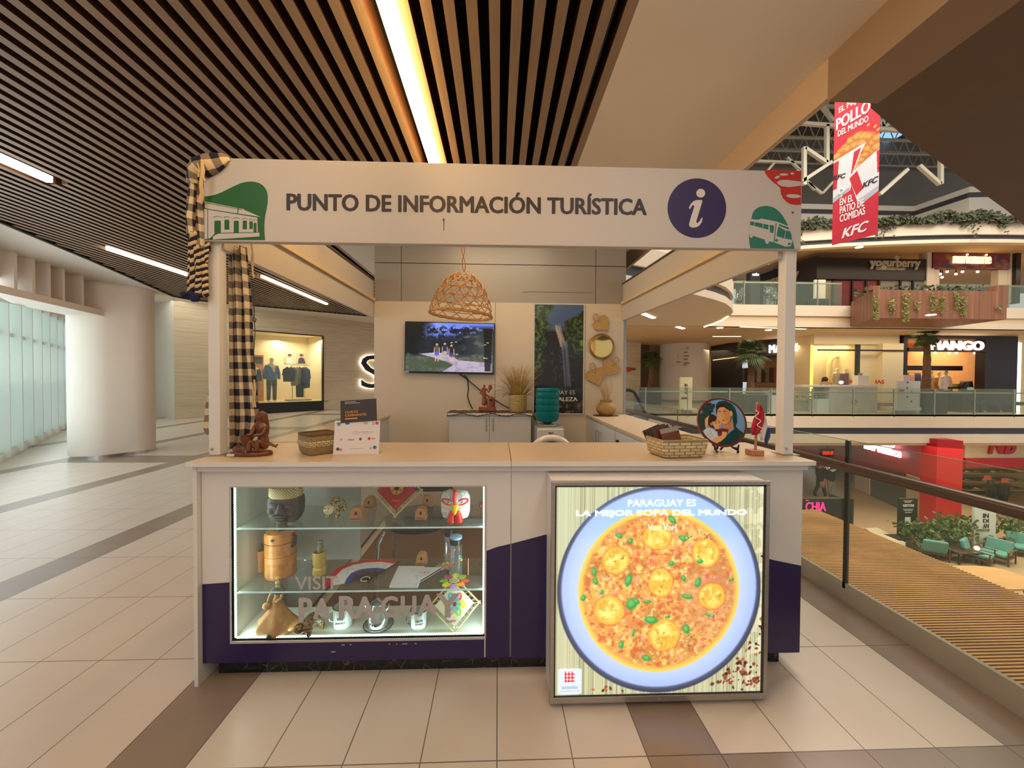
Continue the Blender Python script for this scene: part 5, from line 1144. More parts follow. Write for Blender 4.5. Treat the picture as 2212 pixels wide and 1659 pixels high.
# paper sign in an acrylic holder, card on it
a, b = at(722, 981, Z=CT), at(817, 977, Z=CT); a = Vector((-.838, 2.005, CT)); b = Vector((-.612, 2.020, CT)); d = (b-a).normalized(); nrm = Vector((d.y, -d.x, 0))
up = (EZ*.985-nrm*.17).normalized(); W_ = (b-a).length; Hh = .172
t = thing('sign_holder', 'clear acrylic holder with a white logo sheet in the middle of the counter', 'sign holder', (a+b)/2)
mb = MB(); mb.prism([a-d*.003, b+d*.003, b+d*.003+up*(Hh+.004), a-d*.003+up*(Hh+.004)], -nrm*.002); mb.build('acrylic_back', CLEAR, t)
mb = MB(); mb.prism([a-d*.003-nrm*.06, b+d*.003-nrm*.06, b+d*.003, a-d*.003], (0, 0, .0025)); mb.build('acrylic_foot', CLEAR, t)
cv = Canvas(200, 152, (222, 214, 208))
for x, y, w, h, c_ in ((.09, .08, .05, .03, (96, 120, 160)), (.09, .13, .035, .03, (96, 130, 170)), (.28, .09, .05, .03, (60, 90, 150)), (.68, .08, .05, .04, (214, 150, 140)), (.85, .09, .03, .05, (206, 160, 160)), (.93, .08, .04, .045, (206, 60, 70)), (.16, .56, .02, .04, (170, 160, 160)), (.37, .57, .08, .02, (150, 150, 160)), (.58, .55, .03, .04, (84, 80, 84)), (.77, .54, .03, .045, (200, 40, 60)), (.86, .54, .05, .02, (190, 120, 130)), (.10, .84, .04, .045, (70, 78, 66)), (.17, .86, .03, .04, (196, 130, 120)), (.81, .82, .02, .03, (140, 150, 140)), (.90, .80, .04, .05, (70, 90, 150)), (.5, .83, .18, .006, (170, 160, 156))): cv.ell(x, y, w, h, c_, .3)
for y, x0, x1 in ((.32, .40, .52), (.335, .55, .86), (.355, .40, .84), (.40, .42, .56), (.405, .6, .8)): cv.line([(x0, y), (x1, y)], .004, (150, 140, 138))
sh = cv.build('sheet', paint_mat('paper_print', .5), a+nrm*.001, d, up, W_, Hh, t)
mb = MB(); ca_ = a+d*.030+up*(Hh-.012)+nrm*.004; dd = (d+EZ*.07).normalized(); uu = (up-d*.07).normalized()
t = thing('walking_club_card', 'dark card reading CLUB DE CAMINANTES propped on top of the sign holder', 'card', ca_+dd*.09)
mb.prism([ca_, ca_+dd*.182, ca_+dd*.182+uu*.115, ca_+uu*.115], -nrm*.002); mb.build('card', M('card_dark', (52, 44, 40), .45), t)
OR = M('card_orange', (206, 136, 62), .5); GR = M('card_grey', (176, 168, 160), .5)
mb = MB(); o_ = ca_+nrm*.0004; mb.text('CLUB DE', o_, dd, uu, .022, .088, .048, .060, .0005, bold=.03); mb.text('CAMINANTES', o_, dd, uu, .022, .130, .031, .043, .0005, bold=.03); mb.build('orange_lettering', OR, t)
mb = MB(); mb.prism([o_+dd*.022+uu*.016, o_+dd*.084+uu*.016, o_+dd*.084+uu*.023, o_+dd*.022+uu*.023], nrm*.0005); mb.build('orange_bar', OR, t)
mb = MB(); mb.text('turismo, naturaleza', o_, dd, uu, .022, .084, .104, .109, .0005); mb.text('aventura y pasos', o_, dd, uu, .022, .100, .096, .101, .0005); mb.build('grey_lettering', GR, t) if False else None
mb = MB()
for x0, x1, z in ((.022, .078, .105), (.022, .098, .0975)): mb.prism([o_+dd*x0+uu*z, o_+dd*x1+uu*z, o_+dd*x1+uu*(z+.003), o_+dd*x0+uu*(z+.003)], nrm*.0005)
mb.build('grey_print_line', GR, t)

# brochure basket
c = Vector((.925, 1.985, CT)); t = thing('brochure_basket', 'pale plaited straw basket holding brochures beside the painted plate', 'basket', c)
BR = weave_mat('plait_weave', (222, 204, 160), (150, 126, 84), .030, .016)
kw = dict(c=c, q=.12, ax=1.35)
mb = MB(); wall_rings(mb, [(.001, .001), (.076, .001), (.086, .010), (.094, .075), (.096, .088), (.088, .088), (.080, .010), (.001, .008)], **kw); mb.build('body', BR, t, smooth=True, angle=50)
mb = MB(); mb.tube([Vector(p) for p in sq_ring(.092, .088, **kw)[:-1]], .006, 8, closed=True); mb.build('rim', BR, t, smooth=True)
def brochure(px, pyt, lean, y, col, label, txt=None, w=.10, h=.155):
    p = at(px, pyt, Y=y); base = Vector((p.x+.035*lean, y, p.z-h*.97)); x_ = Vector((1, 0, .0)); u_ = Vector((-lean, .22, 1)).normalized(); x_ = (Vector((1, 0, 0))-u_*u_.x).normalized(); n_ = x_.cross(u_)
    t = thing('brochure', label, 'brochure', base, 'brochures in the straw basket'); o_ = base-x_*w/2
    mb = MB(); mb.prism([o_, o_+x_*w, o_+x_*w+u_*h, o_+u_*h], -n_*.004); mb.build('cover', M('cover_%d_%d' % (col[0], col[1]), col, .35, var=.35, vscale=14), t)
    if txt:
        mb = MB(); f = o_+n_*.0006; mb.text(txt, f, x_, u_, .018, w-.012, h*.42, h*.50, .0006, bold=.03); mb.build('lettering', PWH, t)
        mb = MB(); mb.prism([f+u_*(h-.026), f+x_*w+u_*(h-.026), f+x_*w+u_*(h-.001), f+u_*(h-.001)], n_*.0004); mb.build('pale_header', M('header_grey', (150, 140, 132), .4), t)
brochure(1428, 921, .42, 2.03, (62, 56, 40), 'dark green brochure rearmost of the fanned ones in the straw basket')
brochure(1434, 921, .40, 2.02, (84, 60, 40), 'brown brochure second in the fanned group of the straw basket')
brochure(1439, 920, .38, 2.01, (70, 66, 44), 'olive brochure third in the fanned group of the straw basket')
brochure(1446, 921, .36, 2.00, (96, 50, 38), 'dark red brochure fourth in the fanned group, partly covered')
brochure(1460, 924, .22, 1.972, (112, 62, 36), 'brochure with PARAGUAY in white at the front of the straw basket', 'PARAGUAY')

# painted plate
pc = Vector((1.19, 2.10, 0)); pc = at(1558, 912, Y=2.08); R_ = .132
t = thing('painted_plate', 'round plate painted with a woman in green headscarf holding a child', 'plate', (pc.x, pc.y, CT))
tl = .34; pu = Vector((0, sin(tl), cos(tl))); px_ = Vector((1, 0, .05)).normalized(); pn = px_.cross(pu)
k = 170; cv = Canvas(k, k, (118, 158, 202)); n = cv.noise(8, 8, 3)
def q5(x, y): return ((x-1082)/443, (y-187)/383)
def P5(*pts): return [q5(*p) for p in pts]
cv.put((cv.y-.1)*.6, (96, 140, 190))
for x, y, s_ in ((1140, 330, 40), (1170, 280, 36), (1200, 250, 34), (1130, 390, 40), (1110, 350, 34), (1230, 262, 20), (1180, 320, 34), (1218, 235, 18), (1250, 240, 14), (1150, 250, 16), (1215, 290, 16), (1120, 420, 30)): cv.ell(*q5(x, y), s_/443, s_*.8/383, (36, 66, 60), .3, .95)
for x, y in ((1225, 232), (1250, 250), (1232, 270), (1190, 232), (1160, 262), (1205, 300), (1225, 290)): cv.ell(*q5(x, y), .035, .022, (28, 54, 62), .4, 1, RND.random()*3)
DKG = (22, 66, 62); cv.poly(P5((1265, 265), (1275, 235), (1310, 212), (1370, 208), (1420, 235), (1450, 280), (1452, 340), (1440, 390), (1420, 420), (1445, 450), (1475, 470), (1490, 500), (1440, 560), (1380, 580), (1250, 580), (1300, 500), (1400, 440), (1405, 330), (1380, 260)), DKG)
cv.ell(*q5(1425, 300), .05, .15, (34, 90, 82), .6, .7); cv.ell(*q5(1445, 520), .09, .13, (16, 74, 74), .5, .9); cv.line(P5((1400, 240), (1430, 300), (1430, 370)), .012, (14, 48, 46)); cv.poly(P5((1230, 540), (1310, 500), (1400, 450), (1440, 470), (1430, 560), (1330, 590), (1240, 580)), (18, 60, 60))
SK, SK2, HR = (222, 166, 106), (196, 132, 78), (56, 36, 32)
cv.poly(P5((1305, 380), (1390, 370), (1400, 435), (1350, 450), (1308, 436)), SK2); cv.ell(*q5(1335, 318), .15, .215, HR, .05); cv.ell(*q5(1330, 322), .138, .20, SK, .06); cv.ell(*q5(1362, 330), .07, .16, SK2, .8, .7); cv.ell(*q5(1400, 315), .03, .06, SK, .2)
cv.poly(P5((1262, 300), (1272, 262), (1300, 246), (1345, 244), (1385, 268), (1400, 300), (1380, 286), (1345, 262), (1305, 262), (1280, 282), (1268, 318)), HR)
for x in (1297, 1343): cv.line(P5((x-16, 298), (x, 293), (x+16, 297)), .006, (70, 42, 30)); cv.ell(*q5(x, 309), .024, .014, (240, 226, 206), .3); cv.ell(*q5(x, 309), .011, .014, (40, 26, 22), .3)
cv.line(P5((1318, 308), (1310, 340), (1320, 346)), .005, SK2); cv.ell(*q5(1318, 367), .030, .013, (166, 62, 62), .3)
cv.poly(P5((1205, 440), (1300, 430), (1350, 440), (1330, 480), (1290, 500), (1240, 480)), (110, 40, 40))
cv.ell(*q5(1215, 370), .105, .145, HR, .1); cv.ell(*q5(1250, 385), .088, .125, SK, .1); cv.ell(*q5(1215, 345), .10, .075, HR, .1); cv.ell(*q5(1200, 392), .022, .035, SK2, .3)
for x in (1243, 1274): cv.ell(*q5(x, 384), .014, .012, (44, 28, 24), .3); cv.line(P5((x-10, 372), (x+10, 371)), .004, (90, 56, 40))
cv.ell(*q5(1274, 411), .018, .010, (176, 70, 62), .3)
cv.poly(P5((1118, 440), (1160, 418), (1205, 430), (1245, 460), (1255, 500), (1200, 500), (1180, 540), (1130, 500)), (196, 204, 214)); cv.line(P5((1170, 430), (1190, 490)), .006, (150, 160, 180)); cv.line(P5((1140, 450), (1175, 500)), .005, (160, 168, 186)); cv.poly(P5((1240, 450), (1252, 470), (1252, 500), (1240, 490)), (70, 84, 170))
cv.poly(P5((1180, 540), (1200, 500), (1260, 492), (1310, 468), (1330, 474), (1310, 500), (1260, 530), (1210, 545)), SK); cv.poly(P5((1288, 455), (1330, 462), (1312, 500), (1278, 480)), SK); cv.poly(P5((1140, 410), (1150, 350), (1195, 322), (1180, 350), (1165, 405), (1150, 425)), SK)
cv.ell(.5, .5, .5, .5, (0, 0, 0), .01, 0); dd_ = np.sqrt((cv.x-.5)**2+(cv.y-.5)**2); cv.put((dd_-.468)*200, (106, 44, 36))
ctr = Vector((pc.x, pc.y, pc.z)); org = ctr-px_*R_-pu*R_
cv.build('painting', paint_mat('plate_paint', .3), org+pn*.0098, px_, pu, 2*R_, 2*R_, t, keep=dd_ < .496)
mb = MB(); rows = []
Q = Matrix((px_, pu, pn)).transposed()
mb.v = []; rr = [(.001, -.004), (R_*.92, -.004), (R_+.004, .001), (R_+.006, .006), (R_+.002, .009), (R_*.985, .0075)]
mb.loft([[ctr+px_*(r*cos(2*pi*i/56))+pu*(r*sin(2*pi*i/56))+pn*z for i in range(56)] for r, z in rr]); mb.build('rim', M('plate_rim_maroon', (104, 44, 36), .3), t, smooth=True, angle=60)
t = thing('plate_stand', 'small dark scrolled wood stand holding up the painted plate', 'plate stand', (pc.x, pc.y, CT))
DW = M('stand_dark', (36, 26, 24), .35)
low = ctr-pu*(R_+.004)
for sx in (-1, 1):
    bx = pc.x+sx*.050; mb = MB(); mb.tube([(bx-sx*.015, low.y+.05, CT+.05), (bx, low.y+.01, low.z-.006), (bx+sx*.006, low.y-.018, low.z-.004), (bx+sx*.006, low.y-.024, low.z+.016)], [.006, .007, .006, .004], 8)
    mb.tube([(bx, low.y+.01, low.z-.006), (bx+sx*.010, low.y-.012, CT+.018), (bx+sx*.004, low.y-.02, CT+.005)], [.007, .006, .007], 8); mb.build('front_leg', DW, t, smooth=True)
    mb = MB(); mb.tube([(bx-sx*.015, low.y+.05, CT+.05), (bx-sx*.035, low.y+.075, CT+.005)], .006, 8); mb.build('back_leg', DW, t, smooth=True)
mb = MB(); mb.bar((pc.x-.05, low.y+.04, CT+.038), (pc.x+.05, low.y+.04, CT+.038), .01, .012); mb.build('cross_piece', DW, t)

# small flag
c = at(1645, 983, Z=CT); c = Vector((1.345, 1.985, CT)); t = thing('desk_flag', 'small folded red white and blue flag on a wooden stand', 'flag', c)
WOODL = M('pale_wood', (176, 120, 84), .5, var=.15, vscale=20, stretch=(1, 1, .2))
mb = MB(); mb.box(c.x-.033, c.x+.033, c.y-.03, c.y+.03, CT, CT+.028); mb.build('base', WOODL, t, bevel=.003)
mb = MB(); tp = c+Vector((.010, 0, .268)); mb.tube([c+Vector((.004, 0, .02)), tp], .0065, 8); mb.ball(tp, .008, 8, 6); mb.build('pole', WOODL, t, smooth=True)
def flag_part(nm, col, prof, yo):
    rows = []
    for f, xa, xb in prof:
        z = CT+.268-f*.17
        rows.append([(c.x+xa+(xb-xa)*j/10, c.y-.010+yo+.007*sin(j*1.1+f*4), z) for j in range(11)])
    mb = MB(); mb.sheet(rows); mb.build(nm, M(nm+'_cloth', col, .8, var=.08), t, smooth=True, angle=180, solid=.002)
flag_part('red_stripe', (176, 32, 48), [(0.02, .006, .014), (.25, -.002, .034), (.5, -.018, .040), (.75, -.032, .030), (.95, -.030, .006)], -.006)
flag_part('white_stripe', (216, 204, 198), [(.30, .030, .044), (.5, .034, .056), (.7, .030, .066), (.95, .018, .060), (1.12, .022, .054)], .004)
flag_part('blue_stripe', (58, 68, 120), [(.72, .062, .074), (.85, .052, .078), (1.0, .046, .080), (1.15, .044, .066), (1.25, .050, .058)], .0)
mb = MB(); pth = [c+Vector((-.012+.03*f+.012*sin(f*16), -.022, .235-.11*f)) for f in [i/24 for i in range(25)]]; mb.tube(pth, .003, 6); mb.build('white_cord_trim', M('cord_white', (220, 200, 196), .8), t, smooth=True)

# =================================================================== IN THE SHOWCASE
S1, S2, S3 = .7305, .4185, .1975
def c6(x, y, z): return at(480+x/3.749, 1030+y/3.749, Z=z)
def k6(p): return p.y/840/3.749          # metres per crop pixel at that depth
# black carved head
p = c6(520, 350, S1); k = k6(p); w = 125*k; t = thing('carved_black_head', 'black carved stone-like head with a pale woven cap on the top shelf', 'carving', p)
BLK = M('black_stone', (58, 56, 54), .5, var=.25, vscale=40, bump=.2); H_ = .135
def sqr(w, d, z, n=28, e=.45): return [(p.x+w*np.sign(cos(2*pi*i/n))*abs(cos(2*pi*i/n))**e, p.y+d*np.sign(sin(2*pi*i/n))*abs(sin(2*pi*i/n))**e, S1+z) for i in range(n)]
mb = MB(); mb.loft([sqr(w*.70, .035, 0), sqr(w*.82, .042, .01), sqr(w*.93, .05, .03), sqr(w*.99, .055, .06), sqr(w, .055, .10), sqr(w*.97, .05, H_-.01)])
f = p.y-.052
mb.loft([[(p.x+a*w*cos(2*pi*i/12), f-.004+b_*sin(2*pi*i/12), S1+z) for i in range(12)] for z, a, b_ in ((.052, .20, .016), (.058, .30, .022), (.066, .26, .020), (.085, .12, .014), (.102, .10, .010))])   # nose
for sg in (-1, 1): mb.ball((p.x+sg*w*.42, f+.004, S1+.098), (w*.36, .012, .008), 14, 6); mb.ball((p.x+sg*w*.62, f+.006, S1+.062), (w*.28, .012, .02), 12, 6)
mb.ball((p.x-w*.05, f, S1+.036), (w*.52, .014, .0075), 16, 6); mb.ball((p.x-w*.05, f, S1+.024), (w*.46, .014, .008), 16, 6); mb.ball((p.x, f+.006, S1+.008), (w*.4, .012, .010), 14, 6)
mb.build('head', BLK, t, smooth=True, angle=50)
for sg in (-1, 1):
    mb = MB(); mb.ball((p.x+sg*w*.44, f-.001, S1+.087), (w*.20, .006, .0065), 12, 6); e = mb.build('eye', M('eye_grey', (104, 100, 96), .4), t, smooth=True)
mb = MB()
for z in (.074, .064): mb.obox((p.x+w*.72, f+.0045, S1+z), (w*.22, .004, .004))
mb.build('cheek_paint', M('paint_ivory', (226, 214, 170), .5), t)
LAT = NT('lattice_band'); x, y, z = LAT.xyz(); d1 = LAT.math('FRACT', LAT.math('MULTIPLY', LAT.math('ADD', x, z), 70.0)); d2 = LAT.math('FRACT', LAT.math('MULTIPLY', LAT.math('SUBTRACT', x, z), 70.0)); LAT.col(LAT.mix(LAT.math('MAXIMUM', LAT.math('LESS_THAN', d1, .16), LAT.math('LESS_THAN', d2, .16)), lin((222, 206, 150)), lin((70, 50, 30)))); LAT.b.inputs['Roughness'].default_value = .7
mb = MB(); mb.loft([sqr(w*.93, .056, H_-.012, e=.8), sqr(w*.97, .060, H_-.002, e=.8), sqr(w*.97, .060, H_+.032, e=.8), sqr(w*.9, .055, H_+.04, e=.8)]); mb.build('woven_cap', LAT.m, t, smooth=True, angle=50)

# speckled ceramic animals
def speckle(name, a, b, sc=90):
    t = NT(name); n = t.n('ShaderNodeTexNoise', i_Vector=t.vec(), i_Scale=sc, i_Detail=3.0).outputs[0]; t.col(t.ramp(n, [(.44, lin(b)), (.52, lin(a)), (.6, lin(tuple(v*.8 for v in a)))])); t.b.inputs['Roughness'].default_value = .18; return t.m
SPK = speckle('speckled_glaze', (220, 206, 156), (96, 66, 32)); SPK2 = speckle('dark_speckled_glaze', (150, 120, 70), (44, 32, 22))
def ceramic(p, s, label, mat, hmat, rz):
    t = thing('ceramic_animal', label, 'figurine', p, 'glazed animals in the showcase'); q = Matrix.Rotation(rz, 3, 'Z'); b = Vector(p)
    J = [(0, .45, .62), (0, .15, .72), (0, -.2, .66), (0, -.5, .48), (0, -.72, .36), (.2, .42, .3), (.2, .42, .03), (-.2, .42, .3), (-.2, .42, .03), (.22, -.25, .3), (.24, -.28, .03), (-.22, -.25, .3), (-.24, -.28, .03)]
    skin('body', [b+q @ (Vector(v)*s) for v in J], [(0, 1), (1, 2), (2, 3), (3, 4), (0, 5), (5, 6), (0, 7), (7, 8), (2, 9), (9, 10), (2, 11), (11, 12)], [r*s for r in (.26, .34, .30, .2, .1, .13, .11, .13, .11, .13, .11, .13, .11)], mat, t)
    mb = MB(); hc_ = b+q @ (Vector((0, -.60, .52))*s); mb.ball(hc_, (.23*s, .22*s, .22*s), 14, 10); hd = mb.build('face', hmat, t, smooth=True)
    for sx in (-.09, .09):
        mb = MB(); mb.ball(hc_+q @ (Vector((sx, -.17, .10))*s), .03*s, 8, 6); mb.build('eye', BLACK, hd, smooth=True)
        mb = MB(); mb.ball(hc_+q @ (Vector((sx*.5, -.215, -.03))*s), .022*s, 8, 6); mb.build('nostril', BLACK, hd, smooth=True)
p = c6(920, 320, S1); ceramic(p, .112, 'glossy white-faced speckled ceramic animal on the top shelf', SPK, M('face_ivory', (226, 214, 176), .2), -.12)
p = c6(725, 1262, S3); ceramic(p, .104, 'dark brown speckled ceramic animal behind the letters on the case floor', SPK2, SPK2, -.6)

# small clay ovens
CLAY = M('oven_clay', (196, 140, 92), .7, var=.08, vscale=60)
def mini_oven(p, s, label):
    t = thing('miniature_oven', label, 'miniature oven', p, 'souvenir ovens in the showcase'); x, y, z = p
    mb = MB(); mb.box(x-s*.52, x+s*.52, y-s*.45, y+s*.45, z, z+s*.30); mb.build('plinth', CLAY, t, bevel=.0015)
    mb = MB()
    for i, w_ in enumerate((.48, .48, .46)): mb.box(x-s*w_, x+s*w_, y-s*.40, y+s*.40, z+s*(.31+.14*i), z+s*(.43+.14*i))
    mb.prism([(x+s*.44*cos(pi*i/12), y-s*.38, z+s*(.72+.30*sin(pi*i/12))) for i in range(13)], (0, s*.76, 0)); mb.build('layered_dome', CLAY, t)
    mb = MB(); mb.shape([(x-s*.10, z+s*.44), (x+s*.10, z+s*.44), (x+s*.10, z+s*.62), (x+s*.05, z+s*.72), (x-s*.05, z+s*.72), (x-s*.10, z+s*.62)], y-s*.42, y-s*.39); mb.build('oven_mouth', BLACK, t)
    mb = MB(); mb.text('PARAGUAY', (0, y-s*.455, 0), EX, EZ, x-s*.44, x+s*.44, z+s*.07, z+s*.21, .0006, bold=.03); mb.build('lettering', M('burnt_brown', (84, 48, 30), .6), t)
for x, y, s_, lab in ((1097, 350, 115, 'miniature clay oven in front, beside the white-faced ceramic animal'), (1197, 255, 100, 'miniature clay oven standing back, half hidden by the red lace frame'), (1613, 345, 106, 'miniature clay oven in front, between red lace frame and rooster mask'), (1665, 238, 98, 'miniature clay oven standing back, behind the rooster mask'), (1618, 708, 98, 'miniature clay oven on the middle shelf behind the white notebook')):
    z = S2 if y > 500 else S1; p = c6(x, y, z); p.y += .02; p.x *= p.y/(p.y-.02); mini_oven(p, s_*k6(p)*.84, lab)

# lace frames
def lace_frame(p, half, tilt, name, label, cloth, back, deco, txt, yaw=0.0):
    """square frame of sticks standing on one corner; deco draws on the canvas"""
    t = thing('lace_frame', label, 'lace frame', p, 'lace frames in the showcase'); R = (Matrix.Rotation(yaw, 3, 'Z') @ Matrix.Rotation(-tilt, 3, 'X'))
    ux = R @ Vector((1, 0, 0)); uz = R @ Vector((0, 0, 1)); nn = R @ Vector((0, -1, 0)); c = Vector(p)+uz*half
    C4 = [c-uz*half, c+ux*half, c+uz*half, c-ux*half]; ST = M('stick_cream', (214, 200, 150), .6)
    for i in range(4):
        a, b = C4[i], C4[(i+1) % 4]; d = (b-a).normalized()
        mb = MB(); mb.tube([a-d*.010, b+d*.010], .0042, 6); s_ = mb.build('stick', ST, t, smooth=True)
    mb = MB()
    for i in range(4):
        a, b = C4[i], C4[(i+1) % 4]; ci, cj = c+(a-c)*.80, c+(b-c)*.80
        for j in range(13):
            f = j/12; mb.tube([a.lerp(b, f), ci.lerp(cj, min(1, max(0, f+(.04 if j % 2 else -.04))))], .0009, 4)
    mb.build('lacing_thread', ST, t)
    k = 110; cv = Canvas(k, k, cloth); deco(cv); dd = np.abs(cv.x-.5)+np.abs(cv.y-.5); r = half*.82
    cl = cv.build('lace_cloth', paint_mat('lace_paint', .8), c-ux*r-uz*r+nn*.001, ux, uz, 2*r, 2*r, t, keep=dd < .49)
    mb = MB(); f = c+nn*.002; mb.text(txt[0], f, ux, uz, *txt[1], .0006); mb.build('stitched_lettering', txt[2], cl); return t
def d_red(cv):
    cv.put((.46-np.abs(cv.x-.5)-np.abs(cv.y-.5) < .02).astype(float), (168, 30, 36))
    for r, c_ in ((.20, (92, 60, 120)), (.19, (196, 30, 40)), (.165, (214, 160, 70))): cv.ell(.5, .44, r, r, c_, .06)
    for i in range(12): a = 2*pi*i/12; cv.ell(.5+.115*cos(a), .44+.115*sin(a), .045, .022, (196, 120, 40) if i % 2 else (226, 180, 90), .4, 1, a)
    cv.ell(.5, .44, .06, .06, (70, 36, 40), .3)
p = c6(1400, 318, S1); h = 200*k6(p); lace_frame(p, h, .25, 'red', 'diamond lace frame with red cloth and round flower on the top shelf', (196, 30, 38), 0, d_red, ('Paraguay', (-h*.16, h*.16, -h*.47, -h*.33), M('thread_orange', (226, 140, 50), .8)))
def d_flow(cv):
    for i, c_ in enumerate(((206, 60, 110), (226, 200, 40), (120, 200, 90), (230, 150, 130), (230, 210, 90), (70, 170, 200))):
        a = -1.0+2*pi*i/6; cv.ell(.5+.16*cos(a), .5+.16*sin(a), .12, .085, c_, .25, .9, a); cv.ell(.5+.11*cos(a), .5+.11*sin(a), .06, .04, (60, 180, 200), .4, .8, a); cv.ell(.5+.20*cos(a), .5+.20*sin(a), .05, .03, (240, 236, 190), .5, .5, a)
    cv.ell(.5, .5, .05, .05, (120, 50, 110), .3)
p = c6(1880, 1275, S3); h = 235*k6(p); p.x = min(p.x, WX1-h*.93); lace_frame(p+Vector((0, .01, 0)), h*.88, .42, 'white', 'diamond lace frame with cream cloth and coloured petals on the case floor', (224, 226, 196), 0, d_flow, ('Paraguay', (-h*.30, h*.05, -h*.56, -h*.46), M('thread_red', (190, 50, 50), .8)), yaw=.12)

# rooster mask
p = c6(1890, 350, S1); k = k6(p); w, h = 118*k, 245*k; t = thing('rooster_mask', 'white dotted rooster mask with red comb and yellow beak on the top shelf', 'mask', p); x, y, z = p
DOT = NT('dotted_white'); v = DOT.n('ShaderNodeTexVoronoi', i_Vector=DOT.vec(), i_Scale=190.0); DOT.col(DOT.ramp(v.outputs[0], [(.30, lin((52, 84, 96))), (.36, lin((226, 230, 226)))])); DOT.b.inputs['Roughness'].default_value = .35
def oc(w, d, z_, e=.55, yo=0, n=28): return [(x+w*np.sign(cos(2*pi*i/n))*abs(cos(2*pi*i/n))**e, y+yo+d*np.sign(sin(2*pi*i/n))*abs(sin(2*pi*i/n))**.8, z+z_) for i in range(n)]
mb = MB(); mb.loft([oc(w*.62, .012, h*.06), oc(w*.86, .022, h*.12), oc(w*.98, .028, h*.3), oc(w, .03, h*.6), oc(w*.96, .028, h*.82), oc(w*.82, .022, h*.95), oc(w*.6, .012, h*.99)]); mb.build('face', DOT.m, t, smooth=True, angle=60)
REDP = M('mask_red', (222, 42, 40), .3); f = y-.030
mb = MB(); mb.tube([(x-w*.08, f+.018, z+h*1.03), (x-.0, f-.002, z+h*.98), (x-w*.06, f-.006, z+h*.78), (x, f-.004, z+h*.58)], [w*.10, w*.17, w*.13, w*.09], 10); mb.build('comb', REDP, t, smooth=True)
for sg in (-1, 1):
    ring = [(x+sg*w*.50+w*.38*cos(a)+0, f+.001+.005*abs(cos(a)), z+h*.66+h*.085*sin(a)+sg*0+h*.05*cos(a)*sg) for a in [2*pi*i/24 for i in range(24)]]
    mb = MB(); mb.tube(ring, w*.055, 8, closed=True); e = mb.build('eye_rim', REDP, t, smooth=True)
    mb = MB(); mb.ball((x+sg*w*.48, f+.004, z+h*.66), (w*.26, .004, h*.045), 14, 6); mb.build('eye_white', WHITE, e, smooth=True)
    mb = MB(); mb.ball((x+sg*w*.46, f+.0005, z+h*.66), (w*.05, .003, h*.02), 8, 6); mb.build('pupil', BLACK, e, smooth=True)
mb = MB(); mb.loft([[(x+a*w*cos(2*pi*i/14), f-.004-o+b_*sin(2*pi*i/14), z+zz*h) for i in range(14)] for zz, a, b_, o in ((.29, .05, .003, .020), (.36, .14, .008, .017), (.45, .22, .012, .010), (.54, .25, .012, .003), (.585, .20, .008, 0))]); mb.build('beak', M('mask_yellow', (240, 200, 30), .3), t, smooth=True)
mb = MB()
for sg in (-1, 1): mb.tube([(x+sg*w*.14, f-.002, z+h*.36), (x+sg*w*.24, f-.003, z+h*.2), (x+sg*w*.27, f, z+h*.02)], [w*.16, w*.24, w*.27], 12)
mb.build('wattle', REDP, t, smooth=True)
p = c6(2096, 268, S1); t = thing('glass_globe', 'clear glass globe with red ball inside at the end of the top shelf', 'ornament', p); p.x = WX1-.030
mb = MB(); mb.ball(p+Vector((0, 0, .030)), .030, 20, 12); mb.build('globe', CLEAR, t, smooth=True); mb = MB(); mb.ball(p+Vector((.004, 0, .026)), .019, 16, 10); mb.build('red_ball', M('red_gloss', (206, 26, 34), .15), t, smooth=True)

# leather flask and cup
LEA = M('tooled_leather', (196, 134, 70), .35, var=.22, vscale=26, bump=.35); LEAD = M('dark_leather', (52, 38, 30), .45)
p = c6(458, 800, S2); p.y += .02; k = k6(p); r = 112*k; h = 330*k
t = thing('leather_flask', 'tan tooled leather drink flask with dark strap on the middle shelf', 'flask', p)
mb = MB(); mb.lathe([(r*.98, 0), (r, .004), (r, h*.82), (r*.97, h*.84)], p, 36); b = mb.build('body', LEA, t, smooth=True, angle=40)
mb = MB()
for z in (.03, .52, .82): mb.tube([p+Vector((r*1.005*cos(2*pi*i/40), r*1.005*sin(2*pi*i/40), h*z)) for i in range(40)], .0022, 6, closed=True)
mb.build('stitched_band', M('leather_band', (168, 106, 52), .45), b, smooth=True)
mb = MB(); mb.lathe([(r*1.02, h*.84), (r*1.03, h*.86), (r*1.02, h*.99), (r*.95, h*1.06), (r*.6, h*1.08)], p, 36); mb.build('lid', LEA, t, smooth=True, angle=40)
mb = MB(); mb.lathe([(r*.42, h*1.08), (r*.42, h*1.26), (r*.35, h*1.29)], p+Vector((.0, 0, 0)), 24); mb.build('spout_cap', M('cap_brown', (84, 58, 38), .35), t, smooth=True, angle=40)
mb = MB(); mb.tube([p+Vector((r*.95, -.01, h*1.0)), p+Vector((r*1.16, -.02, h*.95)), p+Vector((r*1.12, -.02, h*.78)), p+Vector((r*1.0, -.03, h*.7))], .008, 8); mb.build('strap', LEAD, t, smooth=True)
mb = MB(); mb.lathe([(.007, 0), (.006, .006)], p+Vector((-.0, -r*1.02, h*.95)), 10, axis='Y'); mb.build('snap_button', LEAD, t)
mb = MB(); mb.loft([[p+Vector((r*1.01*sin(-.75+1.5*i/10), -r*1.01*cos(-.75+1.5*i/10), z)) for i in range(11)]+[p+Vector((r*.9*sin(.75-1.5*i/10), -r*.9*cos(.75-1.5*i/10), z)) for i in range(11)] for z in (h*.38, h*.56)]); mb.build('name_patch', M('patch_tan', (206, 148, 84), .4), t)
p = c6(292, 775, S2); p.y += .02; k = k6(p); r = 50*k; t = thing('leather_cup', 'small tan leather drinking cup with dark straw beside the leather flask', 'cup', p)
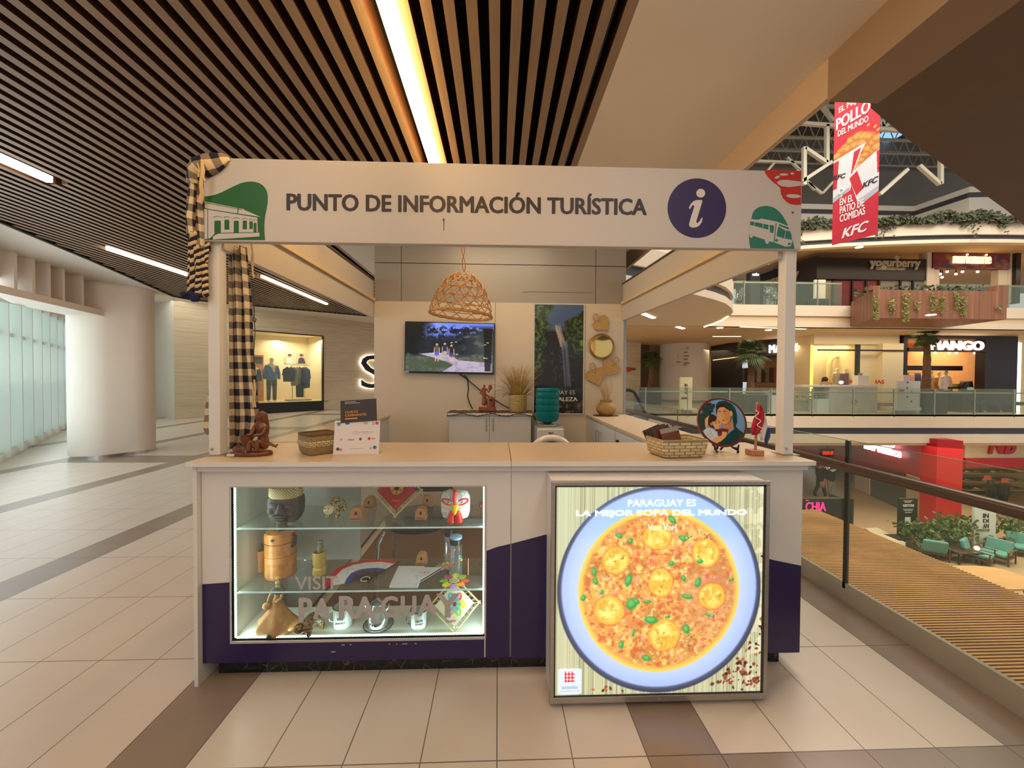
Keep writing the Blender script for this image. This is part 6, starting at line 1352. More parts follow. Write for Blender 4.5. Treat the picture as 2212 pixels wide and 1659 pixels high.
mb = MB(); mb.lathe([(r*.72, 0), (r*.78, .004), (r*.86, 90*k), (r, 150*k), (r*1.04, 172*k), (r*.92, 172*k), (r*.85, 60*k), (.001, 50*k)], p, 28); mb.build('body', LEA, t, smooth=True, angle=40)
mb = MB(); mb.tube([p+Vector((-.006+.028*cos(a), .0+.004*sin(a*2), 172*k+.028*sin(a))) for a in [pi*i/12 for i in range(13)]], .004, 8); mb.build('handle_strap', LEAD, t, smooth=True)
mb = MB(); mb.tube([p+Vector((.01, 0, 60*k)), p+Vector((.034, .0, 250*k))], .0035, 8); mb.build('drinking_straw', LEAD, t, smooth=True)
mb = MB(); mb.tube([p+Vector((-r, 0, 110*k)), p+Vector((-r-.008, -.003, 80*k)), p+Vector((-r-.012, 0, 100*k))], .003, 6); mb.build('lace_end', LEAD, t, smooth=True)
# mortar and pestle
p = c6(788, 785, S2); k = k6(p); r = 52*k; t = thing('wooden_mortar', 'small striped yellow wood mortar on the middle shelf', 'mortar', p)
mb = MB(); mb.lathe([(r*.95, 0), (r, 6*k), (r*.98, 48*k), (r*.80, 60*k), (r*.85, 72*k), (r*.95, 84*k), (r*.97, 178*k), (r*.9, 182*k), (r*.8, 176*k), (r*.7, 90*k), (.001, 86*k)], p, 30); mb.build('body', M('yellow_wood', (198, 172, 92), .35, var=.2, vscale=14, stretch=(6, 6, .5)), t, smooth=True, angle=35)
t2 = thing('pestle', 'grey-green pestle standing in the small wood mortar', 'pestle', p+Vector((0, 0, .03)))
q = p+Vector((.002, 0, 0)); mb = MB(); mb.tube([q+Vector((0, 0, 95*k)), q+Vector((.001, 0, 170*k)), q+Vector((.003, 0, 215*k)), q+Vector((.004, 0, 240*k)), q+Vector((.004, 0, 255*k)), q+Vector((.004, 0, 268*k))], [16*k, 20*k, 24*k, 14*k, 22*k, 14*k], 14); mb.build('rod', M('pestle_grey', (120, 128, 100), .4), t2, smooth=True)
# hand fan
piv = c6(1195, 838, S2+.004); arc = [c6(x, y, S2+.004) for x, y in ((822, 893), (868, 812), (935, 742), (1040, 698), (1170, 676), (1300, 671), (1440, 690))]
A2 = []
for a, b in zip(arc[:-1], arc[1:]): A2 += [a.lerp(b, f/7) for f in range(7)]
A2.append(arc[-1]); t = thing('hand_fan', 'open red white and blue folding fan lying on the middle shelf', 'hand fan', piv)
def band(nm, f0, f1, mat, zo, parent):
    rows = [[piv.lerp(a, f)+Vector((0, 0, zo+(.0016 if i % 2 else 0))) for i, a in enumerate(A2)] for f in (f0, (f0+f1)/2, f1)]; mb = MB(); mb.sheet(rows); return mb.build(nm, mat, parent, solid=.0008)
band('red_band', .84, 1.0, M('fan_red', (196, 36, 58), .7, var=.15), .001, t); band('white_lace_band', .56, .86, M('fan_white', (216, 214, 216), .8, var=.15, vscale=50), .002, t); band('blue_band', .42, .58, M('fan_blue', (52, 62, 156), .7), .001, t)
for i in range(2, len(A2)-1, 2): mb = MB(); d = (A2[i]-piv).normalized(); mb.bar(piv+Vector((0, 0, .002)), piv.lerp(A2[i], .46)+Vector((0, 0, .002)), .0042, .0012); mb.build('rib', BLACK, t)
mb = MB(); mb.bar(piv+Vector((0, 0, .005)), A2[-1]+Vector((0, 0, .005)), .006, .002); mb.build('guard_stick', BLACK, t)
mb = MB(); mb.tube([piv+Vector((-.022+.022*cos(a), .018+.022*sin(a)-.02, .008)) for a in [.2+5.2*i/20 for i in range(21)]], .0022, 6); mb.build('cord_loop', M('cord_white2', (214, 214, 210), .6), t, smooth=True)
mb = MB(); mb.tube([piv, piv+Vector((.0, -.012, .001)), piv+Vector((.002, -.03, .002))], .0022, 6); mb.build('tassel', BLACK, t, smooth=True)
# notebook
cs = [c6(x, y, S2+.002) for x, y in ((1352, 900), (1584, 900), (1640, 738), (1428, 738))]; t = thing('notebook', 'white notebook with elastic and coloured flower print on the middle shelf', 'notebook', cs[0])
mb = MB(); mb.prism([Vector((p.x, p.y, S2)) for p in cs], (0, 0, .014)); mb.build('cover', M('notebook_white', (226, 230, 234), .4), t, bevel=.002)
a, b, d_, c_ = cs; ux = (b-a); uz = (d_-a); o_ = Vector((a.x, a.y, S2+.0146)); cv = Canvas(90, 110, (226, 230, 234)); cr_ = [(206, 80, 110), (70, 150, 90), (230, 180, 60), (90, 100, 180), (220, 120, 60), (60, 130, 150)]
for i in range(34): an = RND.random()*6.28; q = .10+.18*RND.random(); cv.ell(.5+q*cos(an)*1.2, .45+q*sin(an)*.9, .02+.025*RND.random(), .010+.014*RND.random(), cr_[i % 6], .4, .95, an)
cv.put(np.clip((np.abs(cv.x-.5) < .13)*(np.abs(cv.y-.45) < .07), 0, 1).astype(float), (228, 232, 236)); cv.line([(.40, .43), (.60, .43)], .006, (90, 110, 90)); cv.line([(.42, .47), (.58, .47)], .004, (150, 150, 150))
W_ = ux.length; cv.build('flower_print', paint_mat('paper_print'), o_+ux*.12+uz*.08, ux/W_, (uz+Vector((0, 0, 0)))/uz.length, W_*.66, uz.length*.84, t)
mb = MB(); mb.bar(o_+ux*.90+Vector((0, 0, .0004)), o_+ux*.90+(uz)*1.0+Vector((0, 0, .0004)), .004, .0008); mb.build('elastic_band', M('elastic_white', (196, 202, 208), .5), t)
# bottles
def bottle(p, r, h, cap, capm, label, seed):
    t = thing('glass_bottle', label, 'bottle', p, 'glass bottles in the showcase'); mb = MB(); mb.lathe([(r*.95, 0), (r, .004), (r, h*.78), (r*.85, h*.81), (r*.84, h*.84)], p, 28); mb.build('glass_body', glass('bottle_glass', (220, 232, 232), .06), t, smooth=True, angle=40)
    mb = MB(); mb.lathe([(r*.95, h*.82), (r*.98, h*.93), (r*.9, h*.94)], p, 24); mb.build('collar', BLACK, t, smooth=True, angle=40); mb = MB(); mb.lathe([(r*.9, h*.935), (r*1.0, h*.945), (r*.98, h*.99), (r*.8, h*1.0)], p, 24); mb.build('cap', capm, t, smooth=True, angle=40)
    rr = random.Random(seed); cols = [(226, 60, 60), (240, 190, 40), (60, 170, 90), (70, 110, 210), (240, 130, 40)]
    for i in range(9):
        a = -pi/2+1.3*(rr.random()-.5)*2; z = h*(.14+.5*i/9); s_ = .009
        mb = MB(); q = p+Vector((r*1.005*cos(a), r*1.005*sin(a), z)); tn = Vector((-sin(a), cos(a), 0)); on = Vector((cos(a), sin(a), 0))*.0008; mb.prism([q-tn*s_, q+EZ*s_*.6, q+tn*s_*.7, q+tn*s_*1.2+EZ*s_*.5, q+tn*s_*1.2-EZ*s_*.5, q-EZ*s_*.6], on); mb.build('painted_fish', M('fish_%d' % cols[i % 5][1], cols[i % 5], .5), t)
p = c6(1892, 832, S2); p.y -= .0; bottle(p, 50*k6(p), 360*k6(p), 0, M('cap_blue', (140, 176, 208), .3), 'glass water bottle with pale blue cap, standing on the petal coaster', 4)
p = c6(1842, 735, S2); bottle(p, 46*k6(p), 325*k6(p), 0, BLACK, 'glass water bottle with black cap, behind the blue-capped one', 9)
def coaster(p, r, label):
    t = thing('petal_coaster', label, 'coaster', p, 'petal coasters in the showcase'); cols = [(226, 90, 50), (150, 200, 50), (240, 220, 60), (206, 90, 150), (110, 190, 60), (240, 200, 40), (180, 140, 210), (230, 150, 40)]
    mb = MB(); mb.lathe([(r*.45, 0), (r*.45, .003)], p, 24); mb.build('centre', M('coaster_green', (190, 190, 110), .7), t)
    for i in range(8):
        a = 2*pi*i/8; q = p+Vector((r*.68*cos(a), r*.68*sin(a), .001)); mb = MB(); n = 16; mb.prism([q+Vector((r*.34*cos(u)*cos(a)-r*.24*sin(u)*sin(a), r*.34*cos(u)*sin(a)+r*.24*sin(u)*cos(a), 0)) for u in [2*pi*j/n for j in range(n)]], (0, 0, .002)); mb.build('petal', M('petal_%d_%d' % cols[i][:2], cols[i], .7, var=.3, vscale=60), t)
p = c6(1880, 845, S2-.001); p.z = S2; coaster(p+Vector((0, 0, -.0)), 118*k6(p), 'bright petal coaster under the blue-capped bottle'); p = c6(1790, 725, S2); p.y += 0; coaster(p, 60*k6(p), 'bright petal coaster partly behind the black-capped bottle')
p = c6(1992, 800, S2); q = at(480+1992/3.749, 1030+660/3.749, Y=p.y+.02); mb = MB(); mb.tube([p+Vector((0, 0, .003)), q], .003, 8); tag(mb.build('copper_straw', M('copper', (206, 130, 90), .3, .6), None, smooth=True), 'thin copper drinking straw leaning beside the glass bottles', 'straw')

# clay dancer
CLY = M('dancer_clay', (176, 130, 74), .6, var=.18, vscale=30)
p = c6(422, 1265, S3); p.y += .03; k = k6(p); t = thing('dancer_figurine', 'tan clay dancer with spread skirt on the showcase floor', 'figurine', p)
n = 40
def sk(z, w, d, wav=0.0, ph=0): return [(p.x+k*w*cos(2*pi*i/n)*(1+wav*sin(5*2*pi*i/n+ph)), p.y+k*d*sin(2*pi*i/n)*(1+wav*cos(5*2*pi*i/n)), S3+k*z) for i in range(n)]
mb = MB(); mb.loft([sk(0, 150, 110, .06), sk(30, 160, 112, .10), sk(70, 150, 96, .12), sk(110, 112, 76, .10), sk(160, 70, 54, .05), sk(220, 42, 36), sk(270, 30, 26)]); mb.build('skirt', CLY, t, smooth=True, angle=70)
b = Vector((p.x, p.y, S3)); V = [b+Vector((a*k, c_*k, d_*k)) for a, c_, d_ in ((0, 0, 250), (-2, 0, 300), (0, 0, 335), (2, 0, 352), (4, -4, 395), (38, 0, 320), (44, -24, 270), (6, -40, 238), (-36, 0, 322), (-52, -18, 275), (-64, -26, 235))]
skin('woman', V, [(0, 1), (1, 2), (2, 3), (3, 4), (2, 5), (5, 6), (6, 7), (2, 8), (8, 9), (9, 10)], [r*k for r in (28, 22, 26, 11, 26, 13, 10, 9, 13, 10, 9)], M('dancer_skin', (206, 172, 104), .5), t)
mb = MB(); mb.loft([[(b.x+k*(w*cos(2*pi*i/20)), b.y+k*(w*.7*sin(2*pi*i/20))-.002, S3+k*(z+6*sin(4*pi*i/20))) for i in range(20)] for z, w in ((305, 58), (330, 50), (345, 30))]); mb.build('navy_ruffle', M('ruffle_navy', (42, 46, 70), .5), t, smooth=True)
mb = MB(); mb.ball(b+Vector((6*k, 4*k, 412*k)), (24*k, 22*k, 14*k), 12, 8); mb.build('hair_bun', M('bun_tan', (190, 156, 90), .6), t, smooth=True)
mb = MB(); mb.ball(b+Vector((-66*k, -30*k, 205*k)), (36*k, 24*k, 30*k), 12, 8); mb.build('held_skirt_fold', CLY, t, smooth=True)
mb = MB(); mb.ball(b+Vector((-4*k, -112*k, 14*k)), (22*k, 14*k, 14*k), 10, 6); mb.build('shoe', BLACK, t, smooth=True)
# mugs
ENA = M('enamel_white', (206, 222, 218), .18); ENR = M('enamel_rim', (40, 46, 54), .25); INK = M('ink_dark', (44, 54, 60), .5)
def mug(x, y, wpx, hpx, label, ink):
    p = c6(x, y, S3); k = k6(p); r = wpx/2*k; h = hpx*k; p.y += r; p.z = S3; t = thing('enamel_mug', label, 'mug', p, 'enamel mugs in the showcase')
    mb = MB(); mb.lathe([(r*.9, 0), (r*.96, .003), (r, h), (r*.95, h), (r*.9, .01), (.001, .008)], p, 32); mb.build('body', ENA, t, smooth=True, angle=40)
    mb = MB(); mb.tube([p+Vector((r*cos(2*pi*i/32), r*sin(2*pi*i/32), h)) for i in range(32)], .0026, 8, closed=True); mb.build('rim', ENR, t, smooth=True)
    mb = MB(); mb.tube([p+Vector((-r*.97, -.012, h*.84)), p+Vector((-r*1.30, -.016, h*.80)), p+Vector((-r*1.42, -.018, h*.55)), p+Vector((-r*1.25, -.016, h*.32)), p+Vector((-r*.95, -.012, h*.26))], .0038, 8); mb.build('handle', ENR if ink else ENA, t, smooth=True)
    lines = (('VIVA', .50, .62, .20), ('guaraní', .28, .42, .30)) if not ink else (('MATE!', .50, .62, .26), ('amigo', .32, .44, .30))
    mb = MB()
    for s_, z0, z1, hw in lines:
        v, f_ = text_mesh(s_, .03); mn, mx = v.min(0), v.max(0); out = []
        for q in v: a = -pi/2+.25*(1 if ink else .2)+((q[0]-mn[0])/(mx[0]-mn[0])-.5)*2*hw*1.8; rr = r*(.98)+.0006+.0006*(q[2]+.5); out.append(p+Vector((rr*cos(a), rr*sin(a), h*(z0+(z1-z0)*(q[1]-mn[1])/(mx[1]-mn[1])))))
        mb.add(out, f_)
    mb.build('printed_lettering', INK, t)
mug(948, 1250, 152, 165, 'white enamel mug with dark print beside the dark ceramic animal', 0); mug(1578, 1258, 130, 150, 'white enamel mug with dark rim and handle near the cream lace frame', 1)
# kettle on a saucer
p = c6(1240, 1262, S3); k = k6(p); p.y += .05; t = thing('enamel_saucer', 'grey enamel saucer with dark rim under the silver jug', 'saucer', p)
r = 118*k; mb = MB(); mb.lathe([(r*.55, 0), (r*.6, .002), (r*.95, .010), (r, .013), (r*.93, .013), (r*.55, .005), (.001, .005)], p, 40); mb.build('plate', M('enamel_grey', (150, 158, 156), .2), t, smooth=True, angle=50)
mb = MB(); mb.tube([p+Vector((r*cos(2*pi*i/40), r*sin(2*pi*i/40), .013)) for i in range(40)], .0024, 6, closed=True); mb.build('rim', ENR, t, smooth=True)
SIL = M('silver_enamel', (186, 192, 192), .15, .75); j = p+Vector((0, 0, .0055)); t = thing('silver_jug', 'shiny silver Paraguay jug with lid standing on the grey saucer', 'jug', j); r = 84*k
mb = MB(); mb.lathe([(r*.85, 0), (r*.95, .005), (r, 50*k), (r*.97, 85*k), (r*.72, 130*k), (r*.66, 160*k), (r*.66, 185*k), (r*.58, 186*k), (.001, 150*k)], j, 36); b = mb.build('body', SIL, t, smooth=True, angle=40)
mb = MB(); mb.lathe([(r*.68, 0), (r*.70, .004), (r*.4, .014), (r*.12, .018), (r*.12, .026), (.001, .028)], j+Vector((0, 0, 186*k)), 30); mb.build('lid', SIL, t, smooth=True, angle=40)
mb = MB(); mb.tube([j+Vector((-r*.66, 0, 165*k)), j+Vector((-r*1.05, 0, 200*k)), j+Vector((-r*1.25, 0, 170*k)), j+Vector((-r*1.1, 0, 110*k)), j+Vector((-r*.9, 0, 95*k))], .004, 8); mb.build('handle', CHROME, t, smooth=True)
mb = MB(); mb.tube([j+Vector((r*.6, 0, 120*k)), j+Vector((r*.95, 0, 150*k)), j+Vector((r*1.05, 0, 175*k))], [.009, .006, .005], 8); mb.build('spout', SIL, t, smooth=True)
mb = MB(); v, f_ = text_mesh('Paraguay', .03); mn, mx = v.min(0), v.max(0); out = []
for q in v: a = -pi/2+((q[0]-mn[0])/(mx[0]-mn[0])-.5)*1.25; rr = r*1.0+.0006+.0006*(q[2]+.5); out.append(j+Vector((rr*cos(a), rr*sin(a), k*(26+34*(q[1]-mn[1])/(mx[1]-mn[1])+10*(q[0]-mn[0])/(mx[0]-mn[0])))))
mb.add(out, f_); mb.build('printed_lettering', BLACK, t)
LZ0 = -4.6
# ================ OWN RAILING
RX = 2.30
t = thing('glass_railing', 'near glass railing with dark round handrail beside the kiosk', 'railing', (RX, 5, 0))
SKM = M('skirt_steel', (178, 168, 150), .32, .35, var=.12, vscale=3)
mb = MB(); mb.box(RX+.012, RX+.034, -4, 15.5, -.95, .115); mb.box(RX-.012, RX+.012, -4, 15.5, 0, .13); mb.build('steel_skirt', SKM, t)
ys = [-2.36, .05, 2.465, 4.88, 7.3, 9.7, 12.1, 14.5]
GL2 = glass('rail_glass', (170, 190, 150), .045)
for a, b in zip(ys[:-1], ys[1:]):
    mb = MB(); mb.box(RX-.006, RX+.006, a+.012, b-.012, .10, 1.07); p = mb.build('glass_panel', GL2, t)
    mb = MB(); mb.box(RX-.0062, RX+.0062, a+.012, b-.012, 1.068, 1.071); mb.box(RX-.0062, RX+.0062, a+.011, a+.013, .1, 1.07); mb.build('glass_edge', M('glass_edge_green', (96, 110, 70), .2), p)
for i, y in enumerate(ys):
    mb = MB()
    if i == 3: mb.tube([(RX-.05, y, 0), (RX-.05, y, .93)], .03, 12)
    else: mb.box(RX-.012, RX+.010, y-.010, y+.010, .09, 1.065)
    mb.build('post', ALU if i == 3 else M('post_bronze', (52, 46, 34), .3, .5), t, smooth=i == 3)
    mb = MB(); mb.tube([(RX, y+.10, .86), (RX-.05, y+.10, .86), (RX-.06, y+.10, .89)], .010, 8); mb.lathe([(.022, 0), (.022, .012)], (RX-.018, y+.10, .86), 14, axis='X'); mb.build('bracket', CHROME, t, smooth=True)
mb = MB(); mb.tube([(RX-.062, -4, .905), (RX-.062, 15.4, .905)], .031, 16); mb.build('handrail', M('handrail_bronze', (88, 68, 54), .28, .35, var=.15, vscale=4, stretch=(1, .1, 1)), t, smooth=True)

# =================================================================== GALLERIES ACROSS THE VOID
def bx(p0, p1, Y, d):
    a, b = at(*p0, Y=Y), at(*p1, Y=Y); z0 = min(a.z, b.z); z0 = 0.0 if abs(z0) < .2 and max(a.z, b.z) > .3 else z0; return (min(a.x, b.x), max(a.x, b.x), Y, Y+d, z0, max(a.z, b.z))
def pbox(name, p0, p1, Y, d, mat, parent=None, bevel=0): mb = MB(); mb.box(*bx(p0, p1, Y, d)); return mb.build(name, mat, parent, bevel=bevel)
NG = [18]
def trim(mb, mat): NG[0] += 1; return struct(mb.build('trim_%d' % NG[0], mat))
def curveY(x, k=.018): return 15.0+(k*(21-x)**2 if x < 21 else 0)
def fascia(xs, f, z0, z1, rec, mat, back=.3):
    mb = MB(); pts = [(x, f(x)+rec) for x in xs]; mb.plan(pts+[(x, y+back) for x, y in pts[::-1]], z0, z1); return trim(mb, mat)
XS0 = [2.3, 34]; F0 = lambda x: 15.6
for z0, z1, rec, mat in ((-.545, 0.0, 0, CREAM), (-.815, -.545, .12, DARKBAND), (-1.18, -.815, 0, CREAM)): fascia(XS0, F0, z0, z1, rec, mat)
XS2 = [8.4, 34]
for z0, z1, rec, mat in ((4.06, 4.50, 0, CREAM), (3.80, 4.06, .10, DARKBAND), (3.60, 3.80, 0, CREAM)): fascia(XS2, F0, z0, z1, rec, mat)
XS3 = [6+i*1.2 for i in range(24)]
for z0, z1, rec, mat in ((7.33, 7.85, 0, CREAM), (7.14, 7.33, .10, DARKBAND), (7.0, 7.14, 0, CREAM)): fascia(XS3, curveY, z0, z1, rec, mat)
TAN = M('soffit_tan', (214, 186, 148), .7)
mb = MB(); mb.box(-2, 40, 15.7, 30, -1.3, -1.18); struct(mb.build('ceiling_lower_gallery', TAN))
mb = MB(); mb.box(2.2, 40, 15.65, 30, 3.60, 4.49); struct(mb.build('ceiling_gallery', TAN))
mb = MB(); pts = [(x, curveY(x)+.05) for x in XS3]; mb.plan(pts+[(34, 26), (6, 26)], 7.75, 7.84); struct(mb.build('ceiling_upper_gallery', M('soffit_tan2', (196, 168, 128), .7)))
# rounded balcony
RB = [(2.2, 8.0), (2.8, 8.1), (3.7, 8.5), (4.67, 9.1), (5.4, 9.6), (6.0, 10.1), (6.55, 10.75), (7.0, 11.4), (7.32, 12.1), (7.6, 12.9), (7.8, 13.8), (7.9, 14.6)]; RB = [(x*1.075 if x > 4 else x, y*1.075) for x, y in RB]
for z0, z1, off, mat in ((4.06, 4.50, 0, CREAM), (3.80, 4.06, .10, DARKBAND), (3.60, 3.80, 0, CREAM)):
    mb = MB(); mb.plan([(x-off*(x > 4), y+off*(x < 7)) for x, y in RB]+[(2.2, 15.7)], z0, z1); trim(mb, mat)
t = thing('led_cove_strip', 'curved glowing strip under the round balcony edge', 'strip light', (7.5, 13, 3.59))
mb = MB(); mb.tube([(x-.06, y, 3.585) for x, y in RB[8:]], .03, 6); mb.build('diffuser', M('cove_glow', (255, 226, 170), .5, emit=3), t)
for px0, px1, Y_, lab in (((1388, 677), (1412, 687), 13.5, 'short bright ceiling strip under the round balcony, nearest the kiosk beam'), ((1463, 706), (1476, 710), 16.2, 'short bright ceiling strip at the top of the big white column')):
    a, b = at(*px0, Z=3.59), at(*px1, Z=3.59); t = thing('strip_light', lab, 'strip light', a, 'balcony strip lights'); mb = MB(); mb.bar(a, b, .14, .03); mb.build('diffuser', M('cove_glow2', (255, 240, 224), .5, emit=8), t)
# upper gallery back wall and the wall of the roof
mb = MB(); mb.box(2, 40, 25.5, 25.8, 7.5, 17.5); struct(mb.build('wall_roof', M('roof_wall_grey', (138, 130, 118), .8, var=.06, vscale=.6)))
mb = MB(); mb.box(-6, 44, 6, 26, 17.5, 17.7); struct(mb.build('ceiling_roof', M('roof_grey', (104, 98, 88), .8, var=.1, vscale=.5)))
UP = [at(1560, 425, Y=22.0), at(1975, 428, Y=22.0), at(2095, 381, Y=19.66), at(2200, 384, Y=19.4), at(2400, 384, Y=19.4)]; UP = [(p.x, p.y) for p in UP]
GW = M('upper_white', (196, 190, 178), .7)
for z0, z1, rec, mat in ((11.29, 11.58, 0, GW), (11.02, 11.29, .08, DARKBAND), (8.6, 11.02, 0, GW)):
    mb = MB(); mb.plan([(x, y+rec) for x, y in UP]+[(UP[-1][0], 24), (UP[0][0], 24)], z0, z1); trim(mb, mat)
# roof steel
STEEL = M('roof_steel', (190, 182, 162), .6)
for k_, y in enumerate([12.5, 14.0, 15.4, 16.8, 18.2, 19.6, 21.0, 22.3, 23.6, 24.9]):
    t = thing('roof_joist', 'white lattice roof joist, %s from the grey end wall' % ('tenth', 'ninth', 'eighth', 'seventh', 'sixth', 'fifth', 'fourth', 'third', 'second', 'first')[k_], 'roof beam', (16, y, 15.5), 'lattice roof joists')
    mb = MB(); mb.bar((4, y, 15.5), (36, y, 15.5), .09, .09); mb.build('bottom_chord', STEEL, t); mb = MB(); mb.bar((4, y, 16.4), (36, y, 16.4), .09, .09); mb.build('top_chord', STEEL, t)
    mb = MB()
    for i in range(40): x = 4+i*.8; mb.bar((x, y, 15.5), (x+.4, y, 16.4), .04); mb.bar((x+.4, y, 16.4), (x+.8, y, 15.5), .04)
    mb.build('lattice_web', STEEL, t)
def ptruss(label, Y, segs, w=.16):
    t = thing('roof_truss', label, 'roof truss', at(segs[0][0], segs[0][1], Y=Y))
    for a, b, c_, d in segs: mb = MB(); mb.bar(at(a, b, Y=Y), at(c_, d, Y=Y), w); mb.build('member', STEEL, t)
ptruss('heavy white roof truss crossing behind the red hanging banner', 18.0, [(1690, 263, 1800, 272), (1800, 272, 2025, 288), (1770, 222, 1800, 262), (1737, 318, 1737, 400), (1786, 270, 1786, 352), (1906, 205, 1906, 275), (1960, 243, 1908, 275), (1890, 248, 1906, 275), (1738, 320, 1786, 352), (1732, 392, 1796, 350), (2032, 334, 2032, 398), (2036, 338, 2100, 372), (2098, 345, 2098, 378), (1985, 358, 2030, 398), (1900, 420, 1960, 366)], .15)
ptruss('thin white roof truss seen over the sign corner with the red lips', 20.0, [(1560, 345, 1740, 352), (1700, 340, 1728, 368), (1655, 372, 1672, 352), (1745, 395, 1775, 418), (1776, 418, 1800, 392), (1722, 366, 1760, 410)], .11)
t = thing('skylight', 'bright blue roof skylight beside the red hanging banner', 'skylight', at(1920, 296, Z=17.4))
cs = [at(x, y, Z=17.42) for x, y in ((1886, 304), (1920, 308), (1956, 288), (1908, 284))]; SKY = M('skylight_blue', (140, 190, 255), .4, emit=1.3)
for i in range(4): a0, a1 = cs[0].lerp(cs[1], i/4+.02), cs[0].lerp(cs[1], (i+1)/4-.02); b0, b1 = cs[3].lerp(cs[2], i/4+.02), cs[3].lerp(cs[2], (i+1)/4-.02); mb = MB(); mb.prism([a0, a1, b1, b0], (0, 0, .03)); mb.build('pane', SKY, t)

# railings across
def far_rail(name, label, X0, X1, Y, z, step=1.75, top=1.10, bow=None):
    t = thing(name, label, 'railing', ((X0+X1)/2, Y, z)); x = X0; G3 = glass('far_rail_glass', (190, 208, 180), .07); ST_ = M('rail_steel', (176, 170, 150), .3, .6)
    while x < X1-.1:
        e = min(x+step, X1); mb = MB(); mb.box(x+.02, e-.02, Y, Y+.014, z-.14, z+top); mb.build('glass_panel', G3, t); mb = MB(); mb.box(x-.016, x+.016, Y-.02, Y+.03, z-.10, z+top-.02); mb.build('post', ST_, t); x = e
    mb = MB(); mb.tube([(X0, Y+.06, z+.92), (X1, Y+.06, z+.92)], .028, 8); mb.build('handrail', ST_, t, smooth=True)
    return t
far_rail('glass_railing', 'long glass railing along the opposite gallery in front of the fashion shops', 2.5, 30, 15.62, 0.0)
far_rail('glass_railing', 'glass railing on the upper gallery below the black yogurt sign', 8.5, 14.2, 15.64, 4.50, 1.55, .98)
far_rail('glass_railing', 'glass railing on the upper gallery past the wooden planter', 18.3, 30, 15.64, 4.50, 1.55, .98)

# =================================================================== SAME-LEVEL SHOPS
FYS = 18.3
CRW = M('shop_cream', (232, 212, 166), .7); BLK2 = M('shop_black', (34, 27, 23), .45)
# stone wall and dark recess at the end, big column
mb = MB(); mb.box(*bx((1330, 733), (1383, 868), 23.0, .4)); struct(mb.build('wall_stone_end', TRAV))
mb = MB(); mb.box(4, 16, 26.0, 26.2, 0, 3.60); struct(mb.build('wall_far_end', M('far_end_tan', (196, 166, 122), .7)))
mb = MB(); mb.box(*bx((1383, 735), (1402, 862), 24.6, .3)); struct(mb.build('wall_recess', M('recess_brown', (84, 64, 46), .6)))
ca2 = at(1484, 868, Z=0); cx, cy = ca2.x, ca2.y
mb = MB(); r = 51*cy/840; mb.lathe([(r, .14), (r, 3.60)], (cx, cy+.5, 0), 40); struct(mb.build('column_2', WHITE2, smooth=True)); mb = MB(); mb.lathe([(r*1.005, 0), (r*1.005, .14)], (cx, cy+.5, 0), 40); struct(mb.build('baseboard_round', M('base_brown', (132, 112, 88), .5)))
t = thing('wayfinding_print', 'grey direction arrows with small lines on the big white column', 'sign', (cx, cy-r+.5, 2)); yy = cy+.5-r-.002
GRY = M('print_grey', (120, 104, 92), .6)
def arrow(c, s, dr):
    mb = MB(); mb.bar(c-EX*s*dr, c+EX*s*dr, .035, .01) ; mb.bar(c+EX*s*dr, c+EX*s*.3*dr+EZ*s*.6, .035, .01); mb.bar(c+EX*s*dr, c+EX*s*.3*dr-EZ*s*.6, .035, .01); return mb.build('arrow', GRY, t)
arrow(at(1483, 752, Y=yy), .12, 1); arrow(at(1467, 771, Y=yy), .12, -1)
for x0, x1, y in ((1477, 1486, 761), (1477, 1488, 769), (1477, 1486, 776), (1477, 1490, 784), (1477, 1484, 788), (1461, 1470, 782)):
    pbox('print_line', (x0, y-1.1), (x1, y+1.1), yy, .004, GRY, t)
t = thing('wall_signs', 'red hose sign and brown plate on the far stone wall', 'sign', at(1360, 798, Y=22.98)); t.name = 'safety_sign'
pbox('red_plate', (1354, 793), (1362, 803), 22.97, .02, M('sign_red', (206, 54, 44), .5), t); pbox('brown_plate', (1363, 794.5), (1373, 799.5), 22.97, .02, M('sign_brown', (110, 84, 56), .5), t)
# dark fashion shop, its front running away from us
D0 = at(1538, 872, Y=24.0); D1 = Vector((at(1752, 880, Y=18.6).x, 18.6, 0)); D0 = Vector((D0.x, 24.0, 0)); DD = (D1-D0).normalized(); DN = Vector((DD.y, -DD.x, 0))
def dwall(px, py, off=0.0):
    d = at(px, py, Y=10.0)-Vector((0, 0, CAM_H)); o = D0+DN*off; det = d.x*(-DD.y)+DD.x*d.y; k_ = (o.x*(-DD.y)+DD.x*o.y)/det; return Vector((0, 0, CAM_H))+d*k_
def dquad(mb, pts, th=.05, off=0.0): P_ = [dwall(x, y, off) for x, y in pts]; return mb.prism(P_, -DN*th)
mb = MB(); dquad(mb, [(1536, 748), (1602, 762), (1602, 905), (1536, 905)]); dquad(mb, [(1536, 748), (1752, 712), (1752, 728), (1640, 748), (1602, 762), (1602, 766)]); struct(mb.build('wall_dark_shop', BLK2))
mb = MB(); dquad(mb, [(1602, 752), (1752, 722), (1752, 757), (1602, 777)], .04, .02); trim(mb, M('dark_glass_header', (62, 50, 40), .15))
mb = MB(); b0, b1 = D0-DN*3.2, D1-DN*3.2; mb.prism([b0, b1, b1-DN*.1, b0-DN*.1], (0, 0, 3.60)); struct(mb.build('wall_dark_shop_inside', M('inside_tan', (172, 142, 104), .7)))
mb = MB(); dquad(mb, [(1602, 776), (1755, 757), (1755, 760), (1602, 780)], .06, .04); trim(mb, BLACK)
t = thing('shop_sign', 'glowing white MANGO sign on the dark glass shop front crossed by the kiosk post', 'sign', dwall(1690, 752, .1))
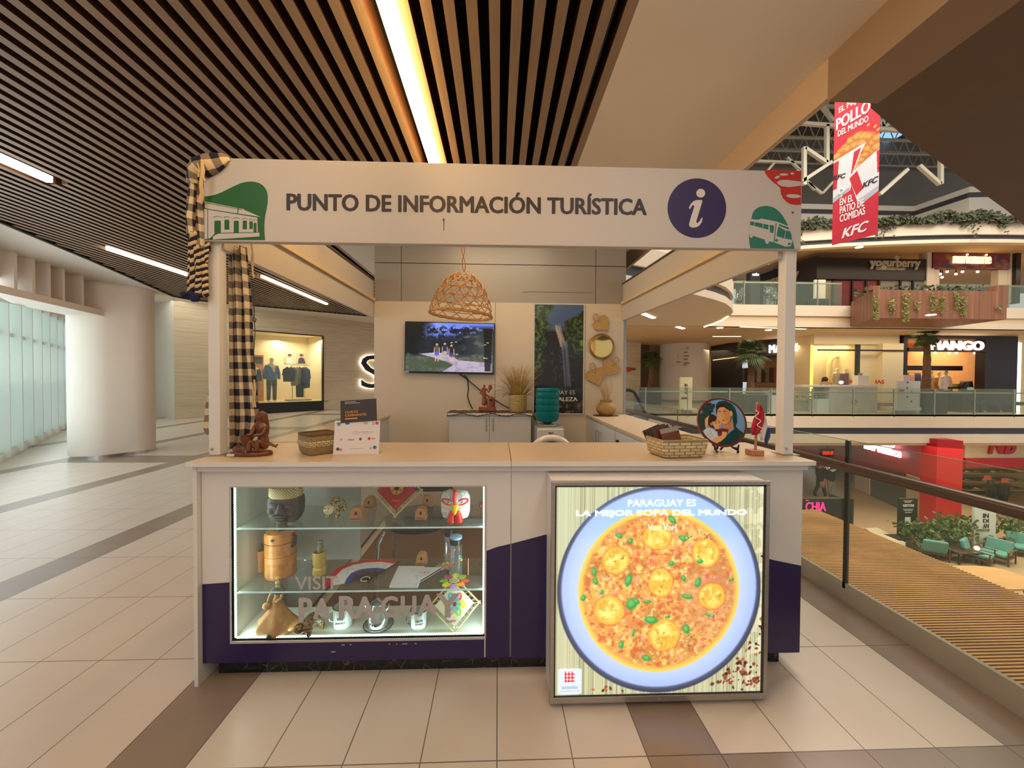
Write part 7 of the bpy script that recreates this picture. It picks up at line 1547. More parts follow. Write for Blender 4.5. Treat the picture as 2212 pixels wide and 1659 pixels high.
a, b = dwall(1662, 762, .08), dwall(1735, 745, .08); mb = MB(); h = .42; mb.text('MANGO', Vector((a.x, a.y, a.z)), DD, EZ, 0, (b-a).dot(DD), -.02, h, .05, bold=.03); mb.build('lettering', M('sign_glow', (255, 248, 240), .5, emit=3.0), t)
for p0, p1, lab in (((1540, 778), (1604, 770), 'thin orange light line over the dark shop front'), ((1604, 779), (1640, 775), 'second thin light line of the dark shop front')):
    t = thing('light_line', lab, 'strip light', dwall(*p0, .06)); mb = MB(); mb.bar(dwall(*p0, .07), dwall(*p1, .07), .04, .03); mb.build('diffuser', M('line_glow', (255, 196, 130), .5, emit=2.2), t)
for i in range(12):
    px = 1606+i*9; c_ = [(120, 96, 70), (60, 50, 44), (150, 60, 48), (96, 84, 72), (170, 140, 110), (50, 46, 48)][i % 6]; p = dwall(px, 812, -1.2)
    t = thing('hanging_garment', '%s garment on the dark shop rail, number %s from the palm trunk' % (('brown', 'black', 'red', 'grey', 'beige', 'charcoal')[i % 6], ('one', 'two', 'three', 'four', 'five', 'six', 'seven', 'eight', 'nine', 'ten', 'eleven', 'twelve')[i]), 'clothes', p, 'garments in the dark shop')
    mb = MB(); mb.obox((p.x, p.y, p.z+.05), (.16, .30, .86), Matrix.Rotation(.4, 3, 'Z')); mb.build('cloth', M('far_cloth_%d' % (i % 6), c_, .8, var=.2), t, bevel=.04)
t = thing('clothes_rail', 'dark rail with garments in the dark fashion shop', 'clothes rail', dwall(1660, 800, -1.2)); mb = MB(); mb.bar(dwall(1603, 803, -1.2), dwall(1712, 797, -1.2), .03); mb.build('rail', GREY_STEEL, t)
for px in (1604, 1708): mb = MB(); p = dwall(px, 803, -1.2); mb.bar(p, (p.x, p.y, 0), .03); mb.build('post', GREY_STEEL, t)
# vitrine
vx0, vx1 = at(1752, 800, Y=FYS).x, at(1858, 800, Y=FYS).x
mb = MB(); mb.box(vx0, vx1, FYS+1.6, FYS+1.7, 0, 3.60); mb.box(vx0-.05, vx0, FYS, FYS+1.7, 0, 3.60); mb.box(vx1, vx1+.05, FYS, FYS+1.7, 0, 3.60); struct(mb.build('wall_vitrine', CRW))
mb = MB(); mb.box(vx0, at(1935, 800, Y=FYS).x, FYS-.15, FYS, 3.16, 3.60); mb.box(vx1, at(1935, 800, Y=FYS).x, FYS-.02, FYS+.3, .35, 3.2); mb.box(at(1891, 800, Y=FYS).x, at(1935, 800, Y=FYS).x, FYS-.35, FYS, .35, 3.2); struct(mb.build('wall_cream_pier', M('pier_cream', (236, 222, 184), .6)))
mb = MB(); mb.box(vx1, at(1935, 800, Y=FYS).x, FYS-.36, FYS+.3, 0, .35); struct(mb.build('baseboard_pier', M('pier_base', (150, 124, 90), .5)))
mb = MB(); mb.box(vx0, vx1, FYS, FYS+.02, .35, 3.16); struct(mb.build('window_30', CLEAR))
mb = MB(); mb.box(vx0, at(1935, 800, Y=FYS).x, FYS-.40, FYS-.34, at(1800, 759, Y=FYS).z, at(1800, 756, Y=FYS).z); trim(mb, BLACK)
t = thing('neon_strip', 'upright yellow glowing strip at the near edge of the lit shop window', 'strip light', (vx0, FYS-.05, 1)); mb = MB(); mb.box(vx0-.05, vx0+.05, FYS-.06, FYS-.01, .3, 3.1); mb.build('diffuser', M('neon_yellow', (255, 232, 90), .5, emit=1.6), t)
t = thing('neon_strip', 'upright white glowing strip at the far end past the black shop front', 'strip light', at(2201, 880, Y=FYS)); mb = MB(); mb.box(*bx((2198, 740), (2203, 888), FYS-.1, .05)); mb.build('diffuser', M('neon_white', (255, 244, 226), .5, emit=3), t)
mb = MB(); mb.box(at(2180, 800, Y=FYS).x, 34, FYS, FYS+.3, 0, 3.60); struct(mb.build('wall_shop_end', CRW))
t = thing('safety_sign', 'small red plate on the cream wall beside the black shop front', 'sign', at(2188, 793, Y=FYS-.02)); pbox('red_plate', (2184, 788), (2193, 797), FYS-.03, .02, M('sign_red', (206, 54, 44), .5), t)
def simple_figure(px, pyf, pyt, Y, label, top, bottom, group, name='mannequin', rz=0.0, head=None):
    b = at(px, pyf, Y=Y); zt = at(px, pyt, Y=Y).z; b.z = .45 if 'lit shop' in label else 0.0 if 'entrance' in group else b.z; h = zt-b.z; t = thing(name, label, name, b, group); mannequin_body('body', b, h, rz, head or MANN, t)
    if top:
        mb = MB(); garment(mb, b, h, rz, [(.47, .10, .075), (.56, .105, .078), (.68, .10, .07), (.77, .115, .07), (.815, .09, .06), (.84, .04, .04)]); q = Matrix.Rotation(rz, 3, 'Z')
        for sg in (-1, 1): mb.tube([b+q @ (Vector(p)*h) for p in ((sg*.09, 0, .805), (sg*.125, 0, .70), (sg*.142, 0, .62), (sg*.138, -.02, .52))], [.04*h, .038*h, .034*h, .03*h], 8)
        mb.build('top', top, t, smooth=True, angle=60)
    if bottom:
        mb = MB(); garment(mb, b, h, rz, [(.42, .09, .07), (.53, .098, .072)]); q = Matrix.Rotation(rz, 3, 'Z')
        for sg in (-1, 1): mb.tube([b+q @ (Vector(p)*h) for p in ((sg*.05, 0, .50), (sg*.057, 0, .28), (sg*.06, .01, .05))], [.056*h, .044*h, .038*h], 8)
        mb.build('trousers', bottom, t, smooth=True, angle=60)
    return t
mb = MB(); mb.box(vx0, vx1, FYS+.1, FYS+1.6, 0, .45); struct(mb.build('floor_vitrine', CRW))
C_ = lambda n, c: M(n, c, .8, var=.1)
simple_figure(1806, 867, 794, FYS+.8, 'mannequin in beige dress in the lit shop window', C_('beige_dress', (200, 172, 130)), C_('beige_dress', (0, 0, 0)), 'window mannequins')
simple_figure(1824, 867, 794, FYS+.7, 'mannequin in wine red top and dark trousers in the lit shop window', C_('wine_top', (120, 38, 40)), C_('dark_trousers', (40, 32, 40)), 'window mannequins')
simple_figure(1845, 867, 794, FYS+1.2, 'mannequin behind the white pedestal in the lit shop window', C_('pale_top', (212, 196, 160)), C_('pale_trousers', (196, 180, 146)), 'window mannequins')
t = thing('arch_lamp', 'cream arch and drooping lamp behind the window mannequins', 'lamp', at(1790, 867, Y=FYS+1.2))
mb = MB(); mb.tube([at(x, y, Y=FYS+1.25) for x, y in ((1791, 866), (1791, 790), (1794, 778), (1802, 771), (1812, 770))], [.13, .13, .12, .10, .07], 10); mb.build('arch', M('arch_cream', (226, 206, 150), .6), t, smooth=True); mb = MB(); mb.tube([at(x, y, Y=FYS+1.2) for x, y in ((1810, 771), (1821, 772), (1821, 800))], .018, 6); mb.build('rod', M('arch_rod', (176, 150, 96), .5), t)
t = thing('globe_stack', 'two stacked cream globes in the lit shop window', 'ornament', at(1836, 860, Y=FYS+1.0))
for y, r in ((805, .15), (814, .15)): mb = MB(); p = at(1836, y, Y=FYS+1.0); mb.ball(p, (r*1.4, r, r), 14, 8); mb.build('globe', M('globe_cream', (230, 212, 160), .5), t, smooth=True)
mb = MB(); q = at(1836, 820, Y=FYS+1.0); mb.bar(q, (q.x, q.y, .45), .05); mb.build('stem', CRW, t)
t = thing('window_lettering', 'red letters RE and IAS along the lit shop window', 'sign', at(1860, 825, Y=FYS-.02)); RL = M('red_letter', (206, 44, 30), .5)
for s_, x0, x1 in (('RE', 1835, 1849), ('IAS', 1874, 1893)):
    a, b = at(x0, 828.5, Y=FYS-.01), at(x1, 820.5, Y=FYS-.01); mb = MB(); mb.text(s_, (0, FYS-.40 if x0 > 1870 else FYS-.01, 0), EX, EZ, a.x, b.x, a.z, b.z, .01, bold=.04); mb.build('lettering', RL, t)
# black shop box
kx0, kx1 = at(1938, 800, Y=FYS).x, at(2180, 800, Y=FYS).x; ox0, ox1 = at(1946, 800, Y=FYS).x, at(2111, 800, Y=FYS).x; oz = at(2000, 733, Y=FYS).z
mb = MB(); mb.box(kx0, ox0, FYS-.3, FYS+.1, 0, 3.59); mb.box(ox1, kx1, FYS-.3, FYS+.1, 0, 3.59); mb.box(ox0, ox1, FYS-.3, FYS+.1, oz, 3.59); mb.box(ox0, ox1, FYS-.36, FYS, at(2000, 760, Y=FYS).z, at(2000, 753, Y=FYS).z); mb.box(ox0, ox1, FYS+.6, FYS+.9, at(2000, 800, Y=FYS+.6).z, at(2000, 790, Y=FYS+.6).z); struct(mb.build('wall_black_shop', BLK2))
mb = MB(); mb.box(kx0, kx1+.5, FYS+5, FYS+5.1, 0, 3.60); mb.box(kx0-.1, kx0, FYS+.1, FYS+5, 0, 3.60); mb.box(ox1+.9, ox1+1, FYS+.1, FYS+5, 0, 3.60); struct(mb.build('wall_black_shop_inside', M('inside_peach', (222, 176, 126), .7, var=.05)))
t = thing('shop_sign', 'large glowing white MANGO sign on the black shop front beside a palm', 'sign', at(2060, 748, Y=FYS-.4))
a, b = at(2008, 756, Y=FYS-.35), at(2124, 737, Y=FYS-.35); mb = MB(); mb.text('MANGO', (0, FYS-.34, 0), EX, EZ, a.x, b.x, a.z, b.z, .06, bold=.05); mb.build('lettering', M('sign_glow', (255, 248, 240), .5), t)
for i, px in enumerate((1948, 1995, 2020, 2050, 2066, 2106)):
    p = at(px, 762, Y=FYS+.8); t = thing('downlight', 'small bright spot inside the black shop, %s from the cream pier' % ('first', 'second', 'third', 'fourth', 'fifth', 'sixth')[i], 'spotlight', p, 'spots in the black shop'); mb = MB(); mb.ball(p, .055, 10, 6); mb.build('lens', M('spot_glow2', (255, 236, 214), .5, emit=12), t, smooth=True); mb = MB(); mb.bar(p+Vector((0, 0, .05)), (p.x, p.y, 3.60), .03); mb.build('stem', BLACK, t)
t = thing('clothes_rail', 'long rail of garments at the rear of the black shop', 'clothes rail', at(2030, 866, Y=FYS+3.2)); mb = MB(); mb.bar(at(1948, 806, Y=FYS+3.2), at(2112, 806, Y=FYS+3.2), .03); mb.build('rail', GREY_STEEL, t)
for px in (1952, 2032, 2108): mb = MB(); p = at(px, 806, Y=FYS+3.2); mb.bar(p, (p.x, p.y, 0), .03); mb.build('post', GREY_STEEL, t)
gc = [(60, 44, 40), (176, 150, 120), (52, 66, 120), (206, 196, 180), (90, 74, 60), (190, 160, 130), (226, 90, 40), (214, 196, 164), (196, 170, 140), (120, 90, 70), (70, 54, 48), (206, 180, 150)]; gn = ['brown', 'beige', 'blue', 'white', 'olive', 'tan', 'bright orange', 'cream', 'sand', 'rust', 'black', 'ivory']
for i in range(12):
    p = at(1954+i*13, 806, Y=FYS+3.2); t = thing('hanging_garment', '%s garment hanging at the rear of the black shop' % gn[i], 'clothes', p, 'garments in the black shop'); mb = MB(); mb.obox((p.x, p.y, p.z-.44), (.24, .34, .84), Matrix.Rotation(.5, 3, 'Z')); mb.build('cloth', M('rear_cloth_%d' % i, gc[i], .8, var=.15), t, bevel=.06)
simple_figure(2041, 862, 799, FYS+.9, 'mannequin in white top and blue jeans at the black shop entrance', C_('white_top', (226, 208, 196)), C_('jeans2', (84, 96, 136)), 'entrance mannequins')
simple_figure(2026, 866, 801, FYS+1.2, 'mannequin in beige jacket behind the palm trunk', C_('beige_jacket', (180, 146, 100)), C_('beige_trousers', (206, 180, 140)), 'entrance mannequins')
simple_figure(2009, 866, 799, FYS+1.5, 'mannequin in white seen directly behind the palm', C_('white_top', (0, 0, 0)), C_('black_skirt', (36, 30, 30)), 'entrance mannequins')
t = thing('display_table', 'dark display table with yellow items in the black shop entrance', 'table', at(2070, 870, Y=FYS+.8)); pbox('top', (2055, 836), (2090, 840), FYS+.6, .8, BLK2, t); pbox('yellow_stack', (2060, 829), (2074, 836), FYS+.8, .4, M('table_yellow', (214, 180, 60), .6), t)
for px in (2056, 2089): pbox('leg', (px-1, 840), (px+1, 872), FYS+.6, .06, GREY_STEEL, t)
t = thing('display_bag', 'black covered stand beside the display table', 'stand', at(2085, 866, Y=FYS+.5)); mb = MB(); p = at(2086, 868, Y=FYS+.5); mb.loft([[(p.x+w*cos(2*pi*i/16), p.y+.25*sin(2*pi*i/16), p.z+z) for i in range(16)] for z, w in ((0, .30), (.7, .28), (1.0, .14), (1.05, .05))]); mb.build('cover', BLACK, t, smooth=True)

# things standing on the opposite gallery
def planter_palm(px, pyb, pyt, cw, top, Y, pot, label, seed):
    b = at(px, pyb, Y=Y); b.z = 0.0; t = thing('potted_palm', label, 'palm', b, 'potted palms'); x0, x1, y0 = pot; w = (at(x1, pyb, Y=Y).x-at(x0, pyb, Y=Y).x)/2; hh = at(px, y0, Y=Y).z
    mb = MB(); mb.box(b.x-w, b.x+w, b.y-w*.9, b.y+w*.9, 0, hh); mb.build('planter', M('planter_dark', (56, 46, 38), .6), t, bevel=.03)
    ct = at(px+3, pyt, Y=Y); mb = MB(); pts = [(b.x, b.y, hh-.05), b.lerp(ct, .4)+Vector((.04, 0, hh*.6)), ct]; P_ = []
    for i in range(13): f = i/12; P_.append(Vector(pts[0]).lerp(ct, f)+Vector((.05*sin(f*3), 0, 0)))
    mb.tube(P_, [.15-.05*i/12+(.014 if i % 2 else 0) for i in range(13)], 10); mb.build('trunk', M('palm_trunk', (104, 74, 50), .9, var=.3, vscale=10), t, smooth=True)
    rr = random.Random(seed); mb = MB()
    for k_ in range(64):
        a = rr.random()*6.28; el = -.85+1.95*rr.random(); L = cw*(.75+.35*rr.random()); d = Vector((cos(a)*cos(el), sin(a)*cos(el), sin(el))); st = ct+d*L*.35; sd = d.cross(EZ).normalized() if abs(d.z) < .98 else Vector((1, 0, 0))
        mb.add([ct+sd*.012, ct-sd*.012, st-sd*.012, st+sd*.012], [(0, 1, 2, 3)])
        for j in range(-6, 7):
            q = j/6*1.15; dv = (d*cos(q)+sd*sin(q)).normalized(); e = st+dv*L*.62*(1-.25*abs(j/6)); e.z -= .22*L*(1-el*.3); m_ = st.lerp(e, .5)+Vector((0, 0, .06*L)); wd = d.cross(dv).cross(dv); wd = sd*.022 if wd.length < .05 else wd.normalized()*.022
            mb.add([st, m_+wd, e, m_-wd], [(0, 1, 2, 3)])
    mb.build('crown', M('palm_green', (82, 96, 52), .6, var=.3, vscale=3), t)
planter_palm(1618, 887, 762, .92, 705, 16.6, (1592, 1641, 851), 'potted fan palm in front of the dark fashion shop', 1)
planter_palm(1998, 887, 726, .64, 690, 16.6, (1985, 2033, 846), 'potted fan palm in front of the black shop, under the wooden planter', 2)
planter_palm(1404, 862, 775, .78, 745, 21.5, (1383, 1419, 836), 'potted fan palm in the dark recess near the far stone wall', 3)
t = thing('trash_bin', 'white and steel trash bin beside the dark planter', 'bin', at(1674, 885, Y=16.8)); pbox('body', (1663, 845), (1686, 886), 16.7, .4, M('bin_white', (206, 214, 208), .4), t, .01); pbox('opening', (1666, 848), (1684, 853), 16.69, .02, BLACK, t); pbox('lid', (1662, 843), (1687, 846), 16.68, .44, ALU, t)
pbox_ = thing('partition_panel', 'plain grey panel behind the white trash bin', 'panel', at(1658, 884, Y=17.0)); pbox('panel_face', (1650, 845), (1663, 884), 17.0, .1, ALU, pbox_)
def totem(label, p0, p1, Y, col, base=True): t = thing('totem_sign', label, 'sign', at((p0[0]+p1[0])/2, p1[1], Y=Y)); pbox('panel', p0, p1, Y, .10, col, t, .01); return t
t = totem('beige upright totem with stacked dark letters in front of the big white column', (1469, 815), (1495, 884), 16.4, M('totem_beige', (226, 206, 160), .5)); TI = M('totem_ink', (66, 50, 36), .5)
for s_, y in (('IN', 832), ('DI', 840), ('AN', 848)): a, b = at(1479, y+3, Y=16.395), at(1485, y-3, Y=16.395); mb = MB(); mb.text(s_, (0, 16.395, 0), EX, EZ, a.x, b.x, a.z, b.z, .004, bold=.04); mb.build('lettering', TI, t)
pbox('dark_bar', (1472, 858), (1487, 862), 16.39, .01, TI, t); pbox('foot', (1478, 883), (1505, 886), 16.2, .5, WHITE, t)
t = totem('white upright notice stand with red 20 and small pictures before the black shop', (1939, 823), (1987, 884), 16.3, M('totem_white', (214, 206, 198), .5)); pbox('foot', (1931, 880), (1990, 887), 16.1, .6, WHITE, t); a, b = at(1941, 849, Y=16.29), at(1953, 841, Y=16.29); mb = MB(); mb.text('20', (0, 16.29, 0), EX, EZ, a.x, b.x, a.z, b.z, .004, bold=.03); mb.build('red_number', RL, t)
pbox('topper', (1953, 810), (1967, 823), 16.33, .04, M('topper_pink', (226, 190, 184), .5), t)
for x, y in ((1960, 838), (1969, 847), (1960, 857), (1969, 867), (1961, 826)): mb = MB(); p = at(x, y, Y=16.295); mb.disc((p.x, p.z), .04, .04, 16.285, 16.298, 14); mb.build('picture_dot', M('dot_grey', (130, 110, 106), .5), t)
# jewellery counter with attendant
t = thing('jewellery_counter', 'white jewellery counter with lit glass case behind the gallery railing', 'counter', at(1820, 886, Y=16.9)); pbox('counter_body', (1792, 836), (1895, 886), 16.7, .9, M('counter_marble', (206, 196, 180), .35, var=.08, vscale=3), t, .01); pbox('counter_top', (1735, 832), (1897, 837), 16.65, 1.0, WHITE, t); pbox('case_base', (1712, 866), (1792, 886), 17.2, .6, M('case_marble', (176, 166, 146), .4, var=.12, vscale=4), t); pbox('white_corner', (1766, 862), (1792, 887), 16.7, .6, M('corner_white', (214, 226, 214), .4), t); pbox('glass_case', (1715, 840), (1792, 864), 16.9, .7, CLEAR, t)
pbox('shelf', (1715, 851), (1792, 852.5), 17.0, .5, WHITE, t); mb = MB(); p = at(1846, 868, Y=16.69); mb.tube([(p.x+.12*cos(a), 16.69, p.z+.08*sin(a)) for a in [2*pi*i/20 for i in range(20)]], .015, 6, closed=True); mb.build('round_emblem', ALU, t)
rr = random.Random(12)
for i in range(24):
    p = at(1718+i*3, 860-3*rr.random() if i % 2 else 849, Y=17.1+.15*(i % 3)); tg = thing('jewellery_piece', 'small shiny jewellery piece in the lit counter case', 'jewellery', p, 'jewellery in the counter case'); mb = MB(); mb.lathe([(.06, 0), (.05, .03), (.02, .09), (.005, .11)], p, 8); mb.build('piece', M('jewel_%d' % (i % 3), [(226, 206, 160), (190, 150, 100), (206, 214, 196)][i % 3], .3, .3), tg)
t = thing('product_stand', 'white boxed pedestal standing on the jewellery counter', 'pedestal', at(1863, 832, Y=16.9)); pbox('box', (1854, 811), (1876, 832), 16.8, .3, M('pedestal_white', (232, 222, 200), .5), t, .01); pbox('small_top', (1858, 806), (1863, 811), 16.85, .1, M('pedestal_grey', (150, 140, 130), .5), t)
t = thing('counter_lamp', 'bright small screen light glowing on the jewellery counter', 'lamp', at(1818, 832, Y=16.8)); mb = MB(); p = at(1817, 826, Y=16.8); mb.ball(p, (.11, .04, .07), 12, 8); mb.build('glow', M('lamp_blueish', (236, 240, 255), .5, emit=4), t, smooth=True); pbox('foot', (1815, 829), (1819, 833), 16.78, .05, ALU, t)
b = at(1780, 880, Y=17.9); b.z = 0; t = thing('person', 'dark-haired attendant in white sitting behind the jewellery counter', 'person', b); hz = at(1780, 815, Y=17.9).z
J = [(0, 0, .5), (0, -.02, .75), (0, -.04, hz-.42), (0, -.05, hz-.24), (0, -.05, hz-.18), (0, -.09, hz-.08), (.20, -.04, hz-.30), (.26, -.12, hz-.55), (.12, -.34, hz-.60), (-.20, -.04, hz-.30), (-.26, -.12, hz-.55), (-.12, -.34, hz-.60), (.10, -.35, .48), (.11, -.40, .06), (-.10, -.35, .48), (-.11, -.40, .06)]
skin('body', [b+Vector(p) for p in J], [(0, 1), (1, 2), (2, 3), (3, 4), (4, 5), (3, 6), (6, 7), (7, 8), (3, 9), (9, 10), (10, 11), (0, 12), (12, 13), (0, 14), (14, 15)], [.15, .13, .15, .07, .055, .10, .065, .05, .035, .065, .05, .035, .075, .05, .075, .05], M('skin_tan', (186, 136, 104), .6), t)
mb = MB(); mb.loft([[(b.x+w*cos(2*pi*i/20), b.y-.03+d*sin(2*pi*i/20), z) for i in range(20)] for z, w, d in ((.5, .18, .16), (.75, .17, .14), (hz-.42, .22, .14), (hz-.30, .20, .11), (hz-.23, .08, .08))]); mb.build('white_shirt', M('shirt_white', (206, 196, 190), .8), t, smooth=True)
mb = MB(); mb.ball((b.x, b.y-.02, hz-.10), (.125, .13, .13), 16, 10); mb.ball((b.x, b.y+.04, hz-.24), (.12, .07, .17), 14, 8); mb.build('long_hair', M('hair_brown', (46, 30, 26), .6), t, smooth=True)
t = thing('bench', 'long black bench with planter end on the opposite gallery', 'bench', at(2160, 888, Y=16.9)); pbox('seat', (2105, 868), (2215, 876), 16.7, .6, BLACK, t, .02)
for px in (2120, 2155, 2190): pbox('leg', (px, 876), (px+5, 889), 16.8, .4, BLACK, t)
t = thing('plant_trough', 'black slatted trough at the end of the long bench', 'planter', at(2096, 888, Y=16.8)); pbox('trough', (2078, 846), (2115, 886), 16.8, .7, M('trough_black', (36, 30, 26), .5), t, .02); mb = MB(); rr = random.Random(4)
for i in range(40): p = at(2096+15*(rr.random()-.5), 844-3*rr.random(), Y=17.1); mb.add([p, p+Vector((.06, 0, .03)), p+Vector((.03*rr.random(), .02, .12))], [(0, 1, 2)])
mb.build('pale_leaves', M('leaf_pale', (170, 180, 160), .7), t)
# escalator in the well
t = thing('escalator', 'escalator balustrade with dark handrail going down past the glass corner', 'escalator', at(1370, 880, Y=12.5)); pts = [at(x, y, Y=12.5) for x, y in ((1348, 842), (1360, 843), (1369, 846), (1378, 860), (1388, 880), (1400, 905))]; mb = MB(); mb.tube(pts, .05, 8); mb.build('handrail', M('escalator_rubber', (64, 46, 34), .5), t, smooth=True); mb = MB(); mb.prism([pts[2], pts[3], pts[4], pts[5], at(1400, 925, Y=12.5), at(1372, 925, Y=12.5)], (0, .03, 0)); mb.build('side_panel', M('escalator_panel', (120, 124, 112), .3, .4), t)

# =================================================================== UPPER SHOPS
UY = 18.6
mb = MB(); mb.box(*bx((1765, 556), (2003, 606), UY, .3)); mb.box(at(1765, 600, Y=UY).x, at(2003, 600, Y=UY).x, UY+3, UY+3.1, 4.50, 7.7); struct(mb.build('wall_yogurt_shop', BLK2))
mb = MB(); a0, a1 = Vector((at(1765, 600, Y=UY).x, UY, 0)), Vector((at(1600, 640, Y=23.5).x, 23.5, 0)); zt = at(1765, 553, Y=UY).z; zb_ = at(1765, 606, Y=UY).z; mb.prism([(a0.x, a0.y, zb_), (a1.x, a1.y, zb_), (a1.x, a1.y+.2, zb_), (a0.x, a0.y+.2, zb_)], (0, 0, zt-zb_)); mb.prism([(a0.x+.2, a0.y+.4, 4.50), (a1.x, a1.y+.4, 4.50), (a1.x, a1.y+.5, 4.50), (a0.x+.2, a0.y+.5, 4.50)], (0, 0, 3.0)); struct(mb.build('wall_yogurt_shop_side', BLK2))
YG = M('yogurt_letter', (184, 176, 160), .5)
t = thing('shop_sign', 'grey yogurberry lettering facing us on the black upper shop band', 'sign', at(1935, 570, Y=UY-.05))
a, b = at(1879, 581, Y=UY-.06), at(1988, 559, Y=UY-.06); mb = MB(); mb.text('yogurberry', (0, UY-.02, 0), EX, EZ, a.x, b.x, a.z, b.z, .06, bold=.06); mb.build('large_lettering', YG, t)
a, b = at(1893, 583, Y=UY-.06), at(1956, 578, Y=UY-.06); mb = MB(); mb.text('COFFEE & FROZEN YOGURT', (0, UY-.02, 0), EX, EZ, a.x, b.x, a.z, b.z, .04, bold=.02); mb.build('small_lettering', YG, t)
mb = MB(); p = at(1936, 557, Y=UY-.05); mb.shape([(p.x+dx*.9, p.z+dz*.9) for dx, dz in ((-.16, -.08), (-.10, .02), (-.16, .06), (-.04, .08), (0, .18), (.04, .08), (.18, .06), (.10, -.0), (.14, -.08), (0, -.04))], UY-.08, UY-.02); mb.build('berry_emblem', YG, t)
t = thing('shop_sign', 'grey yogurberry lettering on the slanted end of the black band, cut by the kiosk post', 'sign', (a0.x, a0.y, 5.8)); dv = (a0-a1).normalized(); o_ = Vector((a0.x, a0.y-.03, 0))-dv*1.0; mb = MB(); mb.text('yogurberry', (o_.x, o_.y, 0), dv, EZ, -2.2, 0, zb_+.35, zb_+.85, .05, bold=.06); mb.build('lettering', YG, t)
mb = MB(); p = o_-dv*.9; mb.prism([p+EZ*(zb_+.8)+dv*x+EZ*z for x, z in ((-.14, 0), (-.14, .12), (-.03, .14), (0, .24), (.03, .14), (.14, .12), (.14, 0))], (0, -.04, 0)); mb.build('berry_emblem', YG, t)
pxs = [1765, 1800, 1842, 1872, 1900, 1946, 1973, 2003]; cols = [(150, 120, 96), (118, 50, 48), (118, 52, 52), (124, 54, 56), (146, 138, 130), (162, 158, 152), (150, 148, 146)]
for i in range(7):
    mb = MB(); mb.box(*bx((pxs[i]+1, 606), (pxs[i+1]-1, 660), UY+.1, .05)); NG[0] += 1; o = mb.build('window_%d' % NG[0], M('upper_pane_%d' % i, cols[i], .25, var=.2, vscale=.8, stretch=(.2, .2, 2)), None); struct(o)
mb = MB()
for x in pxs: mb.box(*bx((x-1, 606), (x+1, 660), UY+.02, .10))
trim(mb, BLACK)
t = thing('drink_cooler', 'white lit drinks cooler beside the black stand in the yogurt shop', 'fridge', at(1776, 655, Y=UY)); pbox('lit_panel', (1769, 604), (1783, 645), UY-.05, .1, M('cooler_glow', (232, 220, 200), .4, emit=.5), t); pbox('side_strip', (1761, 604), (1764, 645), UY-.05, .1, M('cooler_glow', (0, 0, 0)), t); pbox('black_stand', (1760, 645), (1790, 662), UY-.3, .3, BLACK, t)
mb = MB(); mb.box(*bx((2004, 545), (2017, 660), UY-.05, .4)); mb.box(*bx((2180, 540), (2196, 655), UY-.05, .4)); struct(mb.build('wall_upper_pier', WHITE2))
mx0, mx1 = (2016, 543), (2181, 582)
cv = Canvas(180, 44, (130, 60, 70)); n = cv.noise(10, 4, 6, 3)
for i in range(120): cv.ell(RND.random(), .25+.9*RND.random()**.6, .02+.03*RND.random(), .08+.12*RND.random(), [(150, 60, 62), (90, 70, 100), (170, 120, 110), (190, 140, 60), (110, 50, 80), (150, 120, 140)][i % 6], .7, .7)
t = thing('shop_sign', 'flowery red shop sign with glowing cream mariemarie letters', 'sign', at(2098, 582, Y=UY)); B = bx(mx0, mx1, UY-.1, .1); mb = MB(); mb.box(B[0], B[1], UY-.1, UY+.1, B[4], B[5]); mb.build('board', BLK2, t); cv.build('flower_print', paint_mat('print_gloss2', .4), (B[0], UY-.102, B[4]), EX, EZ, B[1]-B[0], B[5]-B[4], t)
a, b = at(2058, 569, Y=UY-.12), at(2140, 549, Y=UY-.12); mb = MB(); mb.text('mariemarie', (0, UY-.11, 0), EX, EZ, a.x, b.x, a.z, b.z, .05, bold=.035); mb.build('lettering', M('letter_cream_glow', (255, 232, 170), .5, emit=1.6), t)
mb = MB(); mb.box(*bx((2016, 583), (2028, 660), UY-.02, .3)); mb.box(*bx((2157, 583), (2181, 660), UY-.02, .3)); struct(mb.build('wall_upper_shop', M('upper_shop_white', (214, 206, 188), .7)))
mb = MB(); mb.box(at(2028, 600, Y=UY).x-1, at(2157, 600, Y=UY).x+1, UY+3.4, UY+3.5, 4.50, 7.7); struct(mb.build('wall_upper_shop_inside', M('inside_orange', (214, 156, 84), .7)))
for i, (x, y) in enumerate(((2031, 592), (2035, 599), (2046, 587), (2065, 592), (2079, 587), (2112, 587))):
    p = at(x, y, Y=UY+1.2); t = thing('downlight', 'bright shop spotlight below the flowery sign, %s counted from the white pier' % ('first', 'second', 'third', 'fourth', 'fifth', 'sixth')[i], 'spotlight', p, 'spots in the upper shop'); mb = MB(); mb.ball(p, .06, 8, 6); mb.build('lens', M('spot_glow2', (255, 236, 214), .5), t, smooth=True); mb = MB(); mb.bar(p, (p.x, p.y, 7.8), .03); mb.build('stem', BLACK, t)
mb = MB(); mb.box(*bx((2196, 545), (2203, 655), UY-.2, .3)); struct(mb.build('wall_upper_dark', BLK2))
t = thing('tall_sign', 'tall dark sign stand with small glowing word on the upper gallery', 'sign', at(1632, 656, Y=17.5)); pbox('stand', (1621, 588), (1641, 676), 17.5, .3, BLK2, t); a, b = at(1625.5, 595.5, Y=17.49), at(1639, 590, Y=17.49); mb = MB(); mb.text('miu', (0, 17.49, 0), EX, EZ, a.x, b.x, a.z, b.z, .02, bold=.06); mb.build('lettering', M('sign_glow', (0, 0, 0)), t)
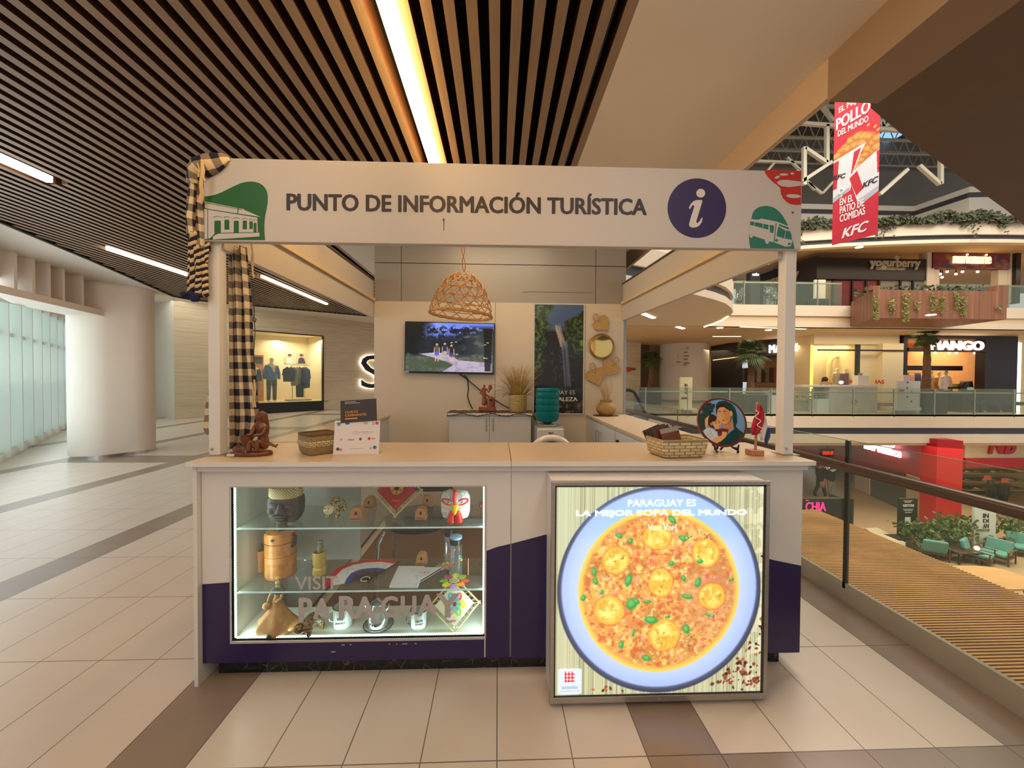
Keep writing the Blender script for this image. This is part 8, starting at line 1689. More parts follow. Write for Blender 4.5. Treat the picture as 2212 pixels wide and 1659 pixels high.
t = thing('hanging_sign', 'grey hanging board beside the tall dark sign on the upper gallery', 'sign', at(1608, 600, Y=18.5)); pbox('board', (1590, 588), (1614, 604), 18.5, .1, M('board_grey', (120, 112, 100), .5), t); pbox('white_board', (1594, 604), (1622, 612), 18.55, .1, M('board_white', (190, 184, 172), .5), t); q = at(1602, 588, Y=18.55); mb = MB(); mb.bar(q, (q.x, q.y, 7.8), .03); mb.build('hanger', GREY_STEEL, t)
rr = random.Random(8)
for i in range(20):
    px = (1594+9*rr.random()) if i < 8 else (1652+45*rr.random()); py = 628+18*rr.random(); p = at(px, py, Y=17.6+rr.random()); t = thing('chair', 'shiny metal cafe chair on the upper gallery behind the railing', 'chair', p, 'metal chairs on the upper gallery')
    mb = MB(); r = .14
    for k_ in range(3): a = rr.random()*3; mb.tube([p+Vector((r*cos(u)*cos(a), r*cos(u)*sin(a)*.6, r*sin(u)+.05*k_)) for u in [2*pi*j/12 for j in range(12)]], .014, 5, closed=True)
    mb.build('metal_back', CHROME, t); 
    mb = MB(); mb.box(p.x-.14, p.x+.14, p.y-.12, p.y+.12, p.z-.18, p.z-.15); mb.build('seat', BLACK, t)
    for sx in (-.12, .12): mb = MB(); mb.bar((p.x+sx, p.y, p.z-.15), (p.x+sx, p.y, 4.50), .02); mb.build('leg', CHROME, t)
for i, (x, y, Y_, Z_) in enumerate(((1657, 570, 17.0, 7.35), (1856, 533.5, 15.85, 6.52), (2011, 679.5, 15.3, 3.5), (1555, 708, 15.9, 3.59), (1660, 713, 17.4, 3.59))):
    p = at(x, y, Z=Z_); t = thing('downlight', ('glowing ceiling spot of the upper gallery under the kiosk beam', 'flat ceiling spot under the plant-topped gallery, beside the red banner', 'flat bright spot under the wooden planter', 'small ceiling spot near the round balcony', 'ceiling spot above the potted palm of the dark shop')[i], 'spotlight', p, 'gallery ceiling spots'); mb = MB(); mb.lathe([(.12, -.02), (.12, .0)], p, 16); mb.build('lens', M('spot_glow3', (255, 226, 190), .5, emit=7), t)
for p0, p1, lab in (((1600, 706), (1740, 711), 'long thin cove light over the potted palm'), ((1540, 727), (1600, 727), 'glowing cove light between the column and the potted palm')):
    a, b = at(*p0, Z=3.59), at(*p1, Z=3.59); t = thing('led_cove_strip', lab, 'strip light', a); mb = MB(); mb.bar(a, b, .10, .02); mb.build('diffuser', M('cove_glow', (0, 0, 0)), t)
# wooden planter balcony
PWD = NT('planter_wood'); nw = PWD.n('ShaderNodeTexNoise', i_Vector=PWD.vec((3.2, 3.2, .12)), i_Scale=2.0, i_Detail=3.0).outputs[0]; PWD.col(PWD.ramp(nw, [(.3, lin((112, 70, 46))), (.5, lin((136, 88, 60))), (.72, lin((158, 108, 76)))])); PWD.b.inputs['Roughness'].default_value = .55
wy = 13.3; A = at(1885, 690, Y=wy); Bq = at(2174, 690, Y=wy); zb0, zt0 = at(2000, 688, Y=wy).z, at(2000, 627, Y=wy).z; L0_ = at(1838, 660, Y=15.55); R0_ = at(2178, 650, Y=15.55)
t = thing('wooden_planter', 'big wood-clad planter balcony with trailing vines below the upper shops', 'planter', ((A.x+Bq.x)/2, 14.4, zb0))
mb = MB(); mb.plan([(A.x, wy), (Bq.x, wy), (Bq.x+.4, 15.55), (L0_.x, 15.55)], zb0, zt0); mb.build('wood_cladding', PWD.m, t)
mb = MB(); mb.plan([(A.x, wy), (A.x+.25, wy), (A.x+.25, wy+.3), (A.x, wy+.3)], zt0, zt0+.14); mb.plan([(Bq.x-.35, wy), (Bq.x, wy), (Bq.x+.1, wy+.6), (Bq.x-.35, wy+.3)], zt0, zt0+.22); mb.build('corner_board', PWD.m, t)
mb = MB(); mb.plan([(A.x+.4, wy+.25), (Bq.x-.35, wy+.25), (Bq.x, 15.4), (L0_.x+.3, 15.4)], zt0, zt0+.05); mb.build('soil', M('soil_dark', (50, 38, 30), .9), t)
VIN = M('vine_green', (126, 128, 56), .7, var=.3, vscale=6); DKV = M('leaf_dark', (62, 70, 36), .7, var=.3, vscale=4)
rr = random.Random(21)
def leaf(mb, p, s, rr=rr):
    a = rr.random()*6.28; b = rr.random()*2-1; d = Vector((cos(a), sin(a)*.6, b)).normalized()*s; e = Vector((-d.z, d.y*.5, d.x)).normalized()*s*.4; mb.add([p, p+d*.5+e, p+d, p+d*.5-e], [(0, 1, 2, 3)])
for px, y0, y1, w in ((1893, 640, 690, 5), (1928, 645, 677, 6), (1958, 632, 696, 6), (1982, 650, 668, 4), (2016, 632, 670, 5), (2036, 640, 676, 5), (2068, 632, 668, 4), (2083, 640, 684, 4), (2158, 660, 672, 5)):
    mb = MB()
    for i in range(int((y1-y0)*2.0)): leaf(mb, at(px+w*(rr.random()-.5)*2, y0+(y1-y0)*rr.random(), Y=wy-.04-.05*rr.random()), .075)
    mb.build('vine', VIN, t)
mb = MB()
for i in range(420): leaf(mb, Vector((A.x+.3+(Bq.x-A.x-.7)*rr.random(), wy+.3+.9*rr.random(), zt0+.05+.22*rr.random()**2)), .13)
mb.build('foliage', DKV, t)['kind'] = 'stuff'
# greenery along the top gallery
mb = MB(); 
for i in range(5200):
    x = 12.5+17*rr.random(); cl = .5+.5*sin(x*2.7)*sin(x*1.3+1); z = 7.8+(.10+.40*cl)*rr.random()
    leaf(mb, Vector((x, curveY(x)-.05-.12*rr.random(), z)), .14)
for i in range(1500):
    x = 12.5+17*rr.random(); 
    if sin(x*4.1)+sin(x*1.7) < .7: continue
    leaf(mb, Vector((x, curveY(x)-.06-.05*rr.random(), 7.8-.62*rr.random()*(.4+.6*(sin(x*9) > .2)))), .10)
stuff(mb.build('ivy', M('ivy_dark', (66, 70, 44), .8, var=.35, vscale=3)), 'dark trailing ivy along the edge of the topmost gallery', 'ivy')
p = at(1548, 345, Y=21); mb = MB()
for i in range(120): leaf(mb, p+Vector((rr.gauss(0, .3), rr.gauss(0, .2), rr.gauss(0, .18))), .2)
tag(mb.build('shrub', DKV), 'small dark shrub seen over the top edge of the sign board', 'shrub')

# =================================================================== HANGING BANNER
BL_, BR_ = at(1797, 530, Y=11.0), at(1896, 503, Y=10.1); zb2 = BL_.z; bu = Vector((BR_.x-BL_.x, BR_.y-BL_.y, 0)); bwid = bu.length; bu.normalize(); bh = 4.75
t = thing('hanging_banner', 'long red hanging KFC chicken banner in the atrium', 'banner', ((BL_.x+BR_.x)/2, (BL_.y+BR_.y)/2, zb2+bh))
W, H = 150, 640; cv = Canvas(W, H, (204, 34, 52)); n = cv.noise(3, 8, 5, 3); cv.put((n-.5)*.8, (222, 60, 72))
# measured on the banner: u across, v down (0 at top)
vt = lambda y: 1-(y)/1.0
def bz(f): return 1-f                     # f = height fraction above the lower edge
cv.poly([(.10, .0), (.30, .0), (.30, .125), (.12, .145)], (236, 232, 226)); cv.poly([(.42, 0), (.60, 0), (.60, .075), (.45, .10)], (236, 232, 226))
for x, y in ((.30, .44), (.42, .415), (.55, .405), (.68, .42), (.78, .435), (.20, .455), (.35, .455), (.5, .45), (.64, .455), (.10, .475), (.78, .50), (.90, .475), (.98, .46), (.86, .53), (.70, .535), (.62, .555), (.55, .58), (.97, .51)):
    cv.ell(x, y, .14, .028, (196, 122, 50), .3); cv.ell(x-.03, y-.008, .08, .014, (232, 170, 84), .7, .9)
def bucket(pts, stripes, band):
    cv.poly(pts, (226, 224, 226))
    for s_ in stripes: cv.poly(s_, (204, 34, 46))
    cv.poly(band, (186, 186, 196))
bucket([(.0, .495), (.72, .455), (.62, .50), (.46, .60), (.40, .70), (.0, .745)], [[(0, .505), (.13, .50), (.09, .665), (0, .67)], [(.46, .485), (.62, .475), (.44, .60), (.40, .62)]], [(0, .715), (.38, .68), (.40, .70), (0, .745)])
bucket([(.36, .62), (.52, .585), (1, .52), (1, .755), (.66, .80), (.58, .80)], [[(.37, .632), (.54, .60), (.68, .715), (.53, .745)], [(.94, .53), (1, .525), (1, .65), (.96, .655)]], [(.55, .775), (1, .725), (1, .755), (.66, .80), (.58, .80)])
for pts in ([(.20, .525), (.28, .505), (.38, .51), (.40, .535), (.37, .565), (.30, .59), (.28, .615)], [(.66, .60), (.74, .58), (.84, .585), (.86, .61), (.82, .645), (.77, .665), (.76, .685)]): pass
for x, y in ((.64, .405), (.86, .385), (.12, .44), (.92, .41), (.72, .36), (.30, .395)): cv.poly([(x, y), (x+.06, y-.008), (x+.07, y+.006), (x+.02, y+.012)], (226, 160, 70))
cv.put(np.clip(1-np.abs(cv.x-.82)*12, 0, 1)*(cv.y < .45)*.35, (236, 110, 124)) if False else None
face = cv.build('printed_cloth', paint_mat('banner_print', .6), BL_, bu, EZ, bwid, bh, t)
WB_ = M('banner_white', (238, 234, 230), .6); KB = M('banner_black', (40, 34, 42), .6); fn = bu.cross(EZ)
def btxt(s_, u0, u1, f0, f1, mat, nm, bold=.03, shear=0.0, skew=0.0):
    mb = MB(); mb.text(s_, BL_+fn*.004, bu, EZ, u0*bwid, u1*bwid, f0*bh, f1*bh, .004, bold=bold, shear=shear)
    if skew: mb.v = [(v[0], v[1], v[2]+skew*((Vector(v)-BL_).dot(bu)-u0*bwid)) for v in mb.v]
    mb.build(nm, mat, face)
# heights: pixel rows of the banner at its middle
def fz(px, py): # returns u, f
    d = at(px, py, Y=10.0)-Vector((0, 0, CAM_H)); det = d.x*(-bu.y)+bu.x*d.y; k_ = (BL_.x*(-bu.y)+bu.x*BL_.y)/det; p = Vector((0, 0, CAM_H))+d*k_; return (p-BL_).xy.dot(bu.xy)/bwid, (p.z-zb2)/bh
def bt(s_, p0, p1, hpx, mat, nm, bold=.03, shear=0.0):
    """p0, p1: ends of the base line in the photograph"""
    u0, f0 = fz(*p0); u1, f1 = fz(*p1); _, ft = fz(p0[0], p0[1]-hpx); btxt(s_, u0, u1, f0, f0+(ft-f0), mat, nm, bold, shear, (f1-f0)*bh/((u1-u0)*bwid))
bt('EL MEJOR', (1812, 249), (1872, 212), 16, WB_, 'slogan_lettering'); bt('POLLO', (1806, 283), (1880, 240), 25, WB_, 'slogan_lettering', .05); bt('DEL MUNDO', (1810, 296), (1876, 262), 13, WB_, 'slogan_lettering')
bt('EN EL', (1814, 445), (1843, 434), 15, WB_, 'place_lettering', .04); bt('PATIO DE', (1814, 463), (1867, 445), 16, WB_, 'place_lettering', .04); bt('COMIDAS', (1814, 481), (1869, 463), 16, WB_, 'place_lettering', .04)
bt('KFC', (1821, 515), (1874, 498), 21, WB_, 'brand_lettering', .05, .25); bt('KFC', (1800, 390), (1826, 384), 10, KB, 'bucket_lettering', .05, .2); bt('KFC', (1864, 407), (1896, 392), 12, KB, 'bucket_lettering', .05, .2)
u, f = fz(1818, 414); c_ = BL_+bu*u*bwid+EZ*f*bh+fn*.005; mb = MB(); mb.tube([c_+bu*.055*cos(a)+EZ*.07*sin(a) for a in [2*pi*i/20 for i in range(20)]], .022, 6, closed=True); mb.prism([c_+bu*-.06-EZ*.05, c_+bu*.06-EZ*.05, c_-EZ*.17], fn*.004); mb.build('map_pin', WB_, face)
mb = MB(); mb.bar(BL_+EZ*bh, BL_+bu*bwid+EZ*bh, .04); mb.build('top_rod', ALU, t)
for u in (.1, .9): mb = MB(); p = BL_+bu*bwid*u+EZ*bh; mb.tube([p, (p.x, p.y, 16.4)], .008, 5); mb.build('wire', GREY_STEEL, t)

# =================================================================== LOWER FLOOR
LZ0 = -4.6
t = thing('slatted_canopy', 'wood-slatted roof of the stall on the floor below, beyond the near railing', 'canopy', (7, 6, LZ0)); cz = -1.90; cx0, cx1, cy0, cy1 = 5.75, 8.22, 2.05, 9.7
SLW = M('canopy_slat', (206, 152, 92), .55, var=.22, vscale=1.3, stretch=(.6, 1, 1)); mb = MB(); y = cy0
while y < cy1: mb.box(cx0-.06*(int(y/.056) % 2), cx1+.03, y, y+.027, cz-.05, cz); y += .056
mb.build('slats', SLW, t); mb = MB()
for x in (cx0+.1, (cx0+cx1)/2, cx1-.15): mb.box(x-.06, x+.06, cy0, cy1, cz-.25, cz-.05)
mb.box(cx0, cx0+.05, cy0, cy1, cz-.4, cz-.05); mb.box(cx0, cx1, cy0, cy1, cz-.12, cz-.10); mb.build('beam', M('canopy_beam', (46, 32, 24), .6), t)  # beams, plus an added dark sheet that paints shade into the slat gaps
for x in (cx0+.1, cx1-.15):
    for y in (cy0+.2, cy1-.2): mb = MB(); mb.box(x-.06, x+.06, y-.06, y+.06, LZ0, cz-.05); mb.build('post', M('canopy_beam', (0, 0, 0)), t)
t = thing('stall_sign', 'black stall board with pink CHIA letters beyond the slatted roof', 'sign', at(1790, 1130, Y=9.9)); pbox('board', (1700, 1078), (1838, 1150), 9.85, .15, M('board_black', (24, 20, 20), .35), t); pbox('board_end', (1826, 1078), (1843, 1155), 9.80, .5, BLACK, t)
a, b = at(1739, 1104, Y=9.84), at(1783, 1084, Y=9.84); mb = MB(); mb.text('CHIA', (0, 9.835, 0), EX, EZ, a.x, b.x, a.z, b.z, .02, bold=.02); mb.build('lettering', M('pink_glow', (236, 60, 150), .5, emit=.9), t)
mb = MB(); p = at(1740, 1082, Y=9.84); mb.prism([p, p+EX*.05+EZ*.03, p+EX*.1, p+EX*.05+EZ*.015], (0, -.02, 0)); mb.build('accent_mark', M('pink_glow', (0, 0, 0)), t)
REDW = M('red_wall', (176, 24, 28), .4); 
def lbox(name, p0, p1, Y, d, mat, parent=None, **k): return pbox(name, p0, p1, Y, d, mat, parent, **k)
# red pier, red shop front running away to the far corner
pa = at(2020, 1138, Z=LZ0); pb = at(2076, 1146, Z=LZ0); pcn = at(1985, 1126, Z=LZ0)
mb = MB(); mb.plan([(pcn.x, pcn.y), (pa.x, pa.y), (pb.x, pb.y), (pb.x+.3, pb.y+1.5), (pcn.x+1.9, pcn.y+1.5)], LZ0, -.98); struct(mb.build('wall_red_pier', REDW))
W0, W1 = at(1985, 1126, Z=LZ0), at(1745, 1012, Z=LZ0); wd = (W1-W0).normalized(); wn = Vector((-wd.y, wd.x, 0)); wn = wn if wn.dot(W0) > 0 else -wn
def wq(px, py, off=0.0):
    d = at(px, py, Y=10.0)-Vector((0, 0, CAM_H)); o = W0+wn*off; det = d.x*(-wd.y)+wd.x*d.y; k_ = (o.x*(-wd.y)+wd.x*o.y)/det; return Vector((0, 0, CAM_H))+d*k_
def wquad(pts, th=.08, off=0.0): mb = MB(); mb.prism([wq(x, y, off) for x, y in pts], wn*th); return mb
struct(wquad([(1700, 930), (1990, 948), (1990, 1030), (1985, 1028), (1700, 980)]).build('wall_red_front', REDW))
struct(wquad([(1690, 975), (1990, 1025), (1990, 1140), (1690, 1010)], .05, 1.2).build('wall_red_shop_inside', M('inside_grey_tan', (150, 134, 108), .6, var=.1, vscale=.6)))
for i, (pts, m_, nm) in enumerate((([(1846, 1012), (1878, 1018), (1878, 1075), (1846, 1062)], CREAM, 'cream'), ([(1880, 1000), (1955, 1022), (1955, 1108), (1880, 1078)], M('grey_glass', (92, 92, 84), .2), 'glass'), ([(1957, 1024), (2018, 1046), (2018, 1130), (1957, 1106)], M('tile_cream', (196, 180, 140), .4, var=.1, vscale=2), 'tiles'))): mb = wquad(pts, .05, .3); trim(mb, m_)
t = thing('shop_sign', 'glowing white new balance sign over the red shop entrance below', 'sign', wq(1905, 975, -.1)); a, b = wq(1948, 990, -.12), wq(1868, 969, -.12); ux = (a-b); L_ = ux.length; ux.normalize()
SG = M('sign_glow_cool', (240, 244, 255), .5, emit=3); mb = MB(); mb.text('new balance', b-EZ*.0, ux, (EZ-ux*EZ.dot(ux)).normalized(), 0, L_, 0, .42, .04, bold=.04); mb.build('lettering', SG, t)
mb = MB(); a, b = wq(1935, 966, -.12), wq(1890, 958, -.12); u2 = (a-b).normalized(); uz2 = (EZ-u2*EZ.dot(u2)).normalized(); LL = (a-b).length; mb.text('NB', b-uz2*.12, u2, uz2, 0, LL, 0, .62, .04, bold=.06, shear=.3)
mb.build('emblem_letters', SG, t); 
mb = MB()
for k_ in range(3): p = wq(1876+k_*4, 957+k_*4.5, -.12); mb.bar(p, p+u2*.55, .03, .05)
mb.build('speed_stroke', SG, t)
# right-hand shop bay seen past the red pier
rx = at(2078, 1100, Y=16.5)
mb = MB(); mb.box(rx.x, 40, 16.4, 16.6, at(2150, 1010, Y=16.4).z, at(2150, 990, Y=16.4).z); struct(mb.build('wall_red_lintel', REDW)); mb = MB(); mb.box(rx.x, 40, 16.45, 16.6, at(2150, 990, Y=16.4).z, -1.1); trim(mb, M('tile_panel_cream', (196, 180, 148), .5, var=.04))
t = thing('wall_logo', 'large red slanted N logo on the cream tiles below the gallery edge', 'sign', at(2165, 975, Y=16.4)); mb = MB(); a, b = at(2138, 981, Y=16.42), at(2196, 956, Y=16.42); mb.text('NB', (0, 16.42, 0), EX, EZ, a.x, b.x, a.z, b.z+.3, .03, bold=.07, shear=.25); mb.build('emblem', REDW, t)
mb = MB(); mb.box(rx.x, 40, 20.5, 20.6, LZ0, -1.1); struct(mb.build('wall_shoe_shop', M('shoe_wall', (196, 160, 96), .6, var=.06)))
rr = random.Random(31); scl = [(214, 196, 160), (176, 120, 80), (90, 70, 60), (226, 216, 196), (196, 90, 60), (120, 110, 90)]
for r_i, y in enumerate((1016, 1034, 1052, 1070)):
    a = at(2085, y+6, Y=19.6); b = at(2230, y+8, Y=19.6); t = thing('shoe_shelf', 'narrow shelf of shoes inside the red shop, %s from the top' % ('first', 'second', 'third', 'fourth', 'fifth')[r_i], 'shelf', a, 'shoe shelves'); mb = MB(); mb.box(a.x, b.x, 19.5, 19.9, a.z-.03, a.z); mb.build('board', M('shelf_tan', (206, 176, 120), .6), t)
    mb = MB(); mb.box(a.x, b.x, 19.9, 20.5, a.z-.03, a.z-.01); mb.build('bracket', GREY_STEEL, t)
    for i in range(7):
        p = Vector((a.x+.25+i*.48, 19.68, a.z)); ts = thing('shoe', 'sports shoe on the %s shelf of the red shop' % ('first', 'second', 'third', 'fourth', 'fifth')[r_i], 'shoe', p, 'shoes on the %s shelf' % ('first', 'second', 'third', 'fourth', 'fifth')[r_i]); mb = MB(); mb.loft([[p+Vector((xx+.0, w*cos(2*pi*k_/10), .01+h+h*sin(2*pi*k_/10))) for k_ in range(10)] for xx, w, h in ((-.15, .03, .03), (-.1, .05, .06), (0, .05, .045), (.1, .045, .03), (.16, .02, .015))]); mb.build('upper', M('shoe_%d' % ((i+r_i) % 6), scl[(i+r_i) % 6], .6), ts, smooth=True)
for px, pf, pt_, lab in ((2165, 1115, 1030, 'dark display figure with orange cap tag inside the red shoe shop'), (2140, 1112, 1030, 'second dark display figure inside the red shoe shop')):
    simple_figure(px, pf, pt_, 17.6, lab, C_('shop_black_top', (30, 28, 30)), C_('shop_black_pants', (26, 24, 26)), 'shoe shop figures', head=M('figure_grey', (70, 64, 60), .5))
for px, py, lab in ((2134, 1032, 'small orange price card above the shoe shelves'), (2172, 1038, 'larger orange price card above the shoe shelves')): t = thing('price_card', lab, 'card', at(px, py, Y=17.3), 'orange price cards'); pbox('card', (px-7, py-5), (px+7, py+5), 17.3, .02, M('orange_card', (226, 90, 50), .5), t); pbox('stem', (px-.5, py+5), (px+.5, 1115), 17.31, .02, GREY_STEEL, t)
# red clock with LED digits
t = thing('led_clock', 'black board with red LED digits near the far lower corner', 'clock', at(1790, 978, Y=18.0)); pbox('board', (1774, 970), (1802, 988), 18.0, .1, M('board_black', (0, 0, 0)), t); a, b = at(1777, 982, Y=17.99), at(1800, 975, Y=17.99); mb = MB(); mb.text('09:13 37', (0, 17.99, 0), EX, EZ, a.x, b.x, a.z, b.z, .01, bold=.03); mb.build('digits', M('led_red', (255, 30, 16), .5, emit=3), t)
mb = MB(); mb.bar(at(1788, 970, Y=18.05), (at(1788, 970, Y=18.05).x, 18.05, -1.1), .04); mb.build('hanger', GREY_STEEL, t)
# two people walking
def walker(px, pyf, pyt, label, jacket, pants, hair, step):
    b = at(px, pyf, Z=LZ0); Y = b.y; h = at(px, pyt, Y=Y).z-b.z; t = thing('person', label, 'person', b, 'people walking on the lower floor'); S = h
    J = [(0, 0, .52), (0, 0, .64), (0, -.01, .76), (0, -.01, .83), (0, -.01, .86), (0, -.02, .93), (0, -.02, .98), (.11, 0, .80), (.14, .05, .64), (.12, -.02, .50), (-.11, 0, .80), (-.14, -.05, .64), (-.12, -.10, .52), (.05, -step*.4, .28), (.06, -step, .04), (.06, -step-.06, .02), (-.05, step*.3, .28), (-.06, step+.04, .05), (-.06, step, .02)]
    skin('body', [b+Vector(p)*S for p in J], [(0, 1), (1, 2), (2, 3), (3, 4), (4, 5), (5, 6), (2, 7), (7, 8), (8, 9), (2, 10), (10, 11), (11, 12), (0, 13), (13, 14), (14, 15), (0, 16), (16, 17), (17, 18)], [r*S for r in (.085, .075, .09, .05, .028, .05, .04, .04, .032, .02, .04, .032, .02, .045, .028, .02, .045, .028, .02)], M('skin_tan', (0, 0, 0)), t)
    mb = MB(); garment(mb, b, S, 0, [(.46, .10, .085), (.56, .105, .09), (.70, .12, .085), (.79, .12, .07), (.83, .06, .05)])
    for P_ in (((.10, 0, .80), (.145, .05, .64), (.125, -.02, .51)), ((-.10, 0, .80), (-.145, -.05, .64), (-.125, -.10, .53))): mb.tube([b+Vector(p)*S for p in P_], [.045*S, .042*S, .03*S], 10)
    mb.build('jacket', jacket, t, smooth=True, angle=60); mb = MB(); garment(mb, b, S, 0, [(.44, .09, .08), (.53, .10, .085)])
    for P_ in (((.05, 0, .50), (.052, -step*.4, .28), (.06, -step, .05)), ((-.05, 0, .50), (-.052, step*.3, .28), (-.06, step+.04, .06))): mb.tube([b+Vector(p)*S for p in P_], [.06*S, .046*S, .036*S], 10)
    mb.build('trousers', pants, t, smooth=True, angle=60); mb = MB(); mb.ball(b+Vector((0, .005, .945))*S, (.06*S, .066*S, .062*S), 14, 8); mb.build('hair', hair, t, smooth=True)
    for P_ in ((.06, -step-.03, .02), (-.06, step+.01, .025)): mb = MB(); mb.ball(b+Vector(P_)*S, (.03*S, .07*S, .025*S), 10, 6); mb.build('shoe', BLACK, t, smooth=True)
walker(1772, 1073, 995, 'person in dark jacket and black trousers walking on the floor below', C_('jacket_black', (28, 30, 36)), C_('trousers_black', (24, 24, 28)), M('hair_dark', (30, 24, 22), .6), .10)
walker(1793, 1072, 1000, 'person in dark jacket and pale grey trousers walking on the floor below', C_('jacket_navy', (34, 36, 44)), C_('trousers_grey', (150, 148, 144)), M('hair_dark', (0, 0, 0)), -.09)
# totems below
b = at(1962, 1166, Z=LZ0); t = thing('totem_sign', 'black upright totem with white print on the lower floor', 'sign', b); Yt = b.y; pbox('panel', (1943, 1077), (1981, 1160), Yt, .08, M('totem_black', (26, 27, 24), .4), t, .01); mb = MB(); mb.box(b.x-.55, b.x+.35, Yt-.2, Yt+.4, LZ0, LZ0+.06); mb.build('foot', BLACK, t); WI = M('ink_white', (206, 206, 196), .5)
a, c_ = at(1950, 1095, Y=Yt), at(1974, 1089, Y=Yt); mb = MB(); mb.text('GERTONI', (0, Yt-.001, 0), EX, EZ, a.x, c_.x, a.z, c_.z, .004, bold=.04); mb.build('lettering', WI, t)
for x0, x1, y in ((1952, 1971, 1082), (1954, 1968, 1085), (1951, 1973, 1100), (1953, 1971, 1103), (1955, 1969, 1107), (1956, 1966, 1133), (1952, 1972, 1140), (1954, 1970, 1144)): pbox('print_line', (x0, y-.5), (x1, y+.5), Yt-.003, .004, WI, t)
pbox('white_square', (1955, 1117), (1967, 1129), Yt-.003, .004, WI, t)
b = at(2128, 1192, Z=LZ0); t = thing('totem_sign', 'white upright totem reading INDIAN on the lower floor among plants', 'sign', b); Yt = b.y; pbox('panel', (2106, 1089), (2150, 1190), Yt, .08, M('totem_pale', (196, 206, 200), .5), t, .01); IK = M('ink_black', (40, 40, 44), .5)
for s_, y0, y1 in (('IN', 1109, 1119), ('DI', 1121, 1129), ('AN', 1131, 1141)): a, c_ = at(2123, y1, Y=Yt), at(2136, y0, Y=Yt); mb = MB(); mb.text(s_, (0, Yt-.002, 0), EX, EZ, a.x, c_.x, a.z, c_.z, .004, bold=.06); mb.build('lettering', IK, t)
pbox('dark_bar', (2108, 1143), (2138, 1148), Yt-.004, .005, M('bar_grey', (110, 110, 104), .5), t); mb = MB(); p = at(2126, 1166, Y=Yt-.003); mb.prism([p+Vector((x, 0, z)) for x, z in ((-.28, -.05), (-.1, .03), (.05, .12), (.16, .03), (.3, .0), (.25, -.2), (-.25, -.22))], (0, -.003, 0)); mb.build('soft_print', M('print_mist', (150, 160, 152), .6), t); mb = MB(); mb.prism([p+Vector((x, -.004, z)) for x, z in ((-.05, 0), (.03, .08), (.1, .0), (.02, -.06))], (0, -.003, 0)); mb.build('dark_print', IK, t)
# armchairs, table, plants
TEAL = M('teal_cushion', (92, 150, 140), .8, var=.1); CHW = M('chair_wood', (92, 60, 38), .5)
def armchair(px, py, rz, label):
    p = at(px, py, Z=LZ0); t = thing('armchair', label, 'armchair', p, 'teal armchairs below'); t.location = (0, 0, 0); q = Matrix.Rotation(-.25, 3, 'X')
    mb = MB(); mb.box(-.40, .40, -.38, .38, .32, .46); mb.build('seat_cushion', TEAL, t, bevel=.05); mb = MB(); mb.obox((0, .42, .66), (.80, .14, .50), q); mb.build('back_cushion', TEAL, t, bevel=.05)
    for sx in (-1, 1):
        mb = MB(); mb.box(sx*.46-.04, sx*.46+.04, -.42, .45, .58, .62); mb.build('armrest', CHW, t, bevel=.01)
        for y in (-.36, .40): mb = MB(); mb.bar((sx*.46, y, .0), (sx*.46, y, .60), .045); mb.build('leg', CHW, t)
    mb = MB(); mb.box(-.46, .46, -.40, .40, .26, .31); mb.build('seat_frame', CHW, t); t.location = p; t.rotation_euler = (0, 0, rz); t.scale = (.76,)*3; return t
armchair(2115, 1216, .5, 'teal armchair with wooden arms near the black low table'); armchair(2150, 1212, -1.2, 'teal armchair turned sideways beside the white totem'); armchair(2212, 1200, -.6, 'teal armchair at the picture edge beside the plant'); armchair(2010, 1203, 2.6, 'teal armchair partly hidden by the slatted roof')
b = at(2140, 1300, Z=LZ0); tp_ = at(2130, 1246, Z=LZ0+.75); t = thing('dining_table', 'large rounded pale wood table with black legs on the lower floor', 'table', (tp_.x, tp_.y, LZ0)); n = 40
mb = MB(); mb.plan([(tp_.x+1.08*np.sign(cos(2*pi*i/n))*abs(cos(2*pi*i/n))**.6, tp_.y+.62*np.sign(sin(2*pi*i/n))*abs(sin(2*pi*i/n))**.6) for i in range(n)], LZ0+.71, LZ0+.75); mb.build('table_top', M('table_wood', (206, 156, 92), .45, var=.1, vscale=3, stretch=(.4, 2, 1)), t)
for sx, sy in ((-.75, -.4), (.75, -.4), (-.75, .4), (.75, .4)): mb = MB(); mb.bar((tp_.x+sx, tp_.y+sy, LZ0), (tp_.x+sx*.8, tp_.y+sy*.8, LZ0+.71), .06); mb.build('leg', BLACK, t)
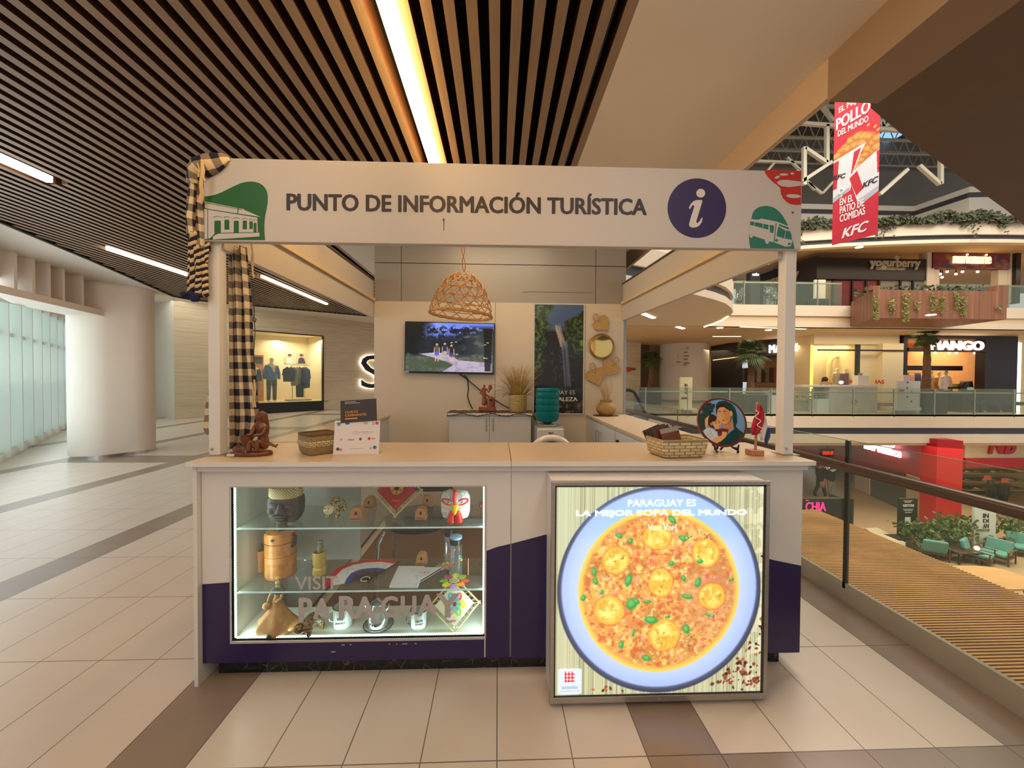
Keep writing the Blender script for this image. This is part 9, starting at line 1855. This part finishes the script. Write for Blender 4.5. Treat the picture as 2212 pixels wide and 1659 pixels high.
b = at(2080, 1212, Z=LZ0); t = thing('low_table', 'dark low table between the teal armchairs', 'table', b); mb = MB(); mb.box(b.x-.5, b.x+.4, b.y-.3, b.y+.3, LZ0+.36, LZ0+.40); mb.build('table_top', M('low_table_dark', (60, 44, 34), .5), t, bevel=.01)
for sx in (-.45, .35):
    for sy in (-.25, .25): mb = MB(); mb.bar((b.x+sx, b.y+sy, LZ0), (b.x+sx, b.y+sy, LZ0+.36), .04); mb.build('leg', BLACK, t)
for i, (px, py, s_) in enumerate(((1985, 1190, .5), (2025, 1196, .62), (2052, 1192, .7), (2078, 1186, .7), (2186, 1184, .62))):
    b = at(px, py, Z=LZ0); t = thing('leafy_plant', 'leafy green plant in a low trough, %s from the black totem' % ('first', 'second', 'third', 'fourth', 'fifth')[i], 'plant', b, 'plants on the lower floor'); mb = MB(); mb.box(b.x-.3, b.x+.3, b.y-.18, b.y+.18, LZ0, LZ0+.3); mb.build('trough', M('trough_brown', (70, 52, 38), .6), t); mb = MB()
    for k_ in range(220): leaf(mb, b+Vector((rr.gauss(0, .28), rr.gauss(0, .2), .45+s_*rr.random())), .15, rr)
    mb.build('foliage', M('plant_green', (84, 104, 52), .7, var=.3, vscale=3), t); mb = MB()
    for k_ in range(6): mb.tube([b+Vector((rr.gauss(0, .05), 0, .28)), b+Vector((rr.gauss(0, .25), rr.gauss(0, .1), .5+s_*.8))], .010, 4)
    mb.build('stems', M('plant_stem', (84, 70, 46), .8), t)
b = at(2110, 1184, Z=LZ0+.5); t = thing('small_lamp', 'small glowing lamp among the plants behind the teal chairs', 'lamp', b); mb = MB(); mb.ball(b, .07, 10, 8); mb.build('bulb', M('lamp_warm', (255, 220, 150), .5, emit=6), t, smooth=True); mb = MB(); mb.bar(b, (b.x, b.y, LZ0), .03); mb.build('stand', BLACK, t)
b = at(1905, 1150, Z=LZ0); mb = MB(); mb.prism([at(x, y, Z=LZ0+.02) for x, y in ((1868, 1142), (1895, 1141), (1965, 1178), (1990, 1205), (1960, 1205))], (0, 0, .03)); tag(mb.build('floor_mat', M('mat_pale', (206, 196, 166), .7)), 'pale floor mat strip beside the black totem on the lower floor', 'mat')
